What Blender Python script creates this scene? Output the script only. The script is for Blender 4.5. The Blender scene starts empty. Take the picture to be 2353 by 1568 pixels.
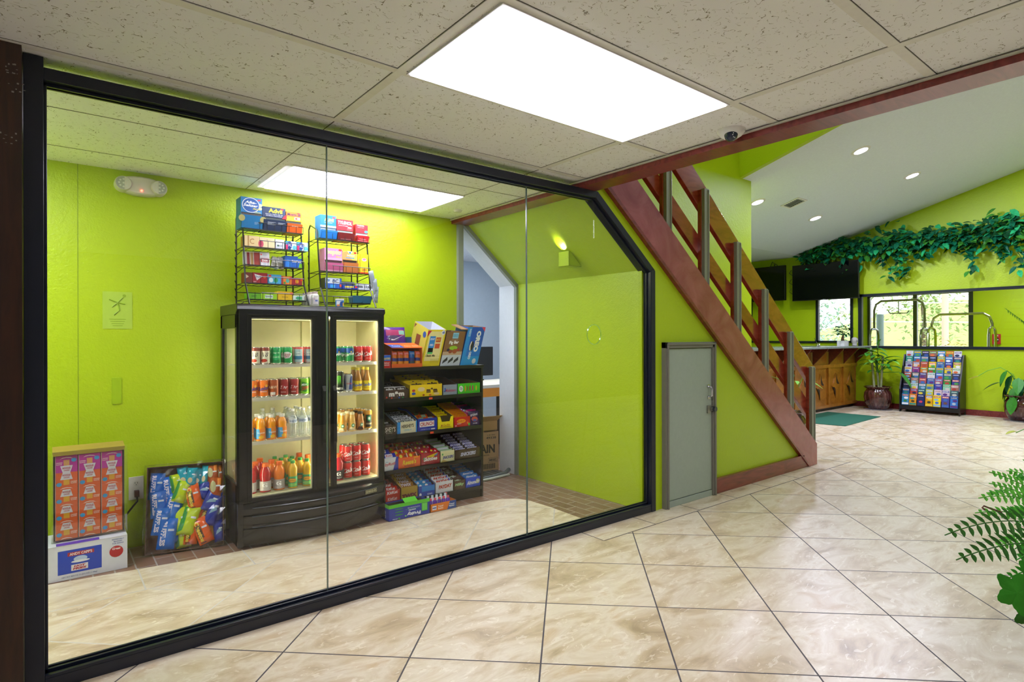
import bpy, bmesh, math, random
from mathutils import Vector, Matrix
PI = math.pi
S = bpy.context.scene
COL = S.collection
random.seed(7)

# ------------------------------------------------------------------ camera
# world: +X runs along the glass front towards the reception, +Y runs from the lobby into the snack room
cam = bpy.data.cameras.new('camera'); cam.sensor_width = 36.0
cam.lens = 36.0 * 1337.5 / 2353.0
cam.shift_y = -6.7 / 2353.0
cam.clip_start = 0.05; cam.clip_end = 400
camo = bpy.data.objects.new('camera', cam); COL.objects.link(camo)
_A = math.atan(1064.5 / 1337.5)
_F = Vector((math.sin(_A), math.cos(_A), 0)); _R = Vector((math.cos(_A), -math.sin(_A), 0)); _U = Vector((0, 0, 1))
_r = 0.0026
_U2 = _U * math.cos(_r) + _R * math.sin(_r); _R2 = _R * math.cos(_r) - _U * math.sin(_r)
camo.matrix_world = Matrix(((_R2.x, _U2.x, -_F.x, 0), (_R2.y, _U2.y, -_F.y, 0), (_R2.z, _U2.z, -_F.z, 1.37), (0, 0, 0, 1)))
S.camera = camo

# ------------------------------------------------------------------ world, exposure
w = bpy.data.worlds.new('sky'); S.world = w; w.use_nodes = True
nt = w.node_tree; nt.nodes.clear()
bg = nt.nodes.new('ShaderNodeBackground'); out = nt.nodes.new('ShaderNodeOutputWorld')
tc = nt.nodes.new('ShaderNodeTexCoord'); sx = nt.nodes.new('ShaderNodeSeparateXYZ'); cr = nt.nodes.new('ShaderNodeValToRGB')
nt.links.new(tc.outputs['Generated'], sx.inputs[0]); nt.links.new(sx.outputs['Z'], cr.inputs[0])
cr.color_ramp.elements[0].position = 0.0; cr.color_ramp.elements[0].color = (0.95, 0.97, 1.0, 1)
cr.color_ramp.elements[1].position = 0.6; cr.color_ramp.elements[1].color = (0.70, 0.84, 1.0, 1)
nt.links.new(cr.outputs[0], bg.inputs[0]); bg.inputs[1].default_value = 2.4
nt.links.new(bg.outputs[0], out.inputs[0])
S.view_settings.view_transform = 'Standard'; S.view_settings.look = 'None'
S.view_settings.exposure = 0.58; S.view_settings.gamma = 1.0; S.view_settings.use_curve_mapping = False
sun = bpy.data.lights.new('sun', 'SUN'); sun.energy = 3.0; sun.angle = 0.02; sun.color = (1, 0.96, 0.88)
suno = bpy.data.objects.new('sun', sun); COL.objects.link(suno); suno.location = (20, 0, 12)
suno.rotation_euler = (math.radians(28), math.radians(-18), 0)   # high behind the building: it lights the hill outside
LAMP_PANEL = 9.5       # radiance of the fluorescent panels
LAMP_DOWN = 38.0       # watts of each recessed downlight
LAMP_FRIDGE = 32.0
try:
    S.cycles.max_bounces = 8; S.cycles.transparent_max_bounces = 12; S.cycles.diffuse_bounces = 4; S.cycles.glossy_bounces = 4
    S.cycles.sample_clamp_indirect = 6.0; S.cycles.caustics_reflective = False; S.cycles.caustics_refractive = False
except Exception: pass

# ------------------------------------------------------------------ materials
def srgb(h):
    h = h.lstrip('#'); c = [int(h[i:i+2], 16) / 255 for i in (0, 2, 4)]
    return tuple((x / 12.92 if x < .04045 else ((x + .055) / 1.055) ** 2.4) for x in c) + (1.0,)
class NT:
    def __init__(s, name):
        s.m = bpy.data.materials.new(name); s.m.use_nodes = True; s.t = s.m.node_tree
        s.b = s.t.nodes['Principled BSDF']
    def n(s, typ, ins=None, **kw):
        nd = s.t.nodes.new(typ)
        for k, v in kw.items(): setattr(nd, k, v)
        for k, v in (ins or {}).items():
            if isinstance(v, bpy.types.NodeSocket): s.t.links.new(v, nd.inputs[k])
            else: nd.inputs[k].default_value = v
        return nd
    def math(s, op, a, b=0.0, c=0.0):
        return s.n('ShaderNodeMath', {0: a, 1: b, 2: c}, operation=op).outputs[0]
    def co(s): return s.n('ShaderNodeTexCoord').outputs['Object']
    def noise(s, vec, scale, detail=3, rough=.5, dist=0.0):
        return s.n('ShaderNodeTexNoise', {'Vector': vec, 'Scale': scale, 'Detail': detail, 'Roughness': rough, 'Distortion': dist}).outputs[0]
    def ramp(s, f, *st):
        r = s.n('ShaderNodeValToRGB', {0: f}); e = r.color_ramp.elements
        while len(e) < len(st): e.new(.5)
        for i, (p, c) in enumerate(st): e[i].position = p; e[i].color = c
        return r.outputs[0]
    def mix(s, f, a, b):
        nd = s.n('ShaderNodeMix', data_type='RGBA')
        for i, v in ((0, f), (6, a), (7, b)):
            if isinstance(v, bpy.types.NodeSocket): s.t.links.new(v, nd.inputs[i])
            else: nd.inputs[i].default_value = v
        return nd.outputs[2]
    def setb(s, **kw):
        for k, v in kw.items():
            k = k.replace('_', ' ')
            if isinstance(v, bpy.types.NodeSocket): s.t.links.new(v, s.b.inputs[k])
            else: s.b.inputs[k].default_value = v
    def bump(s, h, st=.3, d=.01):
        o = s.n('ShaderNodeBump', {'Height': h, 'Strength': st, 'Distance': d}).outputs[0]
        s.t.links.new(o, s.b.inputs['Normal'])
_mc = {}
def col(h, rough=.45, metal=0.0):
    k = (h, rough, metal)
    if k not in _mc:
        t = NT('paint_' + h.strip('#')); t.setb(Base_Color=srgb(h), Roughness=rough, Metallic=metal)
        if metal < .5:
            nz = t.noise(t.co(), 35, 2); c = srgb(h); d = tuple(x * .88 for x in c[:3]) + (1,)
            t.setb(Base_Color=t.mix(nz, d, c))
        _mc[k] = t.m
    return _mc[k]
def emit(name, c, s):
    if name not in _mc:
        t = NT(name); t.setb(Base_Color=(.8, .8, .8, 1), Emission_Color=c, Emission_Strength=s); _mc[name] = t.m
    return _mc[name]
def clear(name, tint, f0=.04, rough=0.0, fac=None):
    "thin clear sheet: straight-through light plus a Schlick reflection"
    if name in _mc: return _mc[name]
    t = NT(name); t.t.nodes.remove(t.b); o = t.t.nodes['Material Output']
    g = t.n('ShaderNodeNewGeometry')
    d = t.n('ShaderNodeVectorMath', {0: g.outputs['Normal'], 1: g.outputs['Incoming']}, operation='DOT_PRODUCT').outputs['Value']
    k = t.math('POWER', t.math('SUBTRACT', 1.0, t.math('ABSOLUTE', d)), 5.0)
    fr = t.math('ADD', t.math('MULTIPLY', k, 1 - f0), f0)
    tr = t.n('ShaderNodeBsdfTransparent', {'Color': tint}); gl = t.n('ShaderNodeBsdfGlossy', {'Color': (1, 1, 1, 1), 'Roughness': rough})
    mx = t.n('ShaderNodeMixShader', {0: fr, 1: tr.outputs[0], 2: gl.outputs[0]})
    if fac is not None:
        df = t.n('ShaderNodeBsdfPrincipled', {'Base Color': fac[0], 'Roughness': .15})
        mx = t.n('ShaderNodeMixShader', {0: fac[1], 1: mx.outputs[0], 2: df.outputs[0]})
    t.t.links.new(mx.outputs[0], o.inputs[0]); _mc[name] = t.m; return t.m

def lime_mat():
    t = NT('lime_wall_paint'); co = t.co()
    n1 = t.noise(co, 1.3, 3); n2 = t.noise(co, 110, 3, .6); n3 = t.noise(co, 38, 2)
    t.setb(Base_Color=t.mix(n1, srgb('#a9c60a'), srgb('#b4ce14')), Roughness=.38)
    t.bump(t.math('ADD', n2, n3), .35, .006); return t.m
def ceil_mat():
    t = NT('fissured_ceiling_tile'); co = t.co()
    a = t.noise(co, 34, 1, .4, .5); b = t.noise(co, 48, 1)
    line = t.math('LESS_THAN', t.math('ABSOLUTE', t.math('SUBTRACT', a, .5)), .011)
    m = t.math('GREATER_THAN', b, .56); k = t.math('MULTIPLY', line, m)
    g = t.noise(co, 1.5, 2)
    base = t.mix(g, srgb('#f2f5ff'), srgb('#fafcff'))
    t.setb(Base_Color=t.mix(k, base, srgb('#8e8c84')), Roughness=.85)
    t.bump(t.math('MULTIPLY', k, -1.0), .4, .004); return t.m
def wood_mat(name, c1, c2, rough=.22, axis=(1, 6, 6), sc=3.0, coat=.4):
    t = NT(name); co = t.co(); mp = t.n('ShaderNodeMapping', {'Vector': co, 'Scale': axis}).outputs[0]
    n = t.noise(mp, sc, 5, .6, 1.5)
    t.setb(Base_Color=t.ramp(n, (.3, srgb(c1)), (.7, srgb(c2))), Roughness=rough, Coat_Weight=coat, Coat_Roughness=.15)
    t.bump(n, .06, .004); return t.m
def stone(t, co):
    mp = t.n('ShaderNodeMapping', {'Vector': co, 'Scale': (1, 2.3, 1), 'Rotation': (0, 0, .7)}).outputs[0]
    n = t.noise(mp, 2.6, 8, .62, .8); n2 = t.noise(mp, 11, 6, .65, 1.2)
    c = t.ramp(n, (.28, srgb('#a08a6c')), (.42, srgb('#c6b190')), (.56, srgb('#dccfb8')), (.7, srgb('#c4a880')))
    return t.mix(t.math('MULTIPLY', t.math('GREATER_THAN', n2, .60), .5), c, srgb('#efe6d4')), n2
def diag_mat(name, grout, base_mul=1.0):
    "half-metre stone tile laid on the diagonal"
    t = NT(name); co = t.co()
    ux, uy, vx, vy, ox, oy = .4091, -.3857, .3901, .4013, 1.6168, 1.843
    D = ux * vy - vx * uy
    p = t.n('ShaderNodeVectorMath', {0: co, 1: (-ox, -oy, 0)}, operation='ADD').outputs[0]
    s = t.n('ShaderNodeVectorMath', {0: p, 1: (vy / D, -vx / D, 0)}, operation='DOT_PRODUCT').outputs['Value']
    q = t.n('ShaderNodeVectorMath', {0: p, 1: (-uy / D, ux / D, 0)}, operation='DOT_PRODUCT').outputs['Value']
    def dist(a):
        f = t.math('FRACT', a); return t.math('MINIMUM', f, t.math('SUBTRACT', 1.0, f))
    g = t.math('LESS_THAN', t.math('MINIMUM', dist(s), dist(q)), .0065)
    idv = t.n('ShaderNodeCombineXYZ', {0: t.math('FLOOR', s), 1: t.math('FLOOR', q)}).outputs[0]
    wn = t.n('ShaderNodeTexWhiteNoise', {'Vector': idv}).outputs['Color']
    off = t.n('ShaderNodeVectorMath', {0: wn, 3: 9.0}, operation='SCALE')
    off.inputs['Scale'].default_value = 9.0
    co2 = t.n('ShaderNodeVectorMath', {0: co, 1: off.outputs[0]}, operation='ADD').outputs[0]
    c, n2 = stone(t, co2)
    wv = t.n('ShaderNodeTexWhiteNoise', {'Vector': idv}).outputs['Value']
    c = t.mix(t.math('MULTIPLY', wv, .22), c, srgb('#bba78c'))
    t.setb(Base_Color=t.mix(g, c, srgb(grout)), Roughness=t.math('ADD', t.math('MULTIPLY', g, .5), .34), Specular_IOR_Level=.7)
    t.bump(t.math('ADD', t.math('MULTIPLY', g, -1.0), t.math('MULTIPLY', n2, .06)), .25, .003); return t.m
def border_mat():
    t = NT('stone_border_tile'); c, n2 = stone(t, t.co()); t.setb(Base_Color=c, Roughness=.28, Specular_IOR_Level=.55)
    t.bump(n2, .02, .003); return t.m
def paver_mat():
    t = NT('brown_brick_paver'); co = t.co()
    mp = t.n('ShaderNodeMapping', {'Vector': co, 'Rotation': (0, 0, PI / 2), 'Location': (.02, .013, 0)}).outputs[0]
    b = t.n('ShaderNodeTexBrick', {'Vector': mp, 'Color1': srgb('#6b4637'), 'Color2': srgb('#85604c'), 'Mortar': srgb('#a8a7a6'), 'Scale': 1.0, 'Mortar Size': .004, 'Mortar Smooth': .1, 'Brick Width': .21, 'Row Height': .105})
    n = t.noise(co, 14, 5); t.setb(Base_Color=t.mix(t.math('MULTIPLY', n, .5), b.outputs[0], srgb('#8f7462')), Roughness=.35)
    t.bump(b.outputs[1], -.3, .003); return t.m

LIME = lime_mat(); CEIL = ceil_mat()
FLOOR = diag_mat('diagonal_stone_tile', '#4b4548'); FLOOR_IN = diag_mat('diagonal_stone_tile_light_joints', '#c9c3bd')
BORDER = border_mat(); PAVER = paver_mat()
GROUT = col('#4b4548', .8); GROUT_L = col('#c9c3bd', .7)
BEAM = wood_mat('red_stained_beam', '#64161a', '#8f3433', .28)
STRINGER = wood_mat('red_purple_stringer', '#8c3844', '#ac5a62', .25, (2, 2, 2), 1.6)
RAIL = wood_mat('glossy_orange_brown_rail', '#7e2216', '#a3432c', .14, (1.2, 2, 4), 2.0, .8)
DESKW = wood_mat('honey_oak_desk', '#8a5412', '#b87a2a', .3, (1, 8, 1.5), 4.0, .3)
DARKW = wood_mat('dark_brown_wood', '#23110a', '#3d2010', .3, (6, 6, .6), 4.0, .3)
CORBEL = wood_mat('red_brown_corbel', '#4c1d16', '#6d3020', .25)
BLACKFRAME = col('#161c2b', .3); BLACK = col('#0c0d10', .3); CHAR = col('#1d1f22', .3)
SHELFB = col('#15120f', .35)
WHITE = col('#e8e8e6', .5); OFFW = col('#d9d6cb', .45); METAL = col('#9c9a90', .35, .8); CHROME = col('#c8c8cc', .15, 1.0)
STEELP = col('#8f9184', .35); DOORG = col('#a3b0a4', .5); DOORF = col('#7c7a70', .45)
KRAFT = col('#9a7650', .8); KRAFTD = col('#6e5340', .85); CREAM = col('#ded9a8', .4)
LOBBYC = col('#e2ecf8', .7); GREYBLUE = col('#b4c3d2', .6); WHITEW = col('#eef1f6', .55)
GREYW = col('#96958a', .7)
GLASS = clear('clear_pane', (.985, .99, .982, 1), .025); GLASSN = clear('clear_fridge_glass', (.985, .99, .98, 1), .02)
WRAP = clear('clear_plastic_wrap', (.985, .99, 1, 1), .055, .04)
PETC = clear('clear_plastic_bottle', (.93, .96, .97, 1), .08, .05, ((.9, .95, 1, 1), .12))

# ------------------------------------------------------------------ mesh building
_tx = {}
def glyphs(s, bold=.012, slant=0.0):
    k = (s, bold, slant)
    if k not in _tx:
        cu = bpy.data.curves.new('t', 'FONT'); cu.body = s; cu.resolution_u = 2; cu.offset = bold; cu.shear = slant; cu.align_x = 'LEFT'
        o = bpy.data.objects.new('t', cu); COL.objects.link(o)
        dg = bpy.context.evaluated_depsgraph_get(); me = bpy.data.meshes.new_from_object(o.evaluated_get(dg))
        vs = [(v.co.x, v.co.y) for v in me.vertices]; fs = [tuple(p.vertices) for p in me.polygons]
        bpy.data.objects.remove(o); bpy.data.curves.remove(cu); bpy.data.meshes.remove(me)
        if vs:
            x0 = min(v[0] for v in vs); x1 = max(v[0] for v in vs); y0 = min(v[1] for v in vs); y1 = max(v[1] for v in vs)
            vs = [((a - x0) / max(x1 - x0, 1e-6), (b - y0) / max(y1 - y0, 1e-6)) for a, b in vs]
        _tx[k] = (vs, fs)
    return _tx[k]
def T(x=0, y=0, z=0, rx=0, ry=0, rz=0):
    return Matrix.Translation((x, y, z)) @ Matrix.Rotation(rz, 4, 'Z') @ Matrix.Rotation(ry, 4, 'Y') @ Matrix.Rotation(rx, 4, 'X')
class MB:
    def __init__(s): s.v = []; s.f = []; s.i = []; s.mats = []; s.M = None; s.layer = 0
    def mi(s, m):
        if isinstance(m, str): m = col(m)
        if m not in s.mats: s.mats.append(m)
        return s.mats.index(m)
    def add(s, vs, fs, m):
        n = len(s.v); M = s.M
        s.v += [tuple(M @ Vector(p)) if M is not None else tuple(p) for p in vs]
        if isinstance(m, (list, tuple)):
            for f, mm in zip(fs, m): s.f.append(tuple(a + n for a in f)); s.i.append(s.mi(mm))
        else:
            k = s.mi(m)
            for f in fs: s.f.append(tuple(a + n for a in f)); s.i.append(k)
        return s
    def box(s, x0, y0, z0, x1, y1, z1, m):
        x0, x1 = sorted((x0, x1)); y0, y1 = sorted((y0, y1)); z0, z1 = sorted((z0, z1))
        return s.add([(x0, y0, z0), (x1, y0, z0), (x1, y1, z0), (x0, y1, z0), (x0, y0, z1), (x1, y0, z1), (x1, y1, z1), (x0, y1, z1)],
                     [(0, 3, 2, 1), (4, 5, 6, 7), (0, 1, 5, 4), (1, 2, 6, 5), (2, 3, 7, 6), (3, 0, 4, 7)], m)
    def prism(s, poly, ax, a, b, m):
        "extrude a 2-D outline along axis ax ('x': (y,z), 'y': (x,z), 'z': (x,y))"
        n = len(poly)
        def P(p, t): return {'x': (t, p[0], p[1]), 'y': (p[0], t, p[1]), 'z': (p[0], p[1], t)}[ax]
        vs = [P(p, a) for p in poly] + [P(p, b) for p in poly]
        fs = [tuple(range(n))[::-1], tuple(range(n, 2 * n))] + [(i, (i + 1) % n, n + (i + 1) % n, n + i) for i in range(n)]
        return s.add(vs, fs, m)
    def tube(s, pts, r, m, n=8, cap=True, rs=None):
        pts = [Vector(p) for p in pts]; vs = []; fs = []; k = len(pts)
        up = None
        for i, p in enumerate(pts):
            d = (pts[min(i + 1, k - 1)] - pts[max(i - 1, 0)]).normalized()
            if up is None:
                up = Vector((0, 0, 1)) if abs(d.z) < .9 else Vector((1, 0, 0))
            a = d.cross(up)
            if a.length < 1e-4: a = d.cross(Vector((0, 1, 0)))
            a.normalize(); b = a.cross(d).normalized(); up = b
            rr = rs[i] if rs else r
            for j in range(n):
                t = 2 * PI * j / n; vs.append(p + a * math.cos(t) * rr + b * math.sin(t) * rr)
        for i in range(k - 1):
            for j in range(n): fs.append((i * n + j, i * n + (j + 1) % n, (i + 1) * n + (j + 1) % n, (i + 1) * n + j))
        if cap: fs += [tuple(range(n))[::-1], tuple(range((k - 1) * n, k * n))]
        return s.add(vs, fs, m)
    def lathe(s, prof, m, n=16, c=(0, 0, 0), ms=None):
        vs = []; fs = []; mm = []
        for r, z in prof:
            for j in range(n):
                t = 2 * PI * j / n; vs.append((c[0] + r * math.cos(t), c[1] + r * math.sin(t), c[2] + z))
        for i in range(len(prof) - 1):
            for j in range(n):
                fs.append((i * n + j, i * n + (j + 1) % n, (i + 1) * n + (j + 1) % n, (i + 1) * n + j)); mm.append(ms[i] if ms else m)
        if prof[0][0] > 1e-5: fs.append(tuple(range(n))[::-1]); mm.append(ms[0] if ms else m)
        if prof[-1][0] > 1e-5: fs.append(tuple(range((len(prof) - 1) * n, len(prof) * n))); mm.append(ms[-1] if ms else m)
        return s.add(vs, fs, mm)
    def disc(s, c, r, m, nrm=(0, 0, 1), n=20, ry=None):
        z = Vector(nrm).normalized(); a = z.orthogonal().normalized(); b = z.cross(a); c = Vector(c)
        return s.add([c + a * math.cos(2 * PI * j / n) * r + b * math.sin(2 * PI * j / n) * (ry or r) for j in range(n)], [tuple(range(n))], m)
    # prints laid on a surface: surf(u, v, off) -> point, u and v in 0..1
    def prt(s, surf, items):
        for it in items:
            s.layer += 1; off = .0004 + .00012 * (s.layer % 12)
            k = it[0]; cx, cz, w_, h_, c = it[1:6]
            if getattr(surf, 'curved', False) and k in 'rep':
                pl = {'r': [(0, 0), (1, 0), (1, 1), (0, 1)], 'e': [(.5 + .5 * math.cos(PI * j / 8), .5 + .5 * math.sin(PI * j / 8)) for j in range(16)]}.get(k) or it[6]
                nu, nv = 8, 4; us = [p_[0] for p_ in pl]; u0, u1 = min(us), max(us); vs = []
                for i in range(nu + 1):
                    u = u0 + (u1 - u0) * (.002 + .996 * i / nu); hits = []
                    for j in range(len(pl)):
                        (xa, ya), (xb, yb) = pl[j], pl[(j + 1) % len(pl)]
                        if (xa - u) * (xb - u) <= 0 and abs(xa - xb) > 1e-9: hits.append(ya + (yb - ya) * (u - xa) / (xb - xa))
                    lo, hi = (min(hits), max(hits)) if hits else (.5, .5)
                    for j in range(nv + 1): vs.append(surf(cx + (u - .5) * w_, cz + (lo + (hi - lo) * j / nv - .5) * h_, off))
                s.add(vs, [(i * (nv + 1) + j, (i + 1) * (nv + 1) + j, (i + 1) * (nv + 1) + j + 1, i * (nv + 1) + j + 1) for i in range(nu) for j in range(nv)], c)
            elif k == 'r':
                s.add([surf(cx + a * w_, cz + b * h_, off) for a, b in ((-.5, -.5), (.5, -.5), (.5, .5), (-.5, .5))], [(0, 1, 2, 3)], c)
            elif k == 'e':
                s.add([surf(cx + w_ / 2 * math.cos(2 * PI * j / 20), cz + h_ / 2 * math.sin(2 * PI * j / 20), off) for j in range(20)], [tuple(range(20))], c)
            elif k == 'p':      # polygon: points relative to the box (cx,cz,w,h)
                s.add([surf(cx + (a - .5) * w_, cz + (b - .5) * h_, off) for a, b in it[6]], [tuple(range(len(it[6])))], c)
            elif k == 't':
                sl = it[7] if len(it) > 7 else 0.0; rot = it[8] if len(it) > 8 else 0.0; bold = it[9] if len(it) > 9 else .015
                vs, fs = glyphs(it[6], bold, sl)
                ca, sa = math.cos(rot), math.sin(rot); q = []
                for a, b in vs:
                    if rot == 0: u, v = cx + (a - .5) * w_, cz + (b - .5) * h_
                    elif rot < -1.4: u, v = cx + (b - .5) * w_, cz - (a - .5) * h_      # reads downwards
                    elif rot > 3: u, v = cx - (a - .5) * w_, cz - (b - .5) * h_          # upside down
                    else: u, v = cx + (a - .5) * w_, cz + (b - .5) * h_ + (a - .5) * w_ * math.tan(rot)
                    q.append(surf(u, v, off))
                s.add(q, fs, c)
        return s
    def build(s, name, parent=None, smooth=False, bev=0, sub=0):
        me = bpy.data.meshes.new(name); me.from_pydata(s.v, [], s.f)
        for m in s.mats: me.materials.append(m)
        me.polygons.foreach_set('material_index', s.i)
        if smooth:
            me.polygons.foreach_set('use_smooth', [True] * len(me.polygons))
        me.update()
        o = bpy.data.objects.new(name, me); COL.objects.link(o)
        if smooth:
            try: me.set_sharp_from_angle(angle=math.radians(40))
            except Exception: pass
        if bev:
            b = o.modifiers.new('bevel', 'BEVEL'); b.width = bev; b.segments = 2; b.limit_method = 'ANGLE'
        if parent is not None: o.parent = parent
        return o
def flat(o, ux, uz, W, H, M=None):
    o = Vector(o); ux = Vector(ux).normalized(); uz = Vector(uz).normalized(); n = ux.cross(uz)
    def f(u, v, off): return tuple(o + ux * (u * W) + uz * (v * H) + n * off)
    return f
def front(W, H, y=0.0, x=0.0, z=0.0, lean=0.0):
    "front face of a carton standing at the origin, facing -Y"
    return lambda u, v, off: (x + u * W + lean * v * H, y - off, z + v * H)
def cylsurf(r, z0, H, a0=-1.85, span=2.4):
    f = lambda u, v, off: ((r + off) * math.cos(a0 + (u - .5) * span), (r + off) * math.sin(a0 + (u - .5) * span), z0 + v * H)
    f.curved = True; return f
def tag(o, label=None, cat=None, group=None, kind=None):
    if label: o['label'] = label
    if cat: o['category'] = cat
    if group: o['group'] = group
    if kind: o['kind'] = kind
    return o
def thing(name, label, cat, loc=(0, 0, 0), rz=0.0, group=None, kind=None, rx=0.0, ry=0.0):
    o = bpy.data.objects.new(name, None); COL.objects.link(o); o.empty_display_size = .05
    o.location = loc; o.rotation_euler = (rx, ry, rz)
    return tag(o, label, cat, group, kind)
def place(o, loc, rz=0.0, rx=0.0, ry=0.0):
    o.location = loc; o.rotation_euler = (rx, ry, rz); return o
def dup(root, loc, rz=None, label=None, group=None, rot=None):
    r = root.copy(); COL.objects.link(r); r.location = loc
    if rz is not None: r.rotation_euler = (0, 0, rz)
    if rot is not None: r.rotation_euler = rot
    if label: r['label'] = label
    if group: r['group'] = group
    for ch in root.children:
        c = ch.copy(); COL.objects.link(c); c.parent = r
        for g in ch.children:
            d = g.copy(); COL.objects.link(d); d.parent = c
    return r
def struct(mb, name, parent=None, **kw):
    o = mb.build(name, parent, **kw)
    if parent is None: o['kind'] = 'structure'
    return o
# ================================================================== SETTING
CEILZ = 2.47
# floors
mb = MB()
mb.box(-3, -3.2, -.1, 2.93, 2.90, 0, FLOOR); mb.box(2.93, -3.2, -.1, 6.89, 2.69, 0, FLOOR); mb.box(6.89, -3.2, -.1, 18.5, 8.2, 0, FLOOR)
mb.box(2.93, 2.69, -.1, 6.89, 3.0, 0, BORDER)
mb.box(3.7, 3.0, -.1, 6.89, 4.4, 0, FLOOR)
mb.box(2.93, 2.685, -.05, 6.89, 2.692, .0006, GROUT)
for i in range(8): mb.box(2.927 + .555 * i, 2.69, -.05, 2.933 + .555 * i, 2.92 if i < 7 else 2.97, .0006, GROUT)
struct(mb, 'floor')
mb = MB()
mb.box(-1.5, 2.9, -.1, 3.75, 5.0, -.001, PAVER)
struct(mb, 'floor_snack_room')
mb = MB()
apron = [(-1.5, 2.95), (3.15, 2.95), (3.175, 3.5), (3.16, 3.75), (3.11, 3.87), (3.0, 3.94), (2.8, 3.972), (1.83, 3.972), (.96, 4.03), (.46, 4.09), (0, 4.15), (-1.5, 4.2)]
lower = [(-1.5, 2.95), (3.15, 2.95), (3.175, 3.5), (3.165, 3.735), (-1.5, 3.735)]
upper = [(-1.5, 3.735), (3.165, 3.735), (3.15, 3.78), (3.11, 3.87), (3.0, 3.94), (2.8, 3.972), (1.83, 3.972), (.96, 4.03), (.46, 4.09), (0, 4.15), (-1.5, 4.2)]
mb.prism(lower, 'z', -.02, .001, FLOOR_IN); mb.prism(upper, 'z', -.02, .001, BORDER)
mb.box(-1.5, 3.731, 0, 3.165, 3.739, .0016, GROUT_L)
for i, x in enumerate((-.15, .412, .978, 1.535, 2.1, 2.65)): mb.box(x - .004, 3.735, 0, x + .004, 4.14 - .17 * min(1, max(0, x / 1.8)), .0016, GROUT_L)
struct(mb, 'floor_tile_apron')

# low suspended ceiling with its grid
mb = MB()
mb.box(-3, -3.2, CEILZ, 2.91, 4.7, CEILZ + .06, CEIL)
GW = col('#f0f0ee', .5); GD = col('#55554e', .8)  # GD also paints the thin shadow line along one side of each runner
for y in (-2.55, -1.875, -1.203, -.53, .143, .815, 1.487, 2.16, 2.835):
    mb.box(-3, y - .019, CEILZ - .004, 2.91, y + .019, CEILZ + .01, GW); mb.box(-3, y - .0215, CEILZ - .0012, 2.91, y - .0185, CEILZ + .01, GD)
for x in (-1.614, -.241, 1.132, 2.505):
    mb.box(x - .019, -3.2, CEILZ - .0045, x + .019, 2.835, CEILZ + .01, GW); mb.box(x - .0215, -3.2, CEILZ - .0012, x - .0185, 2.83, CEILZ + .01, GD)
    mb.box(x - .0015, 2.85, CEILZ - .002, x + .0015, 4.55, CEILZ + .01, GD)
for y in (3.505,): mb.box(-1.5, y - .0015, CEILZ - .002, 2.91, y + .0015, CEILZ + .01, GD)
mb.box(-1.5, 4.19, CEILZ - .002, 1.132, 4.193, CEILZ + .01, GD)
struct(mb, 'ceiling')

# snack room walls
mb = MB(); mb.box(-1.5, 4.55, 0, 2.975, 4.8, CEILZ + .05, LIME); mb.box(.1425, 4.549, 0, .1455, 4.551, CEILZ, col('#6f8a10', .6))
struct(mb, 'wall_back')
mb = MB(); mb.box(-1.5, 2.9, 0, -1.4, 4.6, CEILZ, LIME); struct(mb, 'wall_left')
mb = MB()
mb.box(3.68, 2.97, 0, 3.76, 4.55, 1.905, LIME); struct(mb, 'wall_right')
mb = MB()
mb.prism([(3.075, 2.43), (3.68, 1.905), (3.76, 1.905), (3.76, 1.96), (3.16, 2.48), (3.075, 2.48)], 'y', 3.0, 4.55, LIME)
struct(mb, 'wall_soffit')
# white office seen through the doorway
mb = MB()
mb.box(3.66, 4.55, 0, 3.9, 4.81, 1.9, WHITEW)
mb.prism([(3.0, 2.47), (3.66, 1.9), (3.9, 1.9), (3.9, 2.6), (3.0, 2.6)], 'y', 4.55, 4.81, WHITEW)
mb.box(2.9, 7.1, 0, 7.0, 7.2, 2.6, GREYBLUE); mb.box(6.9, 4.81, 0, 7.0, 7.1, 2.6, GREYBLUE); mb.box(3.9, 4.78, 0, 7.0, 4.81, 2.6, GREYBLUE)
mb.box(2.8, 4.8, 0, 2.975, 7.2, 2.6, GREYBLUE)
struct(mb, 'wall_office')
mb = MB(); mb.box(2.8, 4.8, 2.5, 7.0, 7.2, 2.56, CEIL)
struct(mb, 'ceiling_office')
mb = MB(); mb.box(2.8, 4.6, -.1, 7.0, 7.2, -.002, PAVER); struct(mb, 'floor_office')
TRIMG = col('#8d9486', .4)
mb = MB(); mb.box(2.965, 4.515, 0, 3.02, 4.80, 2.43, TRIMG)
mb.prism([(3.02, 2.43), (3.66, 1.875), (3.69, 1.905), (3.05, 2.46)], 'y', 4.52, 4.56, TRIMG); mb.box(3.655, 4.52, 0, 3.69, 4.56, 1.9, TRIMG)
struct(mb, 'door_1')

# main beam
mb = MB(); mb.box(2.91, -3.2, 2.424, 3.075, 4.64, 2.60, BEAM); mb.box(2.895, -3.2, 2.455, 2.91, 4.6, 2.463, col('#d8d6d0', .5))
struct(mb, 'trim_1')

# stair wall: lime, runs in the plane of the glass
mb = MB()
mb.prism([(3.06, 2.424), (3.10, 2.427), (3.751, 1.905), (3.751, 0), (6.33, 0), (3.2, 2.47), (3.06, 2.47)], 'y', 2.9, 3.0, LIME)
struct(mb, 'wall_under_stair')
mb = MB(); mb.box(4.556, 2.872, 0, 6.31, 2.9, .125, BEAM); mb.box(4.556, 2.868, .118, 6.2, 2.9, .133, BEAM); struct(mb, 'baseboard_stair')
mb = MB(); mb.box(3.77, 4.3, 0, 7.72, 4.42, 6.2, LIME); struct(mb, 'wall_behind_stair')

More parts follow.
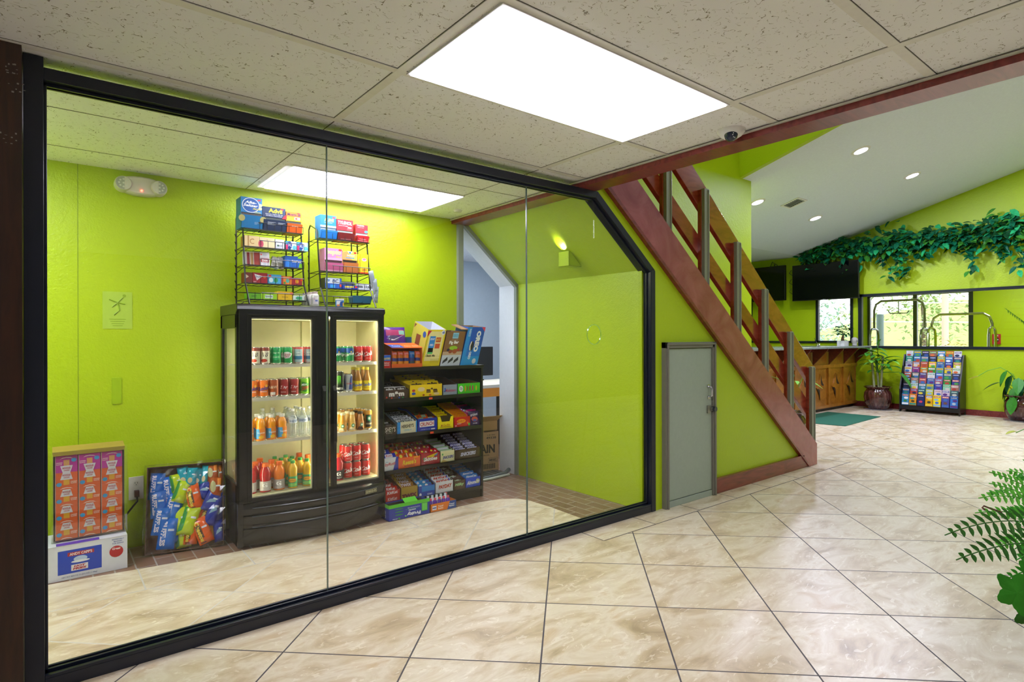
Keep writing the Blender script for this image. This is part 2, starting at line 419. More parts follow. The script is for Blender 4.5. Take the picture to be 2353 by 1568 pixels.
# tall lobby
SL = .29
def cz(y): return 3.10 + SL * (5.9 - y)
mb = MB()
mb.prism([(-3.2, cz(-3.2)), (5.9, 3.10), (8.2, 3.10), (8.2, 3.2), (5.9, 3.2), (-3.2, cz(-3.2) + .1)], 'x', 7.5, 12.75, LOBBYC)
struct(mb, 'ceiling_lobby')
mb = MB(); mb.prism([(-3.2, cz(-3.2)), (4.3, cz(4.3)), (4.3, 6.2), (-3.2, 6.2)], 'x', 7.42, 7.5, LIME); struct(mb, 'wall_gable')
mb = MB(); mb.box(3.0, -3.3, 6.2, 7.6, 4.5, 6.3, LOBBYC); struct(mb, 'ceiling_stairwell')
mb = MB(); mb.box(3.0, -3.2, 2.6, 3.07, 4.4, 6.2, LIME); mb.box(3.0, 4.3, 2.6, 3.77, 4.4, 6.2, LIME); struct(mb, 'wall_above_beam')
# far wall with two openings
XF = 12.65
mb = MB()
WT = .14
mb.box(XF, -3.2, 0, XF + WT, 4.75, 1.17, LIME); mb.box(XF, -3.2, 2.21, XF + WT, 4.75, 3.0, LIME); mb.box(XF, -3.2, 1.17, XF + WT, .6, 2.21, LIME)
mb.box(XF, 4.75, 0, XF + WT, 4.92, 3.0, LIME)
mb.box(XF, 4.92, 0, XF + WT, 5.6, 1.28, LIME); mb.box(XF, 4.92, 2.3, XF + WT, 5.6, 3.0, LIME)
mb.box(XF, 5.6, 0, XF + WT, 8.2, 3.0, LIME)
mb.prism([(-3.2, 3.0), (8.2, 3.0), (8.2, 3.12), (5.9, 3.12), (-3.2, cz(-3.2) + .02)], 'x', XF, XF + WT, LIME)
struct(mb, 'wall_far')
mb = MB(); mb.box(XF - .02, -3.2, 0, XF, 4.9, .1, BEAM); struct(mb, 'baseboard_far')
mb = MB(); mb.box(7.72, 8.1, 0, 12.8, 8.2, 3.2, LIME); mb.box(7.62, 4.42, 0, 7.72, 8.2, 3.7, LIME); struct(mb, 'wall_alcove')
# walls behind and beside the camera
mb = MB(); mb.box(-3.1, -3.2, 0, -3, 3.0, 2.6, GREYW); mb.box(-3, 2.95, 0, -.5, 3.05, 2.6, GREYW); struct(mb, 'wall_lobby_left')
mb = MB()
mb.box(-3.1, -3.3, 0, 12.8, -3.2, 6.3, GREYW)
struct(mb, 'wall_entrance')
def window(name, parts, panes, fm=BLACKFRAME):
    m = MB()
    for b in parts: m.box(*b, fm)
    o = struct(m, name)
    for b in panes: MB().box(*b, GLASS).build('pane', o)
    return o
# interior glazed opening with black frame
window('window_2', [(XF - .03, .6, 1.15, XF + .05, 4.78, 1.2), (XF - .03, .6, 2.17, XF + .05, 4.78, 2.22), (XF - .03, 4.715, 1.15, XF + .05, 4.78, 2.22), (XF - .03, .6, 1.15, XF + .05, .65, 2.22)],
       [(XF + .01, .65, 1.2, XF + .018, 4.715, 2.17)])
window('window_3', [(XF - .03, 4.88, 1.26, XF + .05, 5.62, 1.3), (XF - .03, 4.88, 2.28, XF + .05, 5.62, 2.32), (XF - .03, 4.88, 1.26, XF + .05, 4.93, 2.32), (XF - .03, 5.55, 1.26, XF + .05, 5.6, 2.32),
                    (XF - .03, 5.6, 1.25, XF + .01, 8.1, 1.29), (XF - .03, 7.02, 1.25, XF + .01, 7.07, 2.9)],
       [(XF + .01, 4.93, 1.3, XF + .018, 5.55, 2.28)])
# entrance vestibule beyond
XV = 16.0
MUST = col('#9c9a10', .5)
mb = MB()
mb.box(XV, -1, 0, XV + .12, 3.72, 2.9, LIME); mb.box(XV, 3.72, 0, XV + .12, 8.2, .85, LIME); mb.box(XV, 3.72, 2.42, XV + .12, 8.2, 2.9, LIME)
mb.box(XV, 5.84, .85, XV + .12, 6.05, 2.42, LIME); mb.box(XV, 7.4, .85, XV + .12, 8.2, 2.42, LIME)
mb.box(XF + WT, 8.1, 0, XV, 8.2, 2.9, LIME); mb.box(XF + WT, -1.1, 0, XV, -1, 2.9, LIME)
struct(mb, 'wall_vestibule')
mb = MB(); mb.box(XF + WT, -1.1, 2.75, XV + .1, 8.2, 2.85, WHITEW); struct(mb, 'ceiling_vestibule')
window('window_4', [(XV - .02, 3.72, .85, XV + .06, 5.84, .9), (XV - .02, 3.72, 2.36, XV + .06, 5.84, 2.42), (XV - .02, 3.72, .85, XV + .06, 3.8, 2.42), (XV - .02, 5.78, .85, XV + .06, 5.84, 2.42), (XV - .02, 4.78, .85, XV + .06, 4.86, 2.42)],
       [(XV + .02, 3.8, .9, XV + .03, 4.78, 2.36), (XV + .02, 4.86, .9, XV + .03, 5.78, 2.36)])
window('window_6', [(XV - .02, 6.05, .85, XV + .06, 7.4, .9), (XV - .02, 6.05, 2.36, XV + .06, 7.4, 2.42), (XV - .02, 6.05, .85, XV + .06, 6.1, 2.42), (XV - .02, 7.35, .85, XV + .06, 7.4, 2.42)],
       [(XV + .02, 6.1, .9, XV + .03, 7.35, 2.36)])

# ------------------------------------------------------------------ the glass front of the snack room
FY0, FY1, GY = 2.896, 3.01, 2.952
fr = MB()
fr.box(-.014, FY0, 0, 3.751, FY1, .05, BLACKFRAME); fr.box(-.014, FY0 + .0, .05, 3.70, FY0 + .02, .063, BLACKFRAME)
fr.box(-.014, GY - .022, .045, 3.70, GY - .01, .072, BLACKFRAME); fr.box(-.014, GY + .008, .045, 3.70, GY + .02, .072, BLACKFRAME)
fr.prism([(-.014, 2.379), (3.08, 2.379), (3.1, 2.427), (-.014, 2.427)], 'y', FY0, FY1, BLACKFRAME)
fr.box(-.014, GY - .022, 2.366, 3.07, GY - .01, 2.38, BLACKFRAME); fr.box(-.014, GY + .008, 2.366, 3.07, GY + .02, 2.38, BLACKFRAME)
fr.prism([(3.08, 2.379), (3.70, 1.885), (3.751, 1.905), (3.1, 2.427)], 'y', FY0, FY1, BLACKFRAME)
fr.prism([(3.07, 2.37), (3.69, 1.876), (3.70, 1.885), (3.08, 2.379)], 'y', GY - .022, GY - .01, BLACKFRAME)
fr.box(3.70, FY0, 0, 3.751, FY1, 1.905, BLACKFRAME); fr.box(3.688, GY - .022, .05, 3.70, GY - .01, 1.885, BLACKFRAME)
fr.box(3.70, FY0 - .004, 0, 3.751, FY0, 1.9, BLACKFRAME)
fr.box(-.075, FY0, 0, -.014, FY1, 2.466, BLACKFRAME); fr.box(-.014, GY - .022, .05, -.004, GY - .01, 2.38, BLACKFRAME)
fo = struct(fr, 'window_1', bev=.0025)
p0, p1 = GY - .005, GY + .005
MB().box(-.01, p0, .05, 1.124, p1, 2.379, GLASS).build('pane', fo)
MB().box(1.128, p0, .05, 2.471, p1, 2.379, GLASS).build('pane', fo)
hc, hr, N = (3.115, 1.395), .072, 16
L = [(2.475, .05), (hc[0], .05)] + [(hc[0] - hr * math.sin(PI * i / N), hc[1] - hr * math.cos(PI * i / N)) for i in range(N + 1)] + [(hc[0], 2.351), (3.08, 2.379), (2.475, 2.379)]
Rr = [(hc[0], .05), (3.70, .05), (3.70, 1.885), (hc[0], 2.351)] + [(hc[0] + hr * math.sin(PI * i / N), hc[1] + hr * math.cos(PI * i / N)) for i in range(N + 1)]
pm = MB(); pm.prism(L, 'y', p0, p1, GLASS); pm.prism(Rr, 'y', p0, p1, GLASS)
pp = pm.build('pane', fo)
MB().tube([(hc[0] + hr * math.cos(2 * PI * i / 32), GY, hc[1] + hr * math.sin(2 * PI * i / 32)) for i in range(33)], .004, clear('glass_cut_edge', (.75, .9, .8, 1), .15, .1), 6).build('speaking_hole_rim', fo)
for x in (1.126, 2.473): MB().box(x - .0022, p0 - .001, .05, x + .0022, p1 + .001, 2.379, col('#5c6f6a', .15)).build('joint_strip', fo)
# brown column at the left end
mb = MB(); mb.box(-.5, 2.83, 0, -.077, 3.01, CEILZ, DARKW)
rs = random.Random(3)
for z0, x0, n in ((2.37, -.115, 10), (2.30, -.1, 8), (2.11, -.12, 8)):
    for k in range(n):
        x = x0 + rs.uniform(-.02, .03); z = z0 + rs.uniform(-.02, .02); mb.box(x, 2.8292, z, x + rs.uniform(.002, .008), 2.8298, z + rs.uniform(.001, .006), col('#8d8580', .6))
struct(mb, 'trim_column')

# ------------------------------------------------------------------ small door in the stair wall
dr = MB()
dr.box(3.838, 2.86, 0, 3.875, 2.91, 1.333, DOORF); dr.box(4.50, 2.86, 0, 4.556, 2.91, 1.333, DOORF); dr.box(3.838, 2.86, 1.285, 4.556, 2.91, 1.333, DOORF)
dr.box(3.855, 2.85, 0, 3.872, 2.87, 1.31, DOORF); dr.box(4.52, 2.85, 0, 4.54, 2.87, 1.31, DOORF); dr.box(3.855, 2.85, 1.31, 4.54, 2.87, 1.325, DOORF); dr.box(3.875, 2.872, 0, 4.5, 2.91, .05, DOORG)
do = struct(dr, 'door_2', bev=.002)
lf = MB().box(3.879, 2.874, .056, 4.497, 2.9, 1.28, DOORG).build('door_leaf', do, bev=.002)
for z in (.27, 1.14):
    h = MB(); h.box(3.872, 2.866, z - .04, 3.888, 2.874, z + .04, STEELP); h.tube([(3.879, 2.866, z - .045), (3.879, 2.866, z + .045)], .005, METAL); h.build('hinge', do)
h = MB(); h.tube([(4.445, 2.874, .95), (4.445, 2.845, .945), (4.45, 2.838, .925), (4.452, 2.84, .87), (4.45, 2.874, .86)], .008, CHROME); h.box(4.43, 2.868, .94, 4.462, 2.874, .965, CHROME); h.box(4.435, 2.868, .84, 4.465, 2.874, .865, CHROME); h.build('door_handle', do, smooth=True)
h = MB(); h.box(4.425, 2.862, .72, 4.465, 2.874, .785, METAL); h.box(4.465, 2.855, .735, 4.52, 2.872, .768, METAL); h.tube([(4.505, 2.87, .752), (4.505, 2.835, .752)], .022, col('#5a5f66', .3, .9), 14); h.build('hasp', do)

# ------------------------------------------------------------------ ceiling lamps
PAN = emit('fluorescent_diffuser', (.96, .945, 1.10, 1), LAMP_PANEL)
def panel(x0, y0, x1, y1, label):
    t = thing('ceiling_light_panel', label, 'light', ((x0 + x1) / 2, (y0 + y1) / 2, CEILZ))
    a, b = (x1 - x0) / 2, (y1 - y0) / 2
    MB().box(-a, -b, -.013, a, b, -.004, PAN).build('diffuser', t)
    f = MB()
    for q in ((-a - .012, -b - .012, -.009, a + .012, -b, .0), (-a - .012, b, -.009, a + .012, b + .012, .0), (-a - .012, -b, -.009, -a, b, .0), (a, -b, -.009, a + .012, b, .0)): f.box(*q, WHITE)
    f.build('lamp_frame', t); return t
panel(1.172, 1.512, 2.492, 2.143, 'large rectangular fluorescent ceiling panel in front of the glass wall')
panel(1.222, 3.745, 2.50, 4.40, 'rectangular fluorescent ceiling panel inside the snack room behind the glass')
panel(-1.38, 3.1, -.1, 3.95, 'unseen panel added to light the snack room, hidden left behind the brown column')  # added out of view to brighten the left of the snack room
panel(-2.9, -2.53, -1.6, -1.9, 'unseen ceiling panel added for light behind the viewer at the lobby corner')  # lamp added behind the camera to raise the lobby light
DL = emit('downlight_lens', (.9, .88, 1, 1), 7.0)
nrm = Vector((0, -SL, -1)).normalized()
q = Vector((0, 0, -1)).rotation_difference(nrm)
LB = {(0, 0): 'nearer right', (0, 1): 'nearer left', (1, 0): 'farther right', (1, 1): 'farther left'}
def downlight(x, y, label):
    z = cz(y)
    t = thing('recessed_downlight', label, 'light', (x, y, z), group='recessed downlights in the sloping lobby ceiling'); t.rotation_mode = 'QUATERNION'; t.rotation_quaternion = q
    MB().lathe([(.085, -.001), (.085, -.012), (.115, -.006), (.12, 0)], WHITE, 28).build('trim_ring', t, smooth=True)
    MB().disc((0, 0, -.008), .086, DL, (0, 0, -1), 28).build('lens', t)
    l = bpy.data.lights.new('lamp_glow', 'AREA'); l.shape = 'DISK'; l.size = .16; l.energy = LAMP_DOWN; l.color = (.74, .76, 1)
    lo = bpy.data.objects.new('lamp_glow', l); COL.objects.link(lo); lo.parent = t; lo.location = (0, 0, -.02)
for (x, i) in ((8.55, 0), (10.5, 1)):
    for (y, j) in ((3.2, 0), (4.66, 1)):
        downlight(x, y, 'recessed round downlight glowing in the sloping ceiling, %s one of the four' % LB[(i, j)])
downlight(9.15, 1.45, 'recessed round downlight at the upper right corner of the sloping ceiling')
for x, y in ((8.8, -.6), (11.2, 1.2), (11.2, -.8), (6.0, 1.0)):
    if x > 7: downlight(x, y, 'recessed round downlight in the sloping ceiling beyond the right of the view')
t = thing('ceiling_vent', 'small white louvred air vent in the sloping lobby ceiling', 'vent', (9.3, 4.46, cz(4.46) - .001)); t.rotation_mode = 'QUATERNION'; t.rotation_quaternion = q
f = MB(); 
for b in ((-.15, -.15, -.012, .15, -.12, 0), (-.15, .12, -.012, .15, .15, 0), (-.15, -.12, -.012, -.12, .12, 0), (.12, -.12, -.012, .15, .12, 0)): f.box(*b, WHITE)
f.build('frame', t)
f = MB(); f.box(-.12, -.12, -.002, .12, .12, 0, col('#4c5552', .8))
for i in range(7): f.M = T(0, -.1 + .033 * i, -.006, rx=.6); f.box(-.12, -.012, -.001, .12, .012, .001, col('#dfe5e3', .5))
f.build('louvre', t)

# fill panels, added out of sight to brighten the stair, lobby, vestibule and office
def fill_panel(x, y, z, e, label):
    t = thing('ceiling_light_panel', label, 'light', (x, y, z))
    MB().box(-.6, -.3, -.012, .6, .3, -.004, emit('fill_panel_%g' % e, (.95, .97, 1, 1), e)).build('diffuser', t)
    MB().box(-.62, -.32, -.004, .62, .32, 0, WHITE).build('lamp_frame', t)
fill_panel(5.2, 3.55, 6.19, 10, 'unseen fill panel added high over the staircase')
fill_panel(3.8, -1.9, 6.19, 19, 'unseen fill panel added high over the lobby beside the beam')
fill_panel(14.4, 2.6, 2.749, 18, 'unseen fill panel added in the vestibule ceiling')
fill_panel(3.9, 5.5, 2.499, 17, 'unseen fill panel added in the office ceiling')
# ================================================================== STAIRCASE
st = thing('staircase', 'open staircase with red-brown side board and wooden rails on steel posts', 'staircase', (6.4, 2.9, 0))
def mk(m, name, parent, **k):
    m.M = None; 
    off = Vector(parent.location); m.v = [(a - off.x, b - off.y, c - off.z) for a, b, c in m.v]
    return m.build(name, parent, **k)
m = MB(); sl = .788
m.prism([(6.33, 0), (6.49, 0), (6.49, .222), (1.45, .222 + sl * 5.04), (1.45, .222 + sl * 5.04 - .36)], 'y', 2.868, 2.9, STRINGER); mk(m, 'side_board', st, bev=.002)
m = MB(); m.prism([(6.30, .0), (6.33, 0), (1.45, sl * 4.88 - .002), (1.43, sl * 4.88 - .03)], 'y', 2.862, 2.9, BEAM); mk(m, 'edge_strip', st)
m = MB(); m.prism([(6.33, 0), (6.49, 0), (6.49, .222), (1.45, .222 + sl * 5.04), (1.45, .222 + sl * 5.04 - .30)], 'y', 4.2, 4.25, BEAM); mk(m, 'side_board', st)
for i in range(19):
    x = 6.38 - .254 * i; z = .2 * (i + 1)
    m = MB(); m.box(x - .28, 2.92, z - .04, x, 4.2, z, RAIL); mk(m, 'tread', st)
px = [(3.95, 2.72), (4.485, 2.667), (5.002, 2.255), (5.497, 1.845), (6.007, 1.43), (6.493, 1.05)]
for i, (x, zt) in enumerate(px):
    zb = max(.19, 2.31 - sl * (x - 3.9) - .2)
    if i == 0: zt = 3.05
    m = MB(); m.box(x - .036, 2.905, zb, x + .03, 2.945, zt, STEELP); m.tube([(x + .02, 2.903, zb + .01), (x + .02, 2.903, zt - .01)], .009, STEELP, 8)
    for z in (zb + .06, zb + .36, zt - .1): m.tube([(x + .024, 2.92, z), (x + .036, 2.92, z)], .008, CHROME, 8)
    po = mk(m, 'post', st, bev=.002)
    m = MB(); m.box(x - .05, 2.935, zb + .12, x - .034, 2.965, zt - .01, RAIL); mk(m, 'post_block', st)
m = MB(); m.prism([(6.635, 1.046), (6.542, .862), (1.45, .862 + .794 * 5.09), (1.45, 1.046 + .799 * 5.185)], 'y', 2.965, 3.01, RAIL); mk(m, 'upper_rail', st, bev=.004)
m = MB(); m.prism([(6.556, .63), (6.54, .468), (1.45, .478 + .775 * 5.09), (1.45, .63 + .777 * 5.106)], 'y', 2.965, 3.01, RAIL); mk(m, 'middle_rail', st, bev=.004)

# ================================================================== small fittings
t = thing('security_camera', 'white dome security camera on the white ceiling beside the red beam', 'camera', (2.835, 1.69, CEILZ))
MB().lathe([(.0, -.045), (.03, -.045), (.055, -.03), (.07, -.012), (.072, 0)], WHITE, 28).build('base', t, smooth=True)
m = MB(); m.M = T(-.022, -.012, -.03, rx=0)
m.lathe([(.0, -.036), (.018, -.033), (.030, -.02), (.036, 0), (.03, .012)], col('#2a3140', .05), 20); m.build('lens_ball', t, smooth=True)
m = MB()
for k in range(6): m.disc((-.022 - .018 + .012 * math.cos(k * 1.05), -.012 - .028, -.045 + .012 * math.sin(k * 1.05)), .0028, col('#dfe4ea', .2), (-.5, -.8, -.3), 8)
m.build('infrared_diodes', t)
t = thing('security_camera', 'white dome security camera on the far lime wall under the ivy garland', 'camera', (XF, 4.375, 2.866), ry=-PI / 2)
MB().lathe([(.0, .06), (.045, .055), (.06, .03), (.062, 0)], WHITE, 20).build('base', t, smooth=True)
m = MB(); m.M = T(-.02, .01, .05); m.lathe([(0, .03), (.02, .022), (.03, 0)], col('#22262e', .05), 14); m.build('lens_ball', t, smooth=True)

t = thing('emergency_light', 'oval white emergency light with two lamp heads high on the lime wall', 'light', (.478, 4.55, 2.375))
m = MB(); N = 24; rings = []
for (sc, y) in ((1, 0), (1, -.035), (.95, -.05), (.8, -.06)):
    rings.append([(.13 * sc * (abs(math.cos(a)) ** .8) * (1 if math.cos(a) > 0 else -1), y, .062 * sc * (abs(math.sin(a)) ** .9) * (1 if math.sin(a) > 0 else -1)) for a in [2 * PI * k / N for k in range(N)]])
vs = sum(rings, []); fs = []
for r in range(3):
    for k in range(N): fs.append((r * N + k, r * N + (k + 1) % N, (r + 1) * N + (k + 1) % N, (r + 1) * N + k))
fs.append(tuple(range(3 * N, 4 * N))); m.add(vs, fs, OFFW); m.build('housing', t, smooth=True)
for sx_ in (-1, 1):
    m = MB(); m.tube([(sx_ * .098, 0, 0), (sx_ * .098, -.05, 0), (sx_ * .1, -.072, 0)], .05, OFFW, 24, rs=[.050, .050, .043]); h = m.build('lamp_head', t, smooth=True)
    m = MB(); m.disc((sx_ * .1, -.0725, 0), .041, col('#b0b5aa', .15), (0, -1, 0), 22)
    for k in range(8): m.disc((sx_ * .1 + .024 * math.cos(k * .785), -.074, .024 * math.sin(k * .785)), .006, col('#dfe3da', .1), (0, -1, 0), 10)
    m.disc((sx_ * .1, -.074, 0), .006, col('#dfe3da', .1), (0, -1, 0), 10); m.build('reflector', h)
m = MB(); m.tube([(-.0, -.05, -.034), (-.0, -.066, -.034)], .007, emit('red_indicator', (1, .05, .03, 1), 4), 12); m.build('indicator_lamp', t)

t = thing('wall_sconce', 'lime painted box sconce throwing light up the sloping wall of the snack room', 'light', (3.44, 3.60, 1.98))
m = MB()
m.box(-.012, -.065, 0, -.006, .065, .125, LIME)
for y in (-.065, .059): m.prism([(-.012, 0), (.14, 0), (.03, .10), (-.0, .125), (-.012, .125)], 'y', y, y + .006, LIME)
m.box(-.012, -.065, 0, .13, .065, .005, LIME); m.build('shade', t, bev=.002)
l = bpy.data.lights.new('lamp_glow', 'SPOT'); l.energy = 13; l.spot_size = 1.25; l.spot_blend = 1.0; l.shadow_soft_size = .02; l.color = (1, .97, .8)
lo = bpy.data.objects.new('lamp_glow', l); COL.objects.link(lo); lo.parent = t; lo.location = (-.03, 0, .12)
lo.rotation_mode = 'QUATERNION'; lo.rotation_quaternion = Vector((0, 0, -1)).rotation_difference(Vector((-.15, -.15, 1)).normalized())

t = thing('smoke_detector', 'small white sprinkler cap on the snack room ceiling near the beam', 'detector', (2.75, 4.2, CEILZ))
MB().lathe([(.0, -.02), (.03, -.018), (.04, 0)], WHITE, 16).build('cap', t, smooth=True)

t = thing('electrical_outlet', 'cream double electrical outlet low on the lime wall', 'outlet', (.449, 4.55, .388))
MB().box(-.042, -.006, -.075, .042, 0, .075, OFFW).build('cover_plate', t, bev=.002)
for z in (.03, -.03):
    m = MB(); m.disc((0, -.0068, z), .018, col('#cfccc0', .4), (0, -1, 0), 18)
    m.box(-.008, -.0075, z, -.005, -.0069, z + .009, BLACK); m.box(.005, -.0075, z, .008, -.0069, z + .009, BLACK); m.disc((0, -.0072, z - .008), .0028, BLACK, (0, -1, 0), 8); m.build('socket', t)
m = MB(); m.box(.437, 4.508, .335, .463, 4.542, .375, col('#3a0e10', .4))
m.tube([(.45, 4.515, .345), (.45, 4.50, .31), (.40, 4.49, .25), (.34, 4.49, .17), (.27, 4.5, .08), (.1, 4.5, .012), (-.3, 4.5, .008)], .006, col('#14100e', .4), 8)
tag(m.build('appliance_cable', smooth=True), 'dark power cord with a dark red plug running down from the wall outlet', 'cord')
t = thing('figure_panel', 'faint pale green rectangle with a dancing figure on the lime wall', 'poster', (.35, 4.549, 1.557))  # thin pale green rectangle carrying a darker green figure
m = MB(); PG = col('#b4d24a', .4); PD = col('#8fb01c', .5)
m.box(-.08, -.002, -.12, .08, 0, .12, PG); m.build('sheet', t)
m = MB(); m.tube([(-.03, -.003, .02), (0, -.003, .05), (.03, -.003, .085)], .004, PD, 6); m.tube([(-.045, -.003, .07), (0, -.003, .05), (.04, -.003, .04)], .004, PD, 6); m.tube([(0, -.003, .05), (.01, -.003, .0), (-.02, -.003, -.03)], .004, PD, 6); m.disc((.036, -.004, .095), .01, PD, (0, -1, 0), 12)
for i in range(4): m.box(-.045 + .006 * i, -.0028, -.06 - .014 * i, .045 - .006 * i, -.002, -.056 - .014 * i, PD)
m.build('line_figure', t)
m = MB(); m.box(.318, 4.545, .95, .37, 4.55, 1.12, col('#a2c410', .4)); tag(m.build('cover_plate'), 'glass reflection painted as a lime rectangle on the back wall above the chip tray', 'reflection')  # lime rectangle stands in for a fitting mirrored in the glass
# ================================================================== GLASS DOOR REFRIGERATOR
FB = col('#15171a', .22); FX0, FX1, FYF, FYB, FZ = .95, 1.985, 4.03, 4.50, 1.60
fg = thing('refrigerator', 'black two door glass front refrigerator full of lit drinks by the lime wall', 'refrigerator', (0, 0, 0))
m = MB()
m.box(FX0, FYF + .03, .02, FX1, FYB, .30, FB); m.box(FX0, FYF + .03, 1.53, FX1, FYB, FZ, FB); m.box(FX1 - .035, FYF + .03, .3, FX1, FYB, 1.53, FB)
m.box(FX0, FYF + .03, .3, FX1, FYF + .075, .31, FB)
m.box(FX0, FYB - .05, .3, FX0 + .03, FYB, 1.53, FB); m.box(FX0, FYF + .03, .3, FX0 + .03, FYF + .07, 1.53, FB); m.box(FX0, FYF + .03, 1.44, FX0 + .03, FYB, 1.53, FB); m.box(FX0, FYF + .03, .3, FX0 + .03, FYB, .42, FB)
m.prism([(FYF, 1.56), (FYF + .04, 1.53), (FYB, 1.53), (FYB, FZ), (FYF + .03, FZ), (FYF + .005, FZ - .012)], 'x', FX0 - .003, FX1 + .003, FB)
m.build('cabinet', fg, bev=.004)
m = MB(); m.box(FX0 + .03, FYB - .03, .3, FX1 - .035, FYB - .02, 1.53, CREAM); m.box(FX1 - .039, FYF + .05, .3, FX1 - .036, FYB - .03, 1.53, CREAM); m.box(FX0 + .03, FYF + .06, .305, FX1 - .04, FYB - .03, .335, CREAM); m.box(FX0 + .03, FYF + .09, 1.50, FX1 - .04, FYB - .03, 1.528, CREAM)
m.box(1.50, FYB - .06, .3, 1.53, FYB - .03, 1.5, CREAM); m.build('lining', fg)
MB().box(FX0 + .008, FYF + .07, .42, FX0 + .016, FYB - .05, 1.44, GLASSN).build('side_window', fg)
# curved lower grille
m = MB(); n = 24; prof = []
def bow(u): return FYF - .004 - .085 * (1 - (2 * u - 1) ** 2)
zs = [.02, .05, .1, .13, .135, .18, .215, .22, .262, .29, .30]; dy = [.03, .01, 0, 0, .012, .004, 0, .012, .004, .01, .03]
vs = [(FX0 + .03 + (FX1 - FX0 - .04) * i / n, bow(i / n) + d, z) for z, d in zip(zs, dy) for i in range(n + 1)]
fs = [(r * (n + 1) + i, r * (n + 1) + i + 1, (r + 1) * (n + 1) + i + 1, (r + 1) * (n + 1) + i) for r in range(len(zs) - 1) for i in range(n)]
m.add(vs, fs, FB)
for r in (0, len(zs) - 1):
    m.add([vs[r * (n + 1) + i] for i in range(n + 1)] + [(FX1 - .01, FYF + .06, zs[r]), (FX0 + .03, FYF + .06, zs[r])], [tuple(range(n + 3))], FB)
m.box(FX0, FYF + .0, .02, FX0 + .032, FYF + .06, .3, FB); m.box(FX1 - .012, FYF, .02, FX1, FYF + .06, .3, FB)
for z in (.145, .215, .27):
    m.tube([(FX0 + .08 + (FX1 - FX0 - .16) * i / 20, bow(.07 + .86 * i / 20) - .003, z) for i in range(21)], .0035, col('#3c424c', .15), 6)
g = m.build('lower_grille', fg, smooth=True)
m = MB(); m.prt(flat((1.80, bow(.84) - .004, .235), (1, .22, .02), (0, 0, 1), .10, .028), [('r', .5, .5, 1, 1, '#b8b48a'), ('r', .5, .5, .94, .8, '#4d4c34'), ('t', .5, .5, .85, .5, '#d8d4a8', 'BEVERAGE-AIR')]); m.build('name_badge', g)
def fdoor(x0, x1, gx0, gx1, gz0=.325, gz1=1.508, lab=None):
    d = MB(); y0, y1 = FYF, FYF + .035
    d.box(x0, y0, .30, gx0, y1, 1.56, FB); d.box(gx1, y0, .30, x1, y1, 1.56, FB); d.box(gx0, y0, .30, gx1, y1, gz0, FB); d.box(gx0, y0, gz1, gx1, y1, 1.56, FB)
    for a in (.012,):
        d.box(gx0 - .03, y0 - .006, gz0 - .025, gx0 - .022, y0, gz1 + .025, FB); d.box(gx1 + .022, y0 - .006, gz0 - .025, gx1 + .03, y0, gz1 + .025, FB)
        d.box(gx0 - .03, y0 - .006, gz0 - .025, gx1 + .03, y0, gz0 - .017, FB); d.box(gx0 - .03, y0 - .006, gz1 + .017, gx1 + .03, y0, gz1 + .025, FB)
    do = d.build('door', fg, bev=.003)
    MB().box(gx0, y0 + .01, gz0, gx1, y0 + .016, gz1, GLASSN).build('glass', do)
    e = MB(); WS = col('#e6e2c0', .4)
    e.box(gx0, y0 + .018, gz0, gx0 + .006, y1, gz1, WS); e.box(gx1 - .006, y0 + .018, gz0, gx1, y1, gz1, WS); e.box(gx0, y0 + .018, gz0, gx1, y1, gz0 + .008, WS); e.box(gx0, y0 + .018, gz1 - .008, gx1, y1, gz1, WS)
    e.build('gasket', do); return do
d1 = fdoor(FX0 + .01, 1.552, 1.037, 1.437); d2 = fdoor(1.562, FX1 - .008, 1.608, 1.938)
m = MB(); m.prism([(FYF, .60), (FYF - .03, .64), (FYF - .03, 1.0), (FYF, 1.04)], 'x', 1.50, 1.53, FB); m.build('handle', d1, bev=.004)
m = MB(); m.prism([(FYF, .60), (FYF - .03, .64), (FYF - .03, 1.0), (FYF, 1.04)], 'x', 1.575, 1.60, FB); m.build('handle', d2, bev=.004)
SHW = col('#dcd9c8', .4); ZS = [1.192, .972, .682]
for z in ZS:
    m = MB(); m.box(FX0 + .035, FYF + .048, z - .012, FX1 - .05, FYF + .053, z + .004, SHW); m.box(FX0 + .035, FYB - .05, z - .008, FX1 - .05, FYB - .045, z, SHW)
    for k in range(38): x = FX0 + .05 + k * .0245; m.box(x, FYF + .05, z - .003, x + .003, FYB - .046, z, SHW)
    for k in range(5): y = FYF + .1 + k * .07; m.box(FX0 + .035, y, z - .007, FX1 - .05, y + .004, z - .003, SHW)
    m.box(FX0 + .033, FYF + .047, z - .018, FX1 - .05, FYF + .0475, z - .012, SHW); m.build('wire_shelf', fg)
LT = emit('cool_tube', (1, .95, .72, 1), LAMP_FRIDGE)
for x, a, b in ((1.9425, .34, 1.49), (1.0, .34, 1.49)):
    MB().tube([(x, FYF + .042, a), (x, FYF + .042, b)], .004, LT, 10).build('light_tube', fg)
MB().tube([(1.0, FYF + .05, 1.519), (1.93, FYF + .05, 1.519)], .006, LT, 10).build('light_tube', fg)
MB().tube([(1.515, FYF + .047, .345), (1.515, FYF + .047, 1.48)], .007, LT, 10).build('light_tube', fg)
MB().box(1.50, FYF + .035, .33, 1.53, FYF + .037, 1.5, CREAM).build('light_cover', fg)

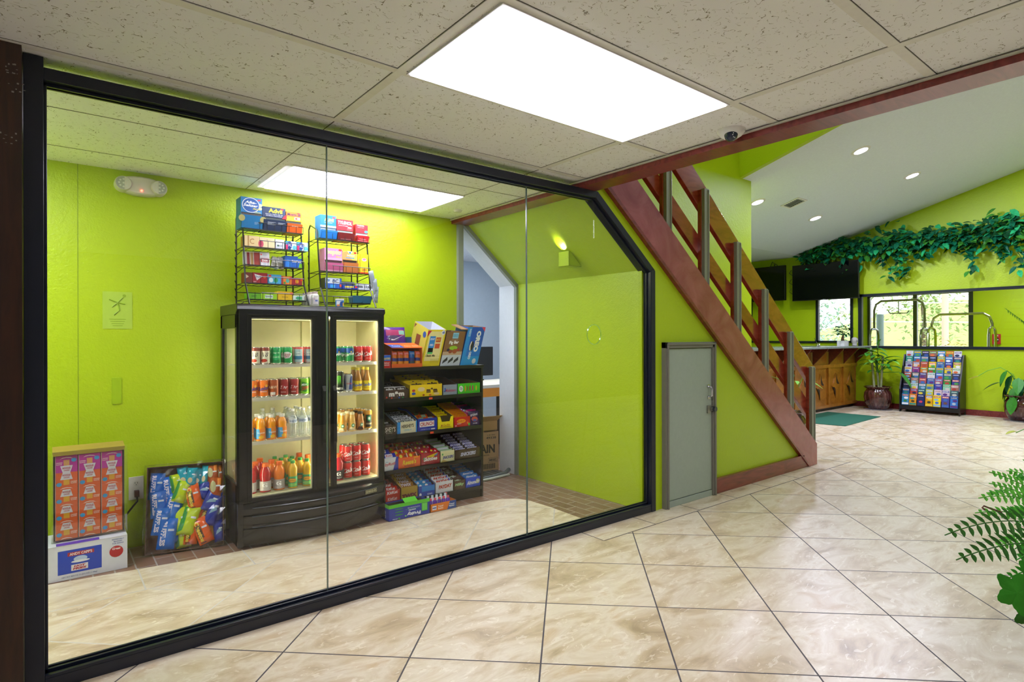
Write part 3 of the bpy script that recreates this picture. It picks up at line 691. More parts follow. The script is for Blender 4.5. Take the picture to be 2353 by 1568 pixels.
# ------------------------------------------------------------------ drinks
ALU = col('#c4c6c8', .25, .9)
def can(name, body, items, r=.0325, h=.121, top=ALU, label='', group='', span=2.6, extra=None):
    t = thing(name, label, 'drink', group=group)
    m = MB(); B = col(body, .3)
    m.lathe([(.0, .003), (r * .7, 0), (r * .82, .002), (r, .012), (r, h - .014), (r * .84, h - .003), (r * .84, h), (r * .76, h - .002), (0, h - .005)], None, 20, ms=[top, top, top, B, B, top, top, top])
    if extra:
        for (z0, z1, c) in extra: m.lathe([(r + .0002, z0 * h), (r + .0002, z1 * h)], c, 20)
    m.prt(cylsurf(r, .012, h - .026, span=span), items); m.build('can', t, smooth=True)
    m = MB(); m.disc((0, .008, h - .001), .009, ALU, (0, 0, 1), 10); m.build('pull_tab', t); return t
def bottle(name, prof, body, capc, caph, capr, lab, items, label='', group='', n=18, fill=None, span=2.6):
    "prof: outline of the body; lab: (z0, z1, colour) or None; last profile point is the mouth"
    t = thing(name, label, 'drink', group=group)
    m = MB(); m.lathe(prof, body, n); m.build('bottle', t, smooth=True)
    z = prof[-1][1]; m = MB(); m.lathe([(capr * .98, z - .004), (capr, z), (capr, z + caph - .002), (capr * .9, z + caph), (0, z + caph)], col(capc, .35), 14); m.build('cap', t, smooth=True)
    if lab:
        r = max(p[0] for p in prof); m = MB(); m.lathe([(r + .0004, lab[0]), (r + .0004, lab[1])], col(lab[2], .4), n)
        m.prt(cylsurf(r + .0006, lab[0], lab[1] - lab[0], span=span), items); m.build('paper_label', t, smooth=False)
    return t
def juice(c): 
    k = 'liquid_' + c
    if k not in _mc:
        t = NT(k); t.setb(Base_Color=srgb(c), Roughness=.12, Emission_Color=srgb(c), Emission_Strength=0.0, Coat_Weight=.6); _mc[k] = t.m
    return _mc[k]
PJ = [(.018, 0), (.031, .004), (.032, .02), (.032, .088), (.029, .096), (.032, .108), (.027, .135), (.016, .148), (.015, .156)]
PW = [(.018, 0), (.030, .004), (.031, .012), (.0285, .03), (.031, .045), (.0285, .06), (.031, .072), (.0285, .088), (.0315, .10), (.0315, .135), (.028, .15), (.014, .178), (.0125, .188)]
PG_ = [(.022, 0), (.036, .004), (.037, .05), (.032, .075), (.037, .10), (.037, .125), (.030, .15), (.021, .165), (.020, .172)]
PT = [(.02, 0), (.031, .003), (.032, .06), (.029, .085), (.032, .11), (.031, .14), (.018, .165), (.014, .172)]
PY = [(.018, 0), (.030, .004), (.031, .07), (.031, .085), (.022, .12), (.0145, .15), (.0135, .165)]
PF = [(.016, 0), (.027, .004), (.0285, .06), (.024, .095), (.019, .12), (.0175, .128)]
BL = {}
def reg(k, o): BL[k] = o; return o
SZ = (0, 0, -9)
# prototypes; each is moved to its first place
def P_v8(): return can('juice_can', '#7d2f1c', [('r', .5, .45, .8, .86, '#e9e6d0'), ('t', .5, .62, .42, .34, '#1c1c1c', 'V8', .3), ('e', .4, .2, .5, .24, '#c0341c'), ('r', .1, .5, .08, .9, '#5aa02a')])
def P_green(): return can('soda_can', '#0e9a55', [('t', .5, .72, .5, .12, '#dff5e0', 'Ginger Ale', .3), ('e', .5, .42, .62, .42, '#2cb56c'), ('t', .5, .42, .5, .12, '#e8ffe8', 'Canada Dry', .2)])
def P_greenred(): return can('soda_can', '#129a4e', [('p', .5, .55, .86, .5, '#e9eef0', [(0, .3), (.2, .9), (.6, 1), (1, .7), (.8, .1), (.4, 0)]), ('t', .5, .62, .6, .17, '#b3152b', 'Canada', .3), ('t', .52, .45, .4, .15, '#b3152b', 'DRY', .3)])
def P_pale(): return can('soda_can', '#c73a34', [('r', .5, .5, .7, .96, '#b6d4dc'), ('r', .5, .35, .7, .25, '#3f87b8'), ('e', .5, .62, .44, .3, '#dfeef2'), ('t', .5, .62, .4, .1, '#356f9a', 'SELTZER')])
def P_sprite(): return can('soda_can', '#0b8f4a', [('p', .5, .78, 1, .44, '#1550a8', [(0, .3), (1, 0), (1, 1), (0, 1)]), ('t', .52, .5, .95, .3, '#ffffff', 'Sprite', .1, .18, .03), ('e', .68, .72, .12, .12, '#ffe14a')])
def P_cola(): return can('soda_can', '#cf1c1c', [('t', .5, .55, .92, .36, '#ffffff', 'Cola', .35, .2, .03), ('t', .5, .2, .3, .07, '#f2c8c8', 'ORIGINAL TASTE')])
def P_orange(): return can('soda_can', '#f07a14', [('t', .5, .55, .92, .28, '#1c3f9c', 'Sunkist', .1, .12, .03), ('t', .5, .32, .5, .08, '#ffffff', 'ORANGE SODA'), ('e', .7, .72, .2, .2, '#ffc23c')])
def P_brown(): return can('soda_can', '#b2501c', [('t', .5, .6, .7, .2, '#f7e3c2', 'A&W', .1), ('r', .5, .15, .4, .2, '#e8e2d8')])
def P_redoval(): return can('soda_can', '#9c1c1e', [('e', .55, .55, .66, .42, '#b3272a'), ('t', .55, .55, .6, .24, '#ffffff', 'Dr', .2), ('t', .5, .2, .4, .08, '#e9c6c6', 'PEPPER')])
def P_dew(): return can('soda_can', '#7ecb22', [('p', .5, .5, .9, .8, '#2f8f2a', [(0, .2), (.5, .5), (.2, 1), (1, .8), (.7, 0)]), ('t', .45, .68, .42, .16, '#ffffff', 'Mtn', .2, .15), ('t', .58, .42, .66, .28, '#c81f1f', 'DEW', .2, .15, .03)])
def P_monster(): return can('energy_drink_can', '#121412', [('p', .38, .62, .07, .5, '#5fd02a', [(0, 1), (1, .95), (.7, .4), (.9, 0), (.2, .4)]), ('p', .5, .6, .07, .56, '#5fd02a', [(0, 1), (1, .95), (.7, .4), (.9, 0), (.2, .4)]), ('p', .62, .62, .07, .5, '#5fd02a', [(0, 1), (1, .95), (.7, .4), (.9, 0), (.2, .4)]), ('t', .5, .16, .8, .12, '#e8ede8', 'MONSTER', 0, 0, .02)], h=.158)
def P_bull(): return can('energy_drink_can', '#b9c0c8', [('p', .7, .55, .5, .9, '#24418f', [(0, 0), (1, 0), (1, 1), (.3, 1)]), ('p', .15, .55, .3, .9, '#24418f', [(0, 0), (.6, 0), (.2, 1), (0, 1)]), ('t', .5, .5, .5, .1, '#c8142a', 'Red Bull')], r=.029, h=.134)
def P_yoo(): return bottle('chocolate_drink_bottle', PY, juice('#a06a1c'), '#e9d23a', .016, .0155, (.012, .082, '#f0d81a'), [('t', .5, .6, .9, .4, '#1a48b8', 'Yoo-hoo', .2, .1, .03), ('t', .5, .25, .6, .12, '#b3152b', 'CHOCOLATE DRINK')])
def P_juice(): return bottle('orange_juice_bottle', PJ, juice('#f09a12'), '#f0efe8', .016, .018, (.008, .086, '#f08a1e'), [('p', .3, .5, .5, .9, '#3f9fd8', [(0, 0), (1, .1), (.8, .6), (.9, 1), (0, 1)]), ('t', .6, .6, .6, .2, '#ffffff', 'Tropicana', .1, .05), ('e', .62, .25, .4, .3, '#f7c02c')])
def P_water(): return bottle('water_bottle', PW, PETC, '#f4f6f6', .012, .014, (.103, .132, '#dfe9f2'), [('t', .5, .5, .7, .5, '#2a62a8', 'WATER')])
def P_frap(c, i): return bottle('coffee_drink_bottle', PF, juice(c), '#e8dcae' if i else '#2c1c12', .014, .0195, (.006, .07, c), [('e', .55, .62, .36, .42, '#1c8a5a'), ('e', .55, .62, .2, .24, '#dfeee2'), ('p', .4, .25, .7, .4, '#f0e2b8' if i else '#4a2a14', [(0, 0), (1, 0), (.8, .8), (.3, 1)]), ('t', .5, .15, .7, .12, '#3a2414', 'FRAPPUCCINO')])
def P_espresso(): return can('coffee_drink_can', '#c08a2c', [('r', .5, .45, .7, .75, '#151312'), ('e', .5, .6, .4, .34, '#1c8a5a'), ('e', .5, .6, .2, .18, '#eef3ee'), ('t', .5, .28, .6, .1, '#e8dcae', 'DOUBLESHOT')], r=.0285, h=.15)
def P_gat(c, lab='#c8c4bc'): return bottle('sports_drink_bottle', PG_, juice(c), '#f06a14', .022, .021, (.012, .074, lab), [('t', .5, .6, .34, .5, '#ffffff' if lab != '#e8e4dc' else '#222222', 'G', 0, 0, .05), ('t', .5, .18, .5, .14, '#e8e4e4', 'FRUIT')])
def P_tea(): return bottle('iced_tea_bottle', PT, juice('#e0b010'), '#2a9a3a', .016, .0155, (.012, .082, '#3fb06a'), [('e', .5, .62, .7, .42, '#c8281e'), ('e', .5, .62, .64, .34, '#f4c21e'), ('t', .5, .62, .52, .16, '#b3152b', 'Lipton', .1), ('e', .5, .2, .8, .3, '#8fd06a')])
protos = {}
def put(key, fn, loc, label, group, rz=0.0):
    if key not in protos:
        o = fn(); protos[key] = o; o.location = loc; o.rotation_euler = (0, 0, rz); o['label'] = label; o['group'] = group
    else: o = dup(protos[key], loc, rz, label, group)
    return o
Y0 = 4.125
TOP = 1.1925; R2 = .9725; R3 = .6825; R4 = .3355
rows = [
 (TOP, 'drinks on the top refrigerator shelf', 'top shelf', [
  ('v8', P_v8, 1.085, 'brown and cream vegetable juice can'), ('v8', P_v8, 1.145, 'brown and cream vegetable juice can'), ('green', P_green, 1.218, 'bright green ginger soda can'), ('greenred', P_greenred, 1.296, 'green soda can with white and red script'),
  ('pale', P_pale, 1.373, 'pale blue and red soda can'), ('pale', P_pale, 1.447, 'pale blue and red soda can'),
  ('sprite', P_sprite, 1.647, 'green and blue lemon soda can'), ('sprite', P_sprite, 1.742, 'green and blue lemon soda can'), ('cola', P_cola, 1.815, 'red cola can with white script'), ('cola', P_cola, 1.885, 'red cola can with white script')]),
 (R2, 'drinks on the second refrigerator shelf', 'second shelf', [
  ('orange', P_orange, 1.06, 'orange soda can with blue lettering'), ('orange', P_orange, 1.132, 'orange soda can with blue lettering'), ('brown', P_brown, 1.20, 'rust brown root beer can'), ('redoval', P_redoval, 1.27, 'dark red soda can with a white word'), ('redoval', P_redoval, 1.34, 'dark red soda can with a white word'),
  ('dew', P_dew, 1.408, 'lime green citrus soda can'), ('dew', P_dew, 1.475, 'lime green citrus soda can'),
  ('monster', P_monster, 1.665, 'tall black energy drink can with green claw marks'), ('bull', P_bull, 1.735, 'slim silver and blue energy drink can'), ('yoo', P_yoo, 1.808, 'brown chocolate drink bottle with yellow label'), ('yoo', P_yoo, 1.880, 'brown chocolate drink bottle with yellow label')]),
 (R3, 'drinks on the third refrigerator shelf', 'third shelf', [
  ('juice', P_juice, 1.04, 'orange juice bottle with a white cap'), ('juice', P_juice, 1.115, 'orange juice bottle with a white cap'), ('juice', P_juice, 1.185, 'orange juice bottle with a white cap'), ('juice', P_juice, 1.255, 'orange juice bottle with a white cap'),
  ('water', P_water, 1.325, 'clear water bottle'), ('water', P_water, 1.40, 'clear water bottle'), ('water', P_water, 1.47, 'clear water bottle'),
  ('frapA', lambda: P_frap('#d8962c', 1), 1.69, 'caramel coloured coffee bottle'), ('frapB', lambda: P_frap('#e0b45c', 1), 1.76, 'vanilla coloured coffee bottle'), ('frapC', lambda: P_frap('#b87a3a', 0), 1.825, 'mocha coloured coffee bottle with dark cap'), ('esp', P_espresso, 1.89, 'gold and black coffee can')]),
]
NUM = ['first', 'second', 'third', 'fourth', 'fifth', 'sixth', 'seventh', 'eighth', 'ninth', 'tenth', 'eleventh']
def row_put(z, grp, word, lst, depth=(0,), word2='front row'):
    for k, (key, fn, x, nm) in enumerate(lst):
        rzz = random.uniform(-.25, .25)
        put(key, fn, (x, Y0 + random.uniform(-.004, .004), z), '%s, front row, %s, %s from left' % (nm.replace(' with a white word', '').replace(' with blue lettering', '').replace(' with white and red script', ' with script'), word, NUM[k]), grp, rzz)
for r in rows: row_put(*r)
# second rows behind
for z, grp, word, lst in rows:
    for k, (key, fn, x, nm) in enumerate(lst):
        if key in ('bull', 'esp', 'frapA') : pass
        d = .078 if z < 1.19 else .072
        put(key, fn, (x + random.uniform(-.003, .003), Y0 + d, z), '%s, second row, %s, %s from left' % (nm.replace(' with a white word', '').replace(' with blue lettering', '').replace(' with white and red script', ' with script'), word, NUM[k]), grp, random.uniform(-.4, .4))
for i, x in enumerate((1.66, 1.725, 1.79, 1.855)):
    put('esp', P_espresso, (x + .02, Y0 + .152, R3 + .0), 'gold and black coffee can, back row, third shelf, %s from left' % NUM[i], 'drinks on the third refrigerator shelf')
for i, x in enumerate((1.17, 1.24, 1.33, 1.40)):
    put('water', P_water, (x, Y0 + .156, R3), 'clear water bottle in the back row of the third shelf, %s from the left' % NUM[i], 'drinks on the third refrigerator shelf')
# bottom compartment
g4 = 'drinks on the refrigerator floor'
lo_ = [('gatR', lambda: P_gat('#b8141c', '#c8c4bc'), 1.145, 4.125, 'red sports drink bottle with orange cap, front left of the bottom compartment'),
 ('gatR', None, 1.055, 4.135, 'red sports drink bottle with orange cap, at the left edge of the bottom compartment'),
 ('gatR', None, 1.10, 4.21, 'red sports drink bottle behind the front left one'),
 ('gatR', None, 1.16, 4.31, 'red sports drink bottle with orange cap, far back left in the bottom compartment'),
 ('gatR', None, 1.05, 4.30, 'red sports drink bottle in the back left corner of the bottom compartment'),
 ('gatO', lambda: P_gat('#f0801c', '#b4aeaa'), 1.235, 4.125, 'orange sports drink bottle with grey label in the front row'),
 ('gatO', None, 1.21, 4.21, 'orange sports drink bottle, second row left of the iced teas'),
 ('gatO', None, 1.47, 4.23, 'orange sports drink bottle behind the right hand iced teas'),
 ('gatO', None, 1.44, 4.33, 'orange sports drink bottle in the back right of the left door'),
 ('tea', P_tea, 1.325, 4.115, 'yellow iced tea bottle with green cap, front row left one'),
 ('tea', None, 1.425, 4.115, 'yellow iced tea bottle with green cap, front row right one'),
 ('tea', None, 1.33, 4.19, 'yellow iced tea bottle with green cap, second row left one'),
 ('tea', None, 1.40, 4.19, 'yellow iced tea bottle with green cap, second row right one'),
 ('tea', None, 1.29, 4.26, 'yellow iced tea bottle with green cap, third row left one'),
 ('tea', None, 1.37, 4.27, 'yellow iced tea bottle with green cap, third row right one'),
 ('tea', None, 1.27, 4.34, 'yellow iced tea bottle with green cap, fourth row left one'),
 ('tea', None, 1.35, 4.35, 'yellow iced tea bottle with green cap, fourth row right one'),
 ('gatW', lambda: P_gat('#c02030', '#26262a'), 1.655, 4.125, 'pink red sports drink bottle with black label beside the cola cans'),
 ('gatW', None, 1.66, 4.22, 'pink red sports drink bottle behind the one beside the cola cans')]
for key, fn, x, y, lb in lo_: put(key, fn, (x, y, R4), lb, g4, random.uniform(-.2, .2))
for k, x in enumerate((1.728, 1.797, 1.868)):
    for j, y in enumerate((4.125, 4.20)):
        for q_ in (0, 1):
            put('cola', P_cola, (x, y, R4 + .1215 * q_), 'red cola can %s a two-high stack, %s stack from left, %s row' % ('on top of' if q_ else 'at the bottom of', NUM[k], ('front', 'back')[j]), g4, random.uniform(-.2, .2))
# ================================================================== WIRE RACKS ON THE REFRIGERATOR
WIRE = col('#101114', .3)
def rack(x0, x1, zs, label, name='wire_display_rack', lowfrom=None):
    t = thing(name, label, 'rack', (0, 0, 0))
    yb, z0 = 4.44, FZ; ztop = zs[0] + .07
    for x in (x0, x1):
        m = MB(); m.tube([(x, yb, z0), (x, yb, ztop + .02), (x, yb - .03, ztop + .05), (x, yb - .16, ztop + .0), (x, 4.26, zs[0]), (x, 4.2, zs[-2]), (x, 4.10, z0 + .004)], .0055, WIRE, 6)
        for z in [zs[0] - .03] + [a - .03 for a in zs[1:]]: m.tube([(x, yb, z - .01), (x, 4.24, z + .012)], .003, WIRE, 5)
        for k in range(9): m.tube([(x - .002, yb, z0 + .05 + k * .055), (x - .012, yb - .012, z0 + .07 + k * .055)], .003, WIRE, 5)
        m.build('side_frame', t)
    m = MB(); m.tube([(x1 - .05, yb, z0), (x1 - .05, yb, ztop)], .005, WIRE, 6); m.tube([(x0, yb, z0 + .1), (x1, yb, z0 + .1)], .003, WIRE, 5); m.build('back_upright', t)
    for i, z in enumerate(zs):
        yf = 4.20 if i < 4 else 4.15
        if i == 0: yf = 4.215
        m = MB(); h = .045
        m.box(x0, yf, z - .006, x1, yf + .012, z + .001, WIRE); m.box(x0, yb - .02, z - .004, x1, yb - .014, z, WIRE)
        for k in range(9): x = x0 + (x1 - x0) * k / 8; m.tube([(x, yb - .015, z - .002), (x, yf, z - .002), (x, yf - .001, z + h * (1 if (k > 1 or i == 4) else 0) + .001)], .0018, WIRE, 5)
        m.tube([(x0 + (x1 - x0) * .23, yf - .001, z + h), (x1, yf - .001, z + h)], .0028, WIRE, 5)
        for x in (x0, x1): m.tube([(x, yf, z), (x, yb, z)], .0025, WIRE, 5)
        m.build('basket', t)
    return t
ZA = [2.125, 2.0, 1.875, 1.752, 1.638]; ZB = [2.11, 1.867, 1.742, 1.638]
rack(1.04, 1.435, ZA, 'black wire display rack on the left of the refrigerator top')
rack(1.555, 1.945, ZB, 'black wire display rack on the right of the refrigerator top')

def carton(name, W, D, H, c, items, label, cat='box', group=None, side=None, sideitems=None):
    m = MB(); m.box(0, 0, 0, W, D, H, c)
    if side: m.add([(-.0004, D, 0), (-.0004, 0, 0), (-.0004, 0, H), (-.0004, D, H)], [(0, 1, 2, 3)], side)
    m.prt(front(W, H), items)
    if sideitems: m.prt(flat((0, D, 0), (0, -1, 0), (0, 0, 1), D, H), sideitems)
    return tag(m.build(name), label, cat, group)
def dispenser(name, W, D, H, h1, c, top, low, label, group, lip=.03, lowc=None, dark='#3c4a48'):
    "dispenser carton: tall printed header, dark opening, lower bin leaning out"
    m = MB(); m.box(0, .004, 0, W, D, H, c); lc = lowc or c
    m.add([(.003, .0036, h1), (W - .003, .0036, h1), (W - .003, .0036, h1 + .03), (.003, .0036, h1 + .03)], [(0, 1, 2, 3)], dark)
    m.box(0, 0, h1 + .022, W, .004, H, c)
    m.prism([(.004, 0), (-.008, 0), (-lip, h1), (-lip + .002, h1), (-.002, .006), (.004, .006)], 'x', 0, W, lc)
    for x in (0, W - .0015): m.prism([(.004, 0), (-.008, 0), (-lip, h1), (.004, h1)], 'x', x, x + .0015, lc)
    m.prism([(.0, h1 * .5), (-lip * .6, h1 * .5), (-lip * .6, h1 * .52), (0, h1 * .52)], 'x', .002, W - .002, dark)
    m.prt(front(W, H - h1 - .022, 0, 0, h1 + .022), top)
    a = Vector((0, -lip + .008, h1)).normalized()
    m.prt(flat((0, -.008, 0), (1, 0, 0), a, W, h1 / a.z * 1.0 * .98), low)
    return tag(m.build(name), label, 'box', group)
def lines(y0, n, c='#ffffff', x=.5, w=.7, h=.03, dz=.07): return [('r', x - .04 * (k % 3), y0 - dz * k, w - .08 * (k % 3), h, c) for k in range(n)]
G1 = 'medicine cartons on the top shelf of the left rack'; YA = 4.235
place(dispenser('medicine_box', .137, .13, .212, .085, '#1c7fc0', [('e', .47, .5, .84, .98, '#e6eef2'), ('e', .47, .5, .77, .9, '#1658a8'), ('t', .46, .68, .55, .17, '#f2f6fa', 'Alka-', .3, -.04, .03), ('t', .46, .48, .7, .17, '#f2f6fa', 'Seltzer', .3, -.04, .03), ('t', .74, .27, .36, .11, '#f0e02a', 'PLUS', .2, 0, .03), ('e', .86, .87, .17, .1, '#d8323c'), ('e', .93, .55, .16, .2, '#e6dca8'), ('e', .92, .33, .16, .2, '#e6dca8'), ('t', .78, .05, .3, .1, '#d8dc6a', 'COLD')], [('e', .0, .75, .3, .5, '#c8c07a'), ('e', 1, .75, .3, .5, '#c8c07a')] + lines(.5, 3, '#a8c8ea', .75, .3), 'blue fizzy cold tablet carton with a round emblem, tallest on the left rack', G1, dark='#4a4644'), (1.022, YA, 2.127))
place(dispenser('medicine_box', .155, .12, .168, .075, '#1c3358', [('t', .56, .66, .6, .42, '#f6e81c', 'Advil', 0, -.03, .03), ('t', .5, .3, .74, .1, '#e4e8ec', 'Ibuprofen Tablets, 200 mg'), ('t', .5, .16, .7, .09, '#e4e8ec', 'Pain Reliever / Fever Reducer'), ('p', .95, .2, .22, .5, '#a81c2a', [(0, 0), (1, 0), (1, 1), (.5, .7)]), ('e', .85, .88, .14, .16, '#e02c3c')], lines(.8, 4, '#c4d0de', .35, .35) + lines(.8, 3, '#c4d0de', .78, .3), 'navy painkiller carton with yellow lettering on the left rack', G1), (1.162, YA, 2.123))
place(dispenser('medicine_box', .108, .11, .155, .068, '#f07a18', [('r', .5, .22, 1, .44, '#f2c81c'), ('t', .5, .72, .86, .28, '#2c2a5a', 'Motrin IB', .2, 0, .03), ('r', .72, .3, .36, .3, '#f4f0e0'), ('r', .66, .3, .16, .2, '#b8452a'), ('e', .8, .92, .2, .14, '#e8362a')], [('t', .5, .75, .4, .1, '#f8e0c8', 'MOTRIN IB')], 'orange and yellow painkiller carton at the right end of the top shelf', G1, lip=.028, lowc='#e8641c'), (1.322, YA, 2.121))
G2 = 'boxes on the second shelf of the left rack'; z = 2.0025
c_ = carton('soap_box', .095, .1, .075, '#e8cf98', [('r', .25, .5, .1, 1, '#c09458'), ('t', .5, .5, .3, .5, '#b07838', 'C', 0, 0, 0)], 'tan carton at the left end of the second shelf of the left rack', group=G2, side='#b8843c'); place(c_, (1.045, YA, z))
c_ = carton('soap_box', .10, .1, .072, '#ead9a8', [('e', .08, .35, .35, .7, '#d0506c'), ('e', .05, .4, .2, .45, '#b82a50'), ('t', .5, .75, .1, .12, '#8a6a3a', 'W')], 'cream carton with a pink flower on the left rack', group=G2); place(c_, (1.143, YA, z))
c_ = carton('soap_box', .062, .1, .068, '#d5dbe4', [('e', .3, .35, .2, .2, '#2a6a3a'), ('t', .6, .35, .55, .12, '#444c58', 'MOIST')], 'plain pale grey carton on the second shelf of the left rack', group=G2); place(c_, (1.247, YA, z))
for i, x in enumerate((1.325, 1.405)):
    c_ = carton('tissue_pack', .078, .09, .062, '#2aa0c8', [('r', .7, .5, .5, 1, '#cfe6f2'), ('e', .35, .55, .42, .9, '#1c3f98'), ('r', .1, .3, .2, .6, '#d0286a'), ('t', .36, .55, .3, .3, '#e8f2fa', 'XL'), ('e', .78, .3, .34, .5, '#58bde0')], 'blue and white tissue pack on the second shelf, %s one' % ('left', 'right')[i], group='blue tissue packs', side='#128a90'); place(c_, (x - .008, YA - .005, z))
G3 = 'packs on the third shelf of the left rack'; z = 1.8775
for i in range(5):
    last = i == 4
    c_ = carton('playing_card_pack', .062, .018, .1, '#e4e2ea', [('r', .5, .42, .84, .3, '#b81c34'), ('t', .5, .42, .6, .24, '#f6f2f4', 'Bee', 0, 0, .02), ('e', .5, .8, .5, .2, '#c8ccd6'), ('e', .5, .15, .4, .16, '#c8ccd6'), ('r', .14, .82, .14, .1, '#e83018')] if last else [('r', .5, .5, .9, .9, ('#d8d4dc', '#9c2c3c', '#c8a06a', '#a8342c')[i])], 'white and red playing card pack, front of the leaning stack' if last else 'card pack leaning in the stack on the left rack, %s from the left' % NUM[i], group='playing card packs')
    place(c_, (1.05 + .02 * i + (.02 if last else 0), YA + .06 - .012 * i, z), rz=-.1, rx=-.22)
for i in range(2):
    c_ = carton('cigar_pack', .05, .022, .085, '#ccc9bf', [('r', .5, .28, .86, .34, '#6f6a4c'), ('t', .5, .78, .6, .12, '#4a4a48', 'Sobra')], 'grey white pack leaning on the third shelf, %s one' % ('left', 'right')[i], group='grey white packs', side='#a8a498'); place(c_, (1.225 + .038 * i, YA + .02, z + .002), rx=-.35, ry=.22)
c_ = carton('tampon_box', .125, .09, .083, '#1660c0', [('e', .2, .3, .3, .8, '#2a86e0'), ('t', .66, .55, .55, .2, '#ffffff', 'TAMPAX', 0, -.04, .03), ('p', .88, .2, .24, .4, '#8fdc2a', [(0, 0), (1, 0), (1, 1), (.3, 1)]), ('p', .86, .9, .28, .2, '#8fdc2a', [(.0, .2), (.9, 0), (1, 1), (.1, 1)])], 'blue and lime tampon carton on the third shelf', group=G3); place(c_, (1.312, YA, z))
G4 = 'boxes on the fourth shelf of the left rack'; z = 1.7545
for x, W, H, c, it, lb in ((1.045, .05, .07, '#7a2c22', [('p', .3, .6, .5, .5, '#d8c8a8', [(0, 0), (1, .5), (0, 1)])], 'brown sided condiment carton at the left end of the fourth shelf'),
    (1.097, .096, .072, '#a81c2c', [('p', .4, .6, .6, .7, '#efe8e8', [(0, .9), (1, .6), (.6, .3), (.3, 0)]), ('t', .35, .62, .3, .2, '#2a5a9c', 'Emer'), ('e', .8, .6, .2, .2, '#f07a2c'), ('t', .15, .12, .2, .1, '#f4dcdc', 'BERRY')], 'dark red drink mix carton on the fourth shelf'),
    (1.195, .092, .066, '#48a8dc', [('r', .16, .85, .2, .2, '#e03c2a'), ('e', .6, .4, .3, .5, '#2ca05a'), ('e', .25, .4, .3, .5, '#d8eefa')], 'sky blue drink mix carton on the fourth shelf'),
    (1.289, .07, .06, '#f08a2a', [('r', .08, .5, .16, 1, '#c83a3a'), ('e', .6, .45, .34, .5, '#58b8a8'), ('r', .9, .8, .2, .4, '#e83c34'), ('e', .3, .2, .2, .3, '#3a9a3a')], 'orange drink mix carton on the fourth shelf'),
    (1.361, .072, .052, '#a82430', [('e', .5, .5, .35, .6, '#f0901c'), ('e', .5, .5, .14, .4, '#f7dc2a'), ('r', .95, .8, .2, .4, '#f0501c')], 'small red drink mix carton at the right end of the fourth shelf')):
    c_ = carton('drink_mix_box', W, .09, H, c, it, lb, group=G4); place(c_, (x, YA, z))
G5 = 'boxes in the bottom basket of the left rack'; z = 1.6405; YL = 4.185
for x, W, H, c, it, lb in ((1.05, .085, .038, '#6cb81c', [('t', .5, .5, .4, .4, '#2a6a2a', 'SWEET')], 'dark green sided long sweetener box at the left of the bottom basket'),
    (1.137, .105, .04, '#a0dc1c', [('r', .5, .5, .5, .6, '#e4f4e8'), ('t', .5, .5, .45, .4, '#1c5a3a', 'Splenda')], 'lime box with a white label in the bottom basket'),
    (1.245, .105, .06, '#f2c81a', [('r', .5, .8, 1, .3, '#dca81a'), ('t', .5, .35, .4, .2, '#a87818', 'SPLENDA'), ('r', .93, .78, .2, .25, '#e84a1c')], 'yellow sweetener box in the bottom basket'),
    (1.353, .078, .036, '#dff2ea', [('p', .5, .5, .6, .6, '#3fae72', [(0, .5), (.3, 0), (1, 0), (1, 1), (.3, 1)]), ('r', .5, .06, 1, .12, '#2ca04a')], 'white and green box at the right of the bottom basket')):
    c_ = carton('sweetener_box', W, .08, H, c, it, lb, group=G5); place(c_, (x, YL, z))
# right rack
G6 = 'medicine cartons on the top shelf of the right rack'
place(dispenser('medicine_box', .12, .11, .175, .06, '#1478b8', [('t', .55, .62, .6, .24, '#e8e03c', 'ALEVE', .1, -.02, .03), ('t', .5, .4, .5, .08, '#cfe4f2', 'naproxen sodium'), ('r', .5, .1, 1, .14, '#e8dc92'), ('e', .85, .85, .2, .14, '#d83a4a')], [('r', .5, .9, 1, .1, '#4aa6e0')], 'blue painkiller carton at the left end of the right rack', G6, lip=.03, lowc='#1a82dc', dark='#7c8c88'), (1.568, YA, 2.112))
place(dispenser('medicine_box', .13, .11, .16, .055, '#b3202f', [('t', .5, .7, .84, .3, '#f6ecec', 'TYLENOL', .15, -.03, .03), ('t', .4, .42, .55, .1, '#e8c8cc', 'Extra Strength'), ('r', .78, .3, .22, .1, '#f0e4e4'), ('r', .76, .14, .3, .22, '#e0484c')], [('t', .5, .2, .6, .1, '#e8c0c4', 'EXTRA STRENGTH')], 'large red painkiller carton in the middle of the right rack', G6, lip=.034, lowc='#8c1c2a', dark='#8a9894'), (1.692, YA, 2.11))
place(dispenser('medicine_box', .10, .10, .14, .052, '#b8222e', [('t', .4, .86, .6, .14, '#f6ecec', 'TYLENOL', .15), ('t', .4, .64, .5, .08, '#e8c8cc', 'COLD + FLU'), ('e', .85, .2, .3, .3, '#4a9ad0')], [('t', .5, .5, .6, .12, '#f2d0d0', 'TYLENOL'), ('r', .5, .25, .8, .06, '#f2d0d0')], 'smaller red painkiller carton at the right end of the right rack', G6, lip=.026, lowc='#d4202e', dark='#9aa8a8'), (1.842, YA, 2.108))
G7 = 'boxes on the middle shelf of the right rack'; z = 1.8695
place(dispenser('medicine_box', .135, .11, .175, .065, '#e08ab8', [('r', .5, .1, 1, .2, '#f0a8cc'), ('t', .5, .62, .86, .5, '#f2ee9a', 'pepto', .1, 0, .05), ('t', .8, .3, .3, .12, '#f6ee2a', 'Bismol'), ('e', .88, .9, .2, .16, '#f04a2a')], [('r', .5, .4, 1, .7, '#c8608c'), ('r', .5, .1, 1, .2, '#f0b0d0')], 'pink stomach remedy carton on the right rack', G7, lowc='#d86a9c', dark='#4a2a34', lip=.02), (1.60, YA, z))
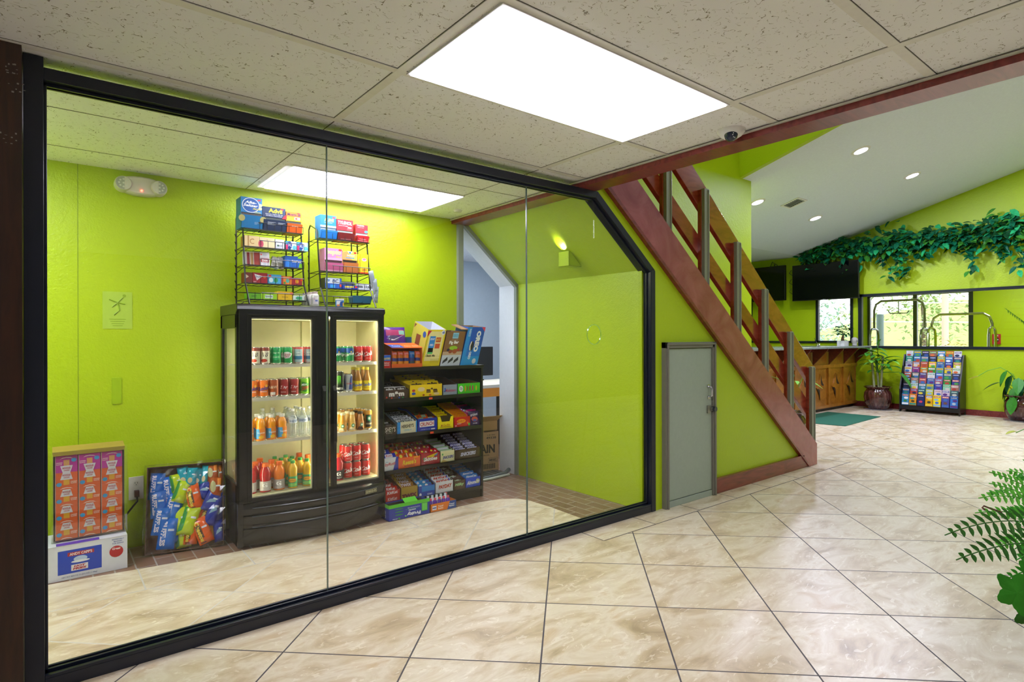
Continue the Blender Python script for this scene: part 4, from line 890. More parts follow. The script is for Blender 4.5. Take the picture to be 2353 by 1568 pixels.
place(dispenser('medicine_box', .115, .10, .165, .075, '#e8d05a', [('p', .3, .5, .7, 1, '#f0a05a', [(0, 0), (1, 0), (.5, 1), (0, .8)]), ('p', .5, .82, .4, .35, '#e8f2f4', [(0, 1), (1, 1), (.5, 0)]), ('e', .5, .82, .14, .2, '#1c6a9c'), ('t', .55, .5, .5, .2, '#f8eef0', 'DayQuil', 0, 0, .02), ('r', .5, .25, .6, .1, '#4a9ad0'), ('e', .85, .85, .2, .2, '#f0301c')], [], 'peach and yellow cold remedy carton on the right rack', G7, lowc='#e88a4a', dark='#2a1c14', lip=.026), (1.739, YA, z))
for i in range(3):
    c_ = carton('lip_balm_card', .062, .006, .15, '#f0d81a', [('e', .5, .72, .6, .16, '#d8dce4'), ('e', .5, .72, .5, .11, '#c83a6a'), ('t', .5, .72, .42, .08, '#f4f0f4', 'Carmex'), ('r', .5, .04, 1, .08, '#e8501c'), ('e', .5, .93, .06, .03, '#5a5a1a'), ('t', .5, .2, .7, .12, '#c8382a', 'CARMEX')], 'yellow lip balm hanging card, %s in the stack on the right rack' % ('front', 'middle', 'back')[i], group='yellow lip balm cards'); place(c_, (1.875 - .014 * i, YA - .01 + .018 * i, z), rz=-.05)
G8 = 'boxes on the lower shelf of the right rack'; z = 1.7445
c_ = carton('medicine_box', .125, .09, .078, '#2a62c8', [('r', .45, .72, .86, .5, '#e4eef6'), ('t', .62, .72, .38, .32, '#123a7a', 'BC', .1, 0, .04), ('p', .2, .72, .2, .3, '#5a8ac8', [(0, 1), (1, .8), (.5, 0)]), ('r', .45, .2, .3, .3, '#3fa8e8'), ('e', .92, .3, .14, .3, '#f0502c')], 'white and blue powder carton on the right rack', group=G8, side='#3a3c2c'); place(c_, (1.60, YA - .01, z))
m = MB(); m.box(0, 0, 0, .122, .09, .03, '#1c3fae'); m.box(.002, .03, .03, .11, .088, .05, '#5a6a7a'); m.box(0, .06, .03, .12, .09, .062, '#8ea4b0'); m.prt(front(.122, .03), [('r', .3, .6, .3, .4, '#e8d84a'), ('r', .6, .6, .25, .4, '#e8d84a'), ('t', .35, .25, .4, .2, '#f0f0f0', 'GOODYS'), ('e', .88, .6, .18, .5, '#f03c2a')])
place(tag(m.build('medicine_box'), 'open blue powder carton half empty on the right rack', 'box', G8), (1.732, YA - .01, z))
m = MB()
for i in range(7):
    m.M = T(.015 * i, 0, 0, rx=-.5, rz=.05 * i); m.box(0, 0, 0, .06, .004, .06, col('#b4bcc6', .3)); m.box(.006, -.0008, .02, .05, 0, .04, '#3a4458')
m.M = T(.03, .03, .05, rx=.2, ry=.15); m.box(0, 0, 0, .09, .05, .004, '#9c4a44'); m.M = None
place(tag(m.build('foil_packet_pile'), 'pile of silver foil packets at the right end of the lower shelf', 'packets'), (1.86, YA + .01, z))
# hanging silver bags at the right of the right rack
def pillow(m, W, H, Tk, mat, M=None, nu=8, nv=10, surfout=None, crimp=.06):
    def hgt(u, v): return Tk * max(0, (1 - (2 * u - 1) ** 4)) * max(0, (1 - (2 * v - 1) ** 4)) ** .7
    vs = []
    for s in (-1, 1):
        for j in range(nv + 1):
            for i in range(nu + 1):
                u, v = i / nu, j / nv; vs.append((u * W, s * (hgt(u, v) * .5 + .0004), v * H))
    fs = []; o = (nu + 1) * (nv + 1)
    for j in range(nv):
        for i in range(nu):
            a = j * (nu + 1) + i; fs.append((a, a + 1, a + nu + 2, a + nu + 1)); b = a + o; fs.append((b + 1, b, b + nu + 1, b + nu + 2))
    ring = [i for i in range(nu + 1)] + [j * (nu + 1) + nu for j in range(1, nv + 1)] + [nv * (nu + 1) + i for i in range(nu - 1, -1, -1)] + [j * (nu + 1) for j in range(nv - 1, 0, -1)]
    for k in range(len(ring)): a, b = ring[k], ring[(k + 1) % len(ring)]; fs.append((b, a, a + o, b + o))
    old = m.M
    if M is not None: m.M = M
    m.add(vs, fs, mat)
    m.M = old
    f = lambda u, v, off: (u * W, -(hgt(min(1, max(0, u)), min(1, max(0, v))) * .5 + .0008 + off), v * H)
    f.curved = True; return f
SIL = col('#aeb9c0', .25, .3)
for i, (x, z, r_) in enumerate(((1.975, 1.76, .25), (1.99, 1.70, .12), (1.985, 1.65, -.1))):
    m = MB(); sf = pillow(m, .05, .13, .02, SIL); m.prt(sf, [('r', .5, .6, .5, .3, '#8a98a6'), ('r', .5, .3, .6, .05, '#6a7684')])
    place(tag(m.build('foil_bag', smooth=True), 'silver foil bag hanging at the right side of the right rack, %s one' % ('top', 'middle', 'lowest')[i], 'bag', 'silver foil bags'), (x - .02, 4.2, z), ry=-r_, rz=.3)
# bottles standing between the racks
CLR = col('#cfd0c0', .1)
for i in range(4):
    t = thing('lotion_bottle', 'small clear lotion bottle with a pale pink cap between the racks, %s in its row' % ('front', 'second', 'third', 'last')[i], 'bottle', (1.50 - .004 * i, 4.16 + .055 * i, FZ), group='lotion bottles between the racks')
    MB().lathe([(.015, 0), (.027, .002), (.028, .02), (.028, .075), (.022, .09), (.017, .093)], clear('lotion', (.9, .9, .85, 1), .06, .05, ((.80, .78, .74, 1), .55)), 16).build('bottle', t, smooth=True)
    MB().lathe([(.018, .092), (.019, .094), (.019, .108), (.0, .11)], col('#dcc4c4', .4), 14).build('cap', t, smooth=True)
    m = MB(); m.prt(cylsurf(.0284, .012, .06, a0=-1.75, span=1.6), [('r', .5, .5, .8, .8, '#dcd6da'), ('r', .62, .5, .4, .2, '#6a7fc0'), ('p', .3, .7, .3, .3, '#c0a8b8', [(0, 0), (1, .3), (.5, 1)])]); m.build('paper_label', t)
t = thing('ointment_jar', 'small white and blue jar in front of the right rack', 'jar', (1.675, 4.14, FZ))
m = MB(); m.lathe([(.028, 0), (.03, .002), (.03, .05)], col('#2a86d0', .3), 20); m.prt(cylsurf(.0302, 0, .05, a0=-1.8, span=2.4), [('r', .4, .6, .6, .6, '#e8eaf0'), ('p', .6, .5, .4, .7, '#1c4aa0', [(0, .2), (1, 0), (1, 1), (.3, 1)]), ('e', .3, .25, .4, .3, '#e08a5a'), ('r', .85, .4, .2, .5, '#e8b84a')]); m.build('jar', t, smooth=True)
MB().lathe([(.031, .05), (.031, .062), (0, .063)], col('#e4e6e6', .3), 20).build('lid', t, smooth=True)
m = MB()
for k in range(2):
    m.M = T(.0 + .075 * k, .004 * k, .0, ry=0, rx=0)
    m.add([(0, 0, 0), (.07, 0, 0), (.07, .07, 0), (0, .07, 0), (-.0, -.01, .055), (.085, -.01, .055), (.085, .09, .055), (.0, .09, .055)], [(0, 3, 2, 1), (0, 1, 5, 4), (1, 2, 6, 5), (2, 3, 7, 6), (3, 0, 4, 7)], col('#2f6f94', .25))
m.M = None
place(tag(m.build('plastic_tray'), 'blue plastic trays in the bottom basket of the right rack', 'tray'), (1.80, 4.19, 1.6405))
# ================================================================== SNACK SHELF
SX0, SX1, SYF, SYB = 1.992, 2.945, 4.10, 4.50
sh = thing('snack_shelf', 'dark brown open shelf unit stocked with candy beside the refrigerator', 'shelf', (0, 0, 0))
ZSH = [1.140, .898, .620, .345, .095]
for x in (SX0, SX1 - .02): MB().box(x, SYF + .005, 0, x + .02, SYB, 1.125, SHELFB).build('side_panel', sh, bev=.002)
MB().box(SX0, SYB - .006, .0, SX1, SYB, 1.12, SHELFB).build('back_panel', sh)
for i, z in enumerate(ZSH):
    m = MB(); m.box(SX0 + (.02 if i else -.004), SYF, z - .024, SX1 - (.02 if i else -.004), SYB - .006, z - .001, SHELFB); m.box(SX0 + (.02 if i else -.004), SYF - .006, z - .026, SX1 - (.02 if i else -.004), SYF + .002, z + (.004 if i else .0), SHELFB); m.build('shelf_board', sh, bev=.002)
m = MB(); m.box(SX0 + .02, SYF + .02, 0, SX1 - .02, SYF + .04, .07, SHELFB); m.build('plinth', sh)
for x, z in ((2.40, ZSH[1]), (2.41, ZSH[2])): 
    m = MB(); m.box(x, SYF - .0075, z - .022, x + .032, SYF - .006, z - .006, '#e8502c'); m.build('price_tag', sh)
for z in (ZSH[3],):
    MB().box(SX0 + .02, SYF + .003, z + .0, SX1 - .02, SYF + .006, z + .075, GLASSN).build('clear_guard', sh)

def tray(name, x0, x1, z, Hf, Hb, D, c, items, label, group, inner=KRAFTD, side=None, y=SYF + .012, bars=None, bn=None):
    W = x1 - x0; m = MB(); th = .0022
    side = side or c
    m.box(0, 0, 0, W, th, Hf, c); m.box(0, D - th, 0, W, D, Hb, side); m.box(0, 0, 0, W, D, th, inner)
    cut = D * .25
    for x in (0, W - th): m.prism([(0, 0), (D, 0), (D, Hb), (D * .55, Hb), (0, Hf)], 'x', x, x + th, side)
    m.add([(th + .0002, .003, .002), (th + .0002, D - .003, .002), (th + .0002, D - .003, Hb - .001), (th + .0002, D * .55, Hb - .001), (th + .0002, .003, Hf - .001)], [(0, 1, 2, 3, 4)], inner)
    m.add([(W - th - .0002, .003, .002), (W - th - .0002, D - .003, .002), (W - th - .0002, D - .003, Hb - .001), (W - th - .0002, D * .55, Hb - .001), (W - th - .0002, .003, Hf - .001)], [(0, 1, 2, 3, 4)], inner)
    m.add([(th, D - th - .0003, .002), (W - th, D - th - .0003, .002), (W - th, D - th - .0003, Hb - .001), (th, D - th - .0003, Hb - .001)], [(0, 1, 2, 3)], inner)
    m.prt(front(W, Hf), items)
    o = place(tag(m.build(name), label, 'box', group), (x0, y, z))
    if bars:
        kind, cA, items2, cols, rows_, bh, tilt, z1, z2 = bars
        bw = (W - .01) / cols; pr = None
        for cc in range(cols):
            for r in range(rows_):
                f = r / max(1, rows_ - 1) if rows_ > 1 else 0
                yy = .012 + (D - .05) * f * .8; zz = z1 + (z2 - z1) * f
                if pr is None:
                    bm = MB(); sf = pillow(bm, bw * .98, bh, .014, col(cA, .25)); bm.prt(sf, items2); pr = bm.build(kind, smooth=False)
                    b = pr; b['category'] = 'candy'
                else:
                    b = pr.copy(); COL.objects.link(b)
                b.location = (x0 + .005 + bw * cc + random.uniform(-.002, .002), y + yy, z + zz); b.rotation_euler = (tilt + random.uniform(-.06, .06), 0, random.uniform(-.05, .05))
                cw = {1: '', 2: ('left ', 'right ')[cc]}.get(cols, '%s column ' % NUM[cc])
                b['label'] = '%s, %s%s from the front' % (bn, cw, NUM[r]); b['group'] = bn + ' pile'
    return o
G = 'candy trays on the %s shelf of the snack shelf'
# second shelf
z = ZSH[1] + .001; g = G % 'second'
tray('candy_box', 2.016, 2.228, z, .07, .11, .33, '#4a3428', [('t', .5, .55, .62, .55, '#f2efe8', 'm&m', 0, 0, .06), ('e', .1, .2, .06, .2, '#e0402c'), ('e', .3, .12, .06, .18, '#e8502c'), ('e', .6, .1, .06, .18, '#2c5ac8'), ('e', .75, .1, .06, .18, '#2ca050')], 'brown candy box with white lettering at the left of the second shelf', g,
     bars=('candy_pack', '#d8dade', [('r', .5, .5, .9, .5, '#3a2a22'), ('t', .5, .5, .6, .4, '#f4f4f4', 'm&m', 0, 0, .05)], 2, 2, .06, -.7, .045, .06), bn='white and brown chocolate candy pack on the second shelf')
tray('candy_box', 2.235, 2.535, z, .098, .13, .34, '#f4d313', [('t', .68, .5, .34, .42, '#4a2a1a', 'm&m', 0, 0, .07), ('e', .12, .55, .1, .2, '#c8402c'), ('e', .12, .3, .12, .22, '#2c5ac8'), ('e', .42, .14, .07, .16, '#a8401c'), ('e', .62, .12, .08, .16, '#e8702c'), ('e', .35, .62, .22, .36, '#e6cf9a'), ('e', .82, .2, .18, .2, '#e8d09a')], 'bright yellow peanut candy box on the second shelf', g,
     bars=('candy_pack', '#f2cf1a', [('t', .5, .5, .7, .5, '#3a2218', 'm&m', .2, 0, .07), ('r', .95, .5, .06, .9, '#e0b81a')], 2, 5, .065, -.75, .07, .115), bn='yellow peanut candy pack on the second shelf')
tray('candy_box', 2.542, 2.682, z, .085, .135, .34, '#8f9cb0', [('t', .55, .45, .75, .3, '#b8284a', 'Musketeers', .2), ('t', .14, .5, .16, .4, '#2a5ab8', '3', .2, 0, .06)], 'silver grey candy box with red lettering on the second shelf', g, side='#6a7088',
     bars=('candy_pack', '#7a68b0', [('t', .5, .5, .7, .3, '#e4e0f0', '3 Musketeers')], 1, 2, .05, -.9, .03, .04), bn='purple candy bar deep in the silver grey box')
tray('candy_box', 2.688, 2.918, z, .088, .105, .33, '#3fc818', [('e', .15, .5, .18, .6, '#dfeadf'), ('t', .15, .5, .12, .3, '#6a4a8a', 'Zip'), ('e', .33, .5, .04, .6, '#e88a1c'), ('e', .43, .5, .04, .5, '#8a4a1c'), ('e', .54, .5, .05, .6, '#b8284a'), ('e', .66, .5, .05, .6, '#c8386a'), ('e', .82, .5, .05, .5, '#e8c81c')], 'nearly empty bright green candy box at the right end of the second shelf', g, inner=KRAFT, side='#1fa07a')
# third shelf
z = ZSH[2] + .001; g = G % 'third'
tray('candy_box', 2.016, 2.118, z, .078, .14, .34, '#3a2a20', [('t', .5, .55, .86, .5, '#cfc8bc', 'SHEY\'S', 0, 0, .02), ('t', .4, .2, .5, .12, '#bdb5a8', 'MILK CHOCOLATE')], 'dark brown chocolate box at the left end of the third shelf', g, side='#8a939c',
     bars=('candy_bar', '#3a3430', [('t', .5, .5, .7, .4, '#dfe2e4', 'HERSHEY')], 1, 4, .04, -.8, .05, .09), bn='dark chocolate bar on the third shelf')
tray('candy_box', 2.126, 2.300, z, .092, .15, .34, '#dcd8b4', [('r', .08, .5, .16, 1, '#2a8fe0'), ('r', .97, .5, .06, 1, '#2a8fe0'), ('t', .52, .62, .62, .3, '#3a2418', "HERSHEY'S", 0, .05, .03), ('t', .52, .28, .4, .14, '#48b0d8', "COOKIES 'N'")], 'cream chocolate box with blue edges on the third shelf', g, side='#9fb2bd',
     bars=('candy_bar', '#e4e8ea', [('t', .5, .5, .8, .6, '#22262c', 'HERSHEY', 0, 0, .03)], 1, 5, .045, -.7, .07, .105), bn='white cookie chocolate bar on the third shelf')
tray('candy_box', 2.306, 2.488, z, .102, .165, .34, '#1c2fa8', [('r', .47, .56, .74, .44, '#e8e4e4'), ('t', .47, .56, .68, .3, '#b81c30', 'CRUNCH', 0, .05, .03), ('r', .78, .13, .2, .1, '#e8e4e4'), ('t', .4, .14, .5, .07, '#aab4e0', 'SOMETIMES YOU NEED')], 'royal blue crisped chocolate box on the third shelf', g,
     bars=('candy_bar', '#e0541c', [('r', .5, .5, .5, .6, '#3fa0b0'), ('t', .5, .5, .5, .4, '#f4d41c', 'KIDS')], 2, 3, .05, -.9, .075, .085), bn='small orange and teal packet in the royal blue box')
tray('candy_box', 2.492, 2.645, z, .10, .15, .34, '#f2e21c', [('t', .5, .3, .6, .2, '#b8681c', 'MrGoodbar', .2, .05), ('r', .5, .16, .7, .03, '#4a3a1c'), ('p', .5, .85, .7, .5, '#3a2c14', [(0, 1), (1, 1), (.85, 0), (.15, 0)])], 'lemon yellow peanut chocolate box on the third shelf', g,
     bars=('candy_bar', '#f0dc1c', [('t', .5, .55, .8, .4, '#b0281c', 'Mr. Goodbar', .2), ('r', .5, .1, 1, .16, '#4a2c14')], 1, 6, .048, -.6, .06, .125), bn='yellow peanut chocolate bar on the third shelf')
tray('candy_box', 2.648, 2.815, z, .085, .125, .34, '#c41c1c', [('e', .45, .58, .54, .4, '#f2a01c'), ('t', .45, .58, .46, .2, '#b8201c', 'OH HENRY', .1), ('t', .32, .33, .24, .1, '#f2e4e0', 'PEANUTS'), ('t', .12, .15, .1, .16, '#f0c8e0', '24'), ('e', .92, .2, .1, .3, '#3fd048'), ('e', .84, .35, .1, .26, '#e8701c')], 'red candy box with an orange oval on the third shelf', g,
     bars=('candy_bar', '#e0901c', [('t', .5, .5, .8, .5, '#c02818', 'OH HENRY', .1), ('r', .95, .5, .08, 1, '#d8389a')], 1, 8, .045, -.75, .07, .15), bn='orange peanut caramel bar on the third shelf')
for i in range(7):
    W_ = .105; bm = MB(); sf = pillow(bm, W_, .12, .022, col(('#4a2a68', '#b01c6a', '#2a2030')[i % 3] if i else '#3a2458', .2)); bm.prt(sf, [('t', .5, .75, .7, .2, '#ddd4ea', 'trident', .3, .1, .02), ('e', .5, .42, .6, .36, '#c8483c'), ('e', .5, .34, .4, .16, '#2a4aa0'), ('t', .5, .12, .4, .08, '#e8e0f0', 'GUM')] if i % 3 == 0 else [('r', .5, .6, .8, .1, '#e0d8e4'), ('r', .5, .4, .6, .04, '#e8e0ea')])
    place(tag(bm.build('gum_bag', smooth=True), 'purple gum bag at the right end of the third shelf, %s from front' % NUM[i], 'candy', 'purple gum bags'), (2.818 + .003 * (i % 2), SYF + .03 + .035 * i, z + .001 + (0 if i < 1 else .012 * i)), rx=-.2 - .05 * i, rz=random.uniform(-.05, .05))
# fourth shelf
z = ZSH[3] + .001; g = G % 'fourth'
tray('candy_box', 2.016, 2.128, z, .10, .12, .34, '#dfe4ea', [('p', .86, .5, .4, 1, '#1c34b0', [(0, 0), (1, 0), (1, 1), (.6, 1)]), ('t', .44, .48, .8, .3, '#b8283c', 'byRuth', .2, .06, .03), ('t', .2, .68, .2, .1, '#4aa0d8', 'Baby')], 'white and blue caramel bar box at the left end of the fourth shelf', g,
     bars=('candy_bar', '#1c2ac0', [('r', .4, .5, .6, .7, '#e4e0ec'), ('t', .4, .5, .5, .4, '#c02848', 'Ruth', .2)], 1, 3, .045, -.7, .09, .115), bn='blue and white caramel bar on the fourth shelf')
tray('candy_box', 2.134, 2.330, z, .085, .14, .34, '#f2641a', [('t', .5, .55, .62, .46, '#f6e01c', "Reese's", .2, .08, .03), ('t', .5, .2, .45, .14, '#5a2c10', 'NUTRAGEOUS', 0, 0, .02), ('r', .8, .92, .2, .06, '#f4d81c')], 'orange peanut butter candy box on the fourth shelf', g,
     bars=('candy_pack', '#e8501a', [('e', .3, .5, .3, .5, '#f4dc1c'), ('e', .7, .5, .25, .4, '#7a2c14'), ('r', .9, .5, .1, .8, '#f2e8dc')], 2, 4, .06, -.7, .065, .11), bn='orange peanut butter pack on the fourth shelf')
tray('candy_box', 2.336, 2.512, z, .092, .135, .34, '#a81c2c', [('t', .5, .5, .72, .34, '#f4f2f4', 'Skittles', 0, .06, .04), ('p', .6, .78, .7, .4, '#e8c81c', [(0, .2), (.2, .5), (.9, 1), (.6, .1)]), ('p', .8, .82, .3, .3, '#5a8ad0', [(0, .2), (.9, 1), (.6, .1)]), ('t', .14, .13, .16, .1, '#e88aa0', 'ORIGINAL'), ('e', .15, .55, .08, .2, '#2ca050')], 'dark red fruit candy box on the fourth shelf', g,
     bars=('candy_pack', '#c81c34', [('e', .3, .6, .25, .3, '#f0dc3c'), ('e', .7, .5, .2, .3, '#f4c0c8'), ('e', .5, .4, .1, .2, '#2ca050')], 2, 3, .06, -.8, .075, .10), bn='red fruit candy pack on the fourth shelf')
tray('candy_box', 2.518, 2.655, z, .092, .12, .34, '#e4e0b0', [('t', .55, .42, .78, .26, '#2c34a0', 'SNICKERS', .2, .06, .04), ('e', .15, .7, .1, .2, '#3aa04a'), ('p', .3, .12, .6, .24, '#c8b06a', [(0, 0), (1, 0), (.3, 1)])], 'cream almond bar box with blue lettering on the fourth shelf', g,
     bars=('candy_bar', '#a8c8a0', [('r', .5, .5, .8, .4, '#d8dce4')], 1, 5, .045, -.65, .06, .12), bn='pale green almond bar on the fourth shelf')
tray('candy_box', 2.661, 2.915, z, .085, .12, .34, '#43291f', [('t', .52, .5, .62, .36, '#c4c4ea', 'SNICKERS', .25, .05, .05)], 'dark brown caramel peanut bar box on the fourth shelf', g,
     bars=('candy_bar', '#40302c', [('r', .5, .5, .86, .62, '#3a3fa8'), ('t', .5, .5, .84, .5, '#e8e4f4', 'SNICKERS', .25, 0, .05)], 2, 7, .04, -.7, .06, .15), bn='brown caramel peanut bar with blue lettering on the fourth shelf')
# fifth shelf
z = ZSH[4] + .001; g = G % 'bottom'
tray('candy_box', 2.016, 2.150, z, .098, .12, .33, '#c42c20', [('t', .5, .8, .7, .26, '#f4eeee', 'KitKat', .1, .04, .03), ('e', .5, .8, .8, .34, '#d83a2a'), ('t', .5, .8, .66, .24, '#f4eeee', 'KitKat', .1, .04, .03), ('t', .5, .3, .6, .26, '#e8c8c4', 'KitKat', .1, .04, .03)], 'red wafer bar box at the left of the bottom shelf', g,
     bars=('candy_bar', '#c8281c', [('t', .5, .5, .6, .5, '#f4eeee', 'KitKat', .1, 0, .03)], 1, 4, .05, -.8, .08, .11), bn='red wafer bar on the bottom shelf')
tray('candy_box', 2.158, 2.305, z, .10, .15, .33, '#b8982c', [('t', .5, .3, .9, .34, '#7a2434', 'TWIX', 0, .05, .08)], 'gold cookie bar box on the bottom shelf', g, side='#8a5a34',
     bars=('candy_bar', '#a8701c', [('t', .5, .5, .7, .6, '#e4d4d8', 'TWIX', 0, 0, .06), ('r', .1, .5, .12, 1, '#d8b03c')], 1, 7, .045, -.6, .06, .175), bn='gold cookie bar on the bottom shelf')
tray('candy_box', 2.312, 2.462, z, .085, .15, .33, '#2a4ab8', [('e', .12, .2, .14, .3, '#e8ecf6'), ('t', .7, .16, .3, .16, '#dfe6f4', 'KING'), ('r', .6, .7, .8, .5, '#2f8ad8')], 'blue wafer bar box on the bottom shelf', g,
     bars=('candy_bar', '#2a94dc', [('e', .2, .5, .16, .5, '#e8ecf6'), ('e', .6, .5, .2, .5, '#e4ecf2'), ('r', .85, .5, .2, .6, '#1c4ab0')], 1, 6, .045, -.65, .06, .13), bn='sky blue crisp bar on the bottom shelf')
tray('candy_box', 2.470, 2.640, z, .092, .13, .33, '#dde0e4', [('t', .55, .55, .75, .34, '#c0401c', 'PAYDAY', .2, .06, .06)], 'white peanut bar box with orange red lettering on the bottom shelf', g, side='#a8b0bc',
     bars=('candy_bar', '#e4e4ea', [('t', .5, .5, .84, .56, '#c83a1c', 'PAYDAY', .2, 0, .06), ('r', .9, .5, .1, .8, '#3a4ac0')], 1, 6, .05, -.6, .065, .15), bn='white peanut bar on the bottom shelf')
tray('candy_box', 2.646, 2.762, z, .075, .12, .33, '#5a4430', [('t', .5, .55, .8, .4, '#a8d49a', 'Milky', .2, .04, .05)], 'brown nougat bar box with green lettering on the bottom shelf', g,
     bars=('candy_bar', '#5a3a2c', [('e', .5, .5, .3, .5, '#c8bcc0'), ('t', .5, .5, .6, .4, '#a8c8a0', 'Milky')], 1, 4, .045, -.8, .05, .11), bn='brown nougat bar on the bottom shelf')
tray('candy_box', 2.768, 2.918, z, .082, .11, .33, '#1c4ad0', [('t', .42, .5, .72, .4, '#e4e8f4', 'Almond', .3, .05, .04), ('e', .82, .55, .28, .5, '#b8b890'), ('t', .82, .55, .22, .3, '#e4e8f4', 'Joy', .3, .05, .04)], 'deep blue coconut almond bar box at the right end of the bottom shelf', g,
     bars=('candy_bar', '#2a7ad0', [('t', .5, .5, .8, .5, '#f0f2f8', 'Almond Joy', .3, 0, .03), ('r', .5, .1, 1, .16, '#1c3cb0')], 1, 5, .055, -.7, .06, .11), bn='blue coconut almond bar on the bottom shelf')

# top of the shelf: leaning open cartons
def shear_carton(x0, W, D, Hf, Hb, k, c, items, sitems, label, inner, side=None, y=SYF + .03, z=ZSH[0] + .001, flap=None):
    m = MB(); side = side or c; m.M = Matrix(((1, 0, k, 0), (0, 1, 0, 0), (0, 0, 1, 0), (0, 0, 0, 1))); th = .0025
    m.box(0, 0, 0, W, th, Hf, c); m.box(0, D - th, 0, W, D, Hb, side); m.box(0, 0, 0, W, D, th, inner)
    for x in (0, W - th): m.prism([(0, 0), (D, 0), (D, Hb), (0, Hf)], 'x', x, x + th, side)
    for x in (th + .0003, W - th - .0003): m.add([(x, .004, .003), (x, D - .004, .003), (x, D - .004, Hb - .001), (x, .004, Hf - .001)], [(0, 1, 2, 3)], inner)
    m.add([(th, D - th - .0004, .002), (W - th, D - th - .0004, .002), (W - th, D - th - .0004, Hb - .001), (th, D - th - .0004, Hb - .001)], [(0, 1, 2, 3)], inner)
    m.prt(front(W, Hf), items)
    if sitems: m.prt(lambda u, v, off: (-off, D - u * D, v * (Hf + (Hb - Hf) * (1 - u))), sitems)
    if flap: flap(m)
    return place(tag(m.build('snack_carton'), label, 'box', 'open snack cartons on top of the shelf'), (x0, y, z))
shear_carton(2.345, .172, .26, .30, .375, .25, '#ecd61c', [('r', .5, .55, .8, .8, '#efe49a'), ('p', .1, .88, .2, .18, '#c82c3c', [(0, 1), (1, 1), (0, 0)]), ('e', .86, .92, .2, .13, '#dfe6ee'), ('t', .86, .92, .14, .07, '#1c4aa0', '40', 0, 0, .04), ('r', .33, .74, .3, .16, '#2a86d8'), ('t', .33, .74, .24, .06, '#ffffff', 'CHIPS AHOY!', .2), ('r', .66, .72, .26, .13, '#c8481c'), ('t', .66, .72, .2, .06, '#f4e04a', 'RITZ'), ('r', .33, .58, .3, .16, '#2f8cdc'), ('t', .33, .58, .2, .06, '#e8f0fa', 'OREO', 0, 0, .04), ('r', .66, .55, .26, .13, '#d0501c'), ('r', .66, .57, .24, .02, '#f0f0f0'), ('r', .33, .42, .28, .16, '#38a8d8'), ('r', .33, .36, .28, .05, '#58c06a'), ('t', .4, .29, .52, .06, '#2c2418', 'Classic Mix', .1, 0, .05), ('r', .5, .27, 1, .004, '#b8a41c')] + [('r', .68, .2 - .022 * i, .5, .006, '#a89a2c') for i in range(6)],
    [('e', .82, .83, .22, .16, '#2a4aa0'), ('t', .82, .83, .14, .06, '#dfe6ee', '40'), ('r', .45, .62, .3, .3, '#8a3c2c'), ('p', .12, .92, .16, .1, '#7a3a2c', [(0, 1), (1, 1), (0, 0)]), ('r', .3, .3, .5, .4, '#d8c86a')],
    'tall yellow variety snack carton with open top on the shelf top', col('#c4c9dc', .5), side='#c8b84a')
shear_carton(2.525, .190, .24, .285, .30, .25, '#8a6238', [('r', .5, .16, 1, .32, '#c6cfd8'), ('r', .5, .36, 1, .1, '#c4a888'), ('r', .5, .88, .3, .17, '#8cc8e0'), ('t', .5, .9, .24, .05, '#3a8ab0', 'nature'), ('t', .5, .85, .24, .05, '#3a8ab0', 'bakery'), ('t', .5, .75, .34, .02, '#e8d8c0', 'STONE GROUND WHOLE WHEAT'), ('t', .48, .67, .5, .12, '#f4f2ee', 'Fig Bar', .05, .03, .05), ('e', .5, .52, .42, .12, '#9ccc2c'), ('e', .25, .46, .14, .08, '#2c2c4a'), ('e', .38, .41, .2, .1, '#9a4a28'), ('e', .6, .42, .24, .14, '#a8542c'), ('e', .78, .46, .12, .08, '#b83a34'), ('t', .5, .34, .26, .05, '#4a3a2c', '36 TWIN')] + [('p', .2 + .28 * i, .16, .24, .2, '#2c2c30', [(0, 0), (.1, .45), (.9, 1), (1, .5)]) for i in range(3)],
    None, 'brown and white fig bar carton with open top on the shelf top', KRAFTD)
shear_carton(2.722, .178, .20, .325, .345, .28, '#1c5ac8', [('r', .12, .5, .24, 1, '#1c90e0'), ('r', .6, .12, .8, .24, '#1c94dc'), ('r', .6, .35, .8, .25, '#1c76d4'), ('t', .7, .62, .26, .56, '#f2f4f6', 'OREO', 0, -1.5708, .07), ('e', .42, .5, .24, .26, '#2a2420'), ('p', .36, .5, .12, .26, '#efe8da', [(0, .5), (.3, .9), (.9, 1), (.5, .5), (.9, 0), (.3, .1)]), ('t', .42, .25, .14, .2, '#e8eef4', 'OREO', 0, -1.5708, .05), ('p', .9, .94, .22, .12, '#e0405a', [(0, 1), (1, 1), (1, 0)]), ('t', .16, .85, .12, .2, '#cfe2f4', 'NABISCO', 0, -1.5708), ('e', .74, .1, .22, .14, '#c8ccd4')],
    None, 'tall blue sandwich cookie carton leaning at the right end of the shelf top', KRAFT, side='#1c4aa8', flap=lambda m: m.prism([(.0, .30), (.19, .345), (.19, .352), (.0, .307)], 'x', -.06, .0, KRAFT))
m = MB(); m.box(0, 0, 0, .26, .2, .01, KRAFT); m.box(0, 0, 0, .004, .2, .29, '#22386a'); m.box(.256, 0, 0, .26, .2, .24, '#2a5a8a'); m.box(0, .196, 0, .26, .2, .30, '#c4c9d8'); m.box(.06, .1955, .05, .17, .196, .3, KRAFTD); m.box(0, 0, 0, .26, .004, .15, '#22386a')
m.prt(flat((0, .2, 0), (0, -1, 0), (0, 0, 1), .2, .29), [('e', .6, .6, .4, .25, '#7a8ab0'), ('e', .6, .6, .3, .18, '#22386a')])
place(tag(m.build('snack_carton'), 'open navy carton holding a purple snack pack behind the orange cracker box', 'box'), (2.07, SYF + .15, ZSH[0] + .001))
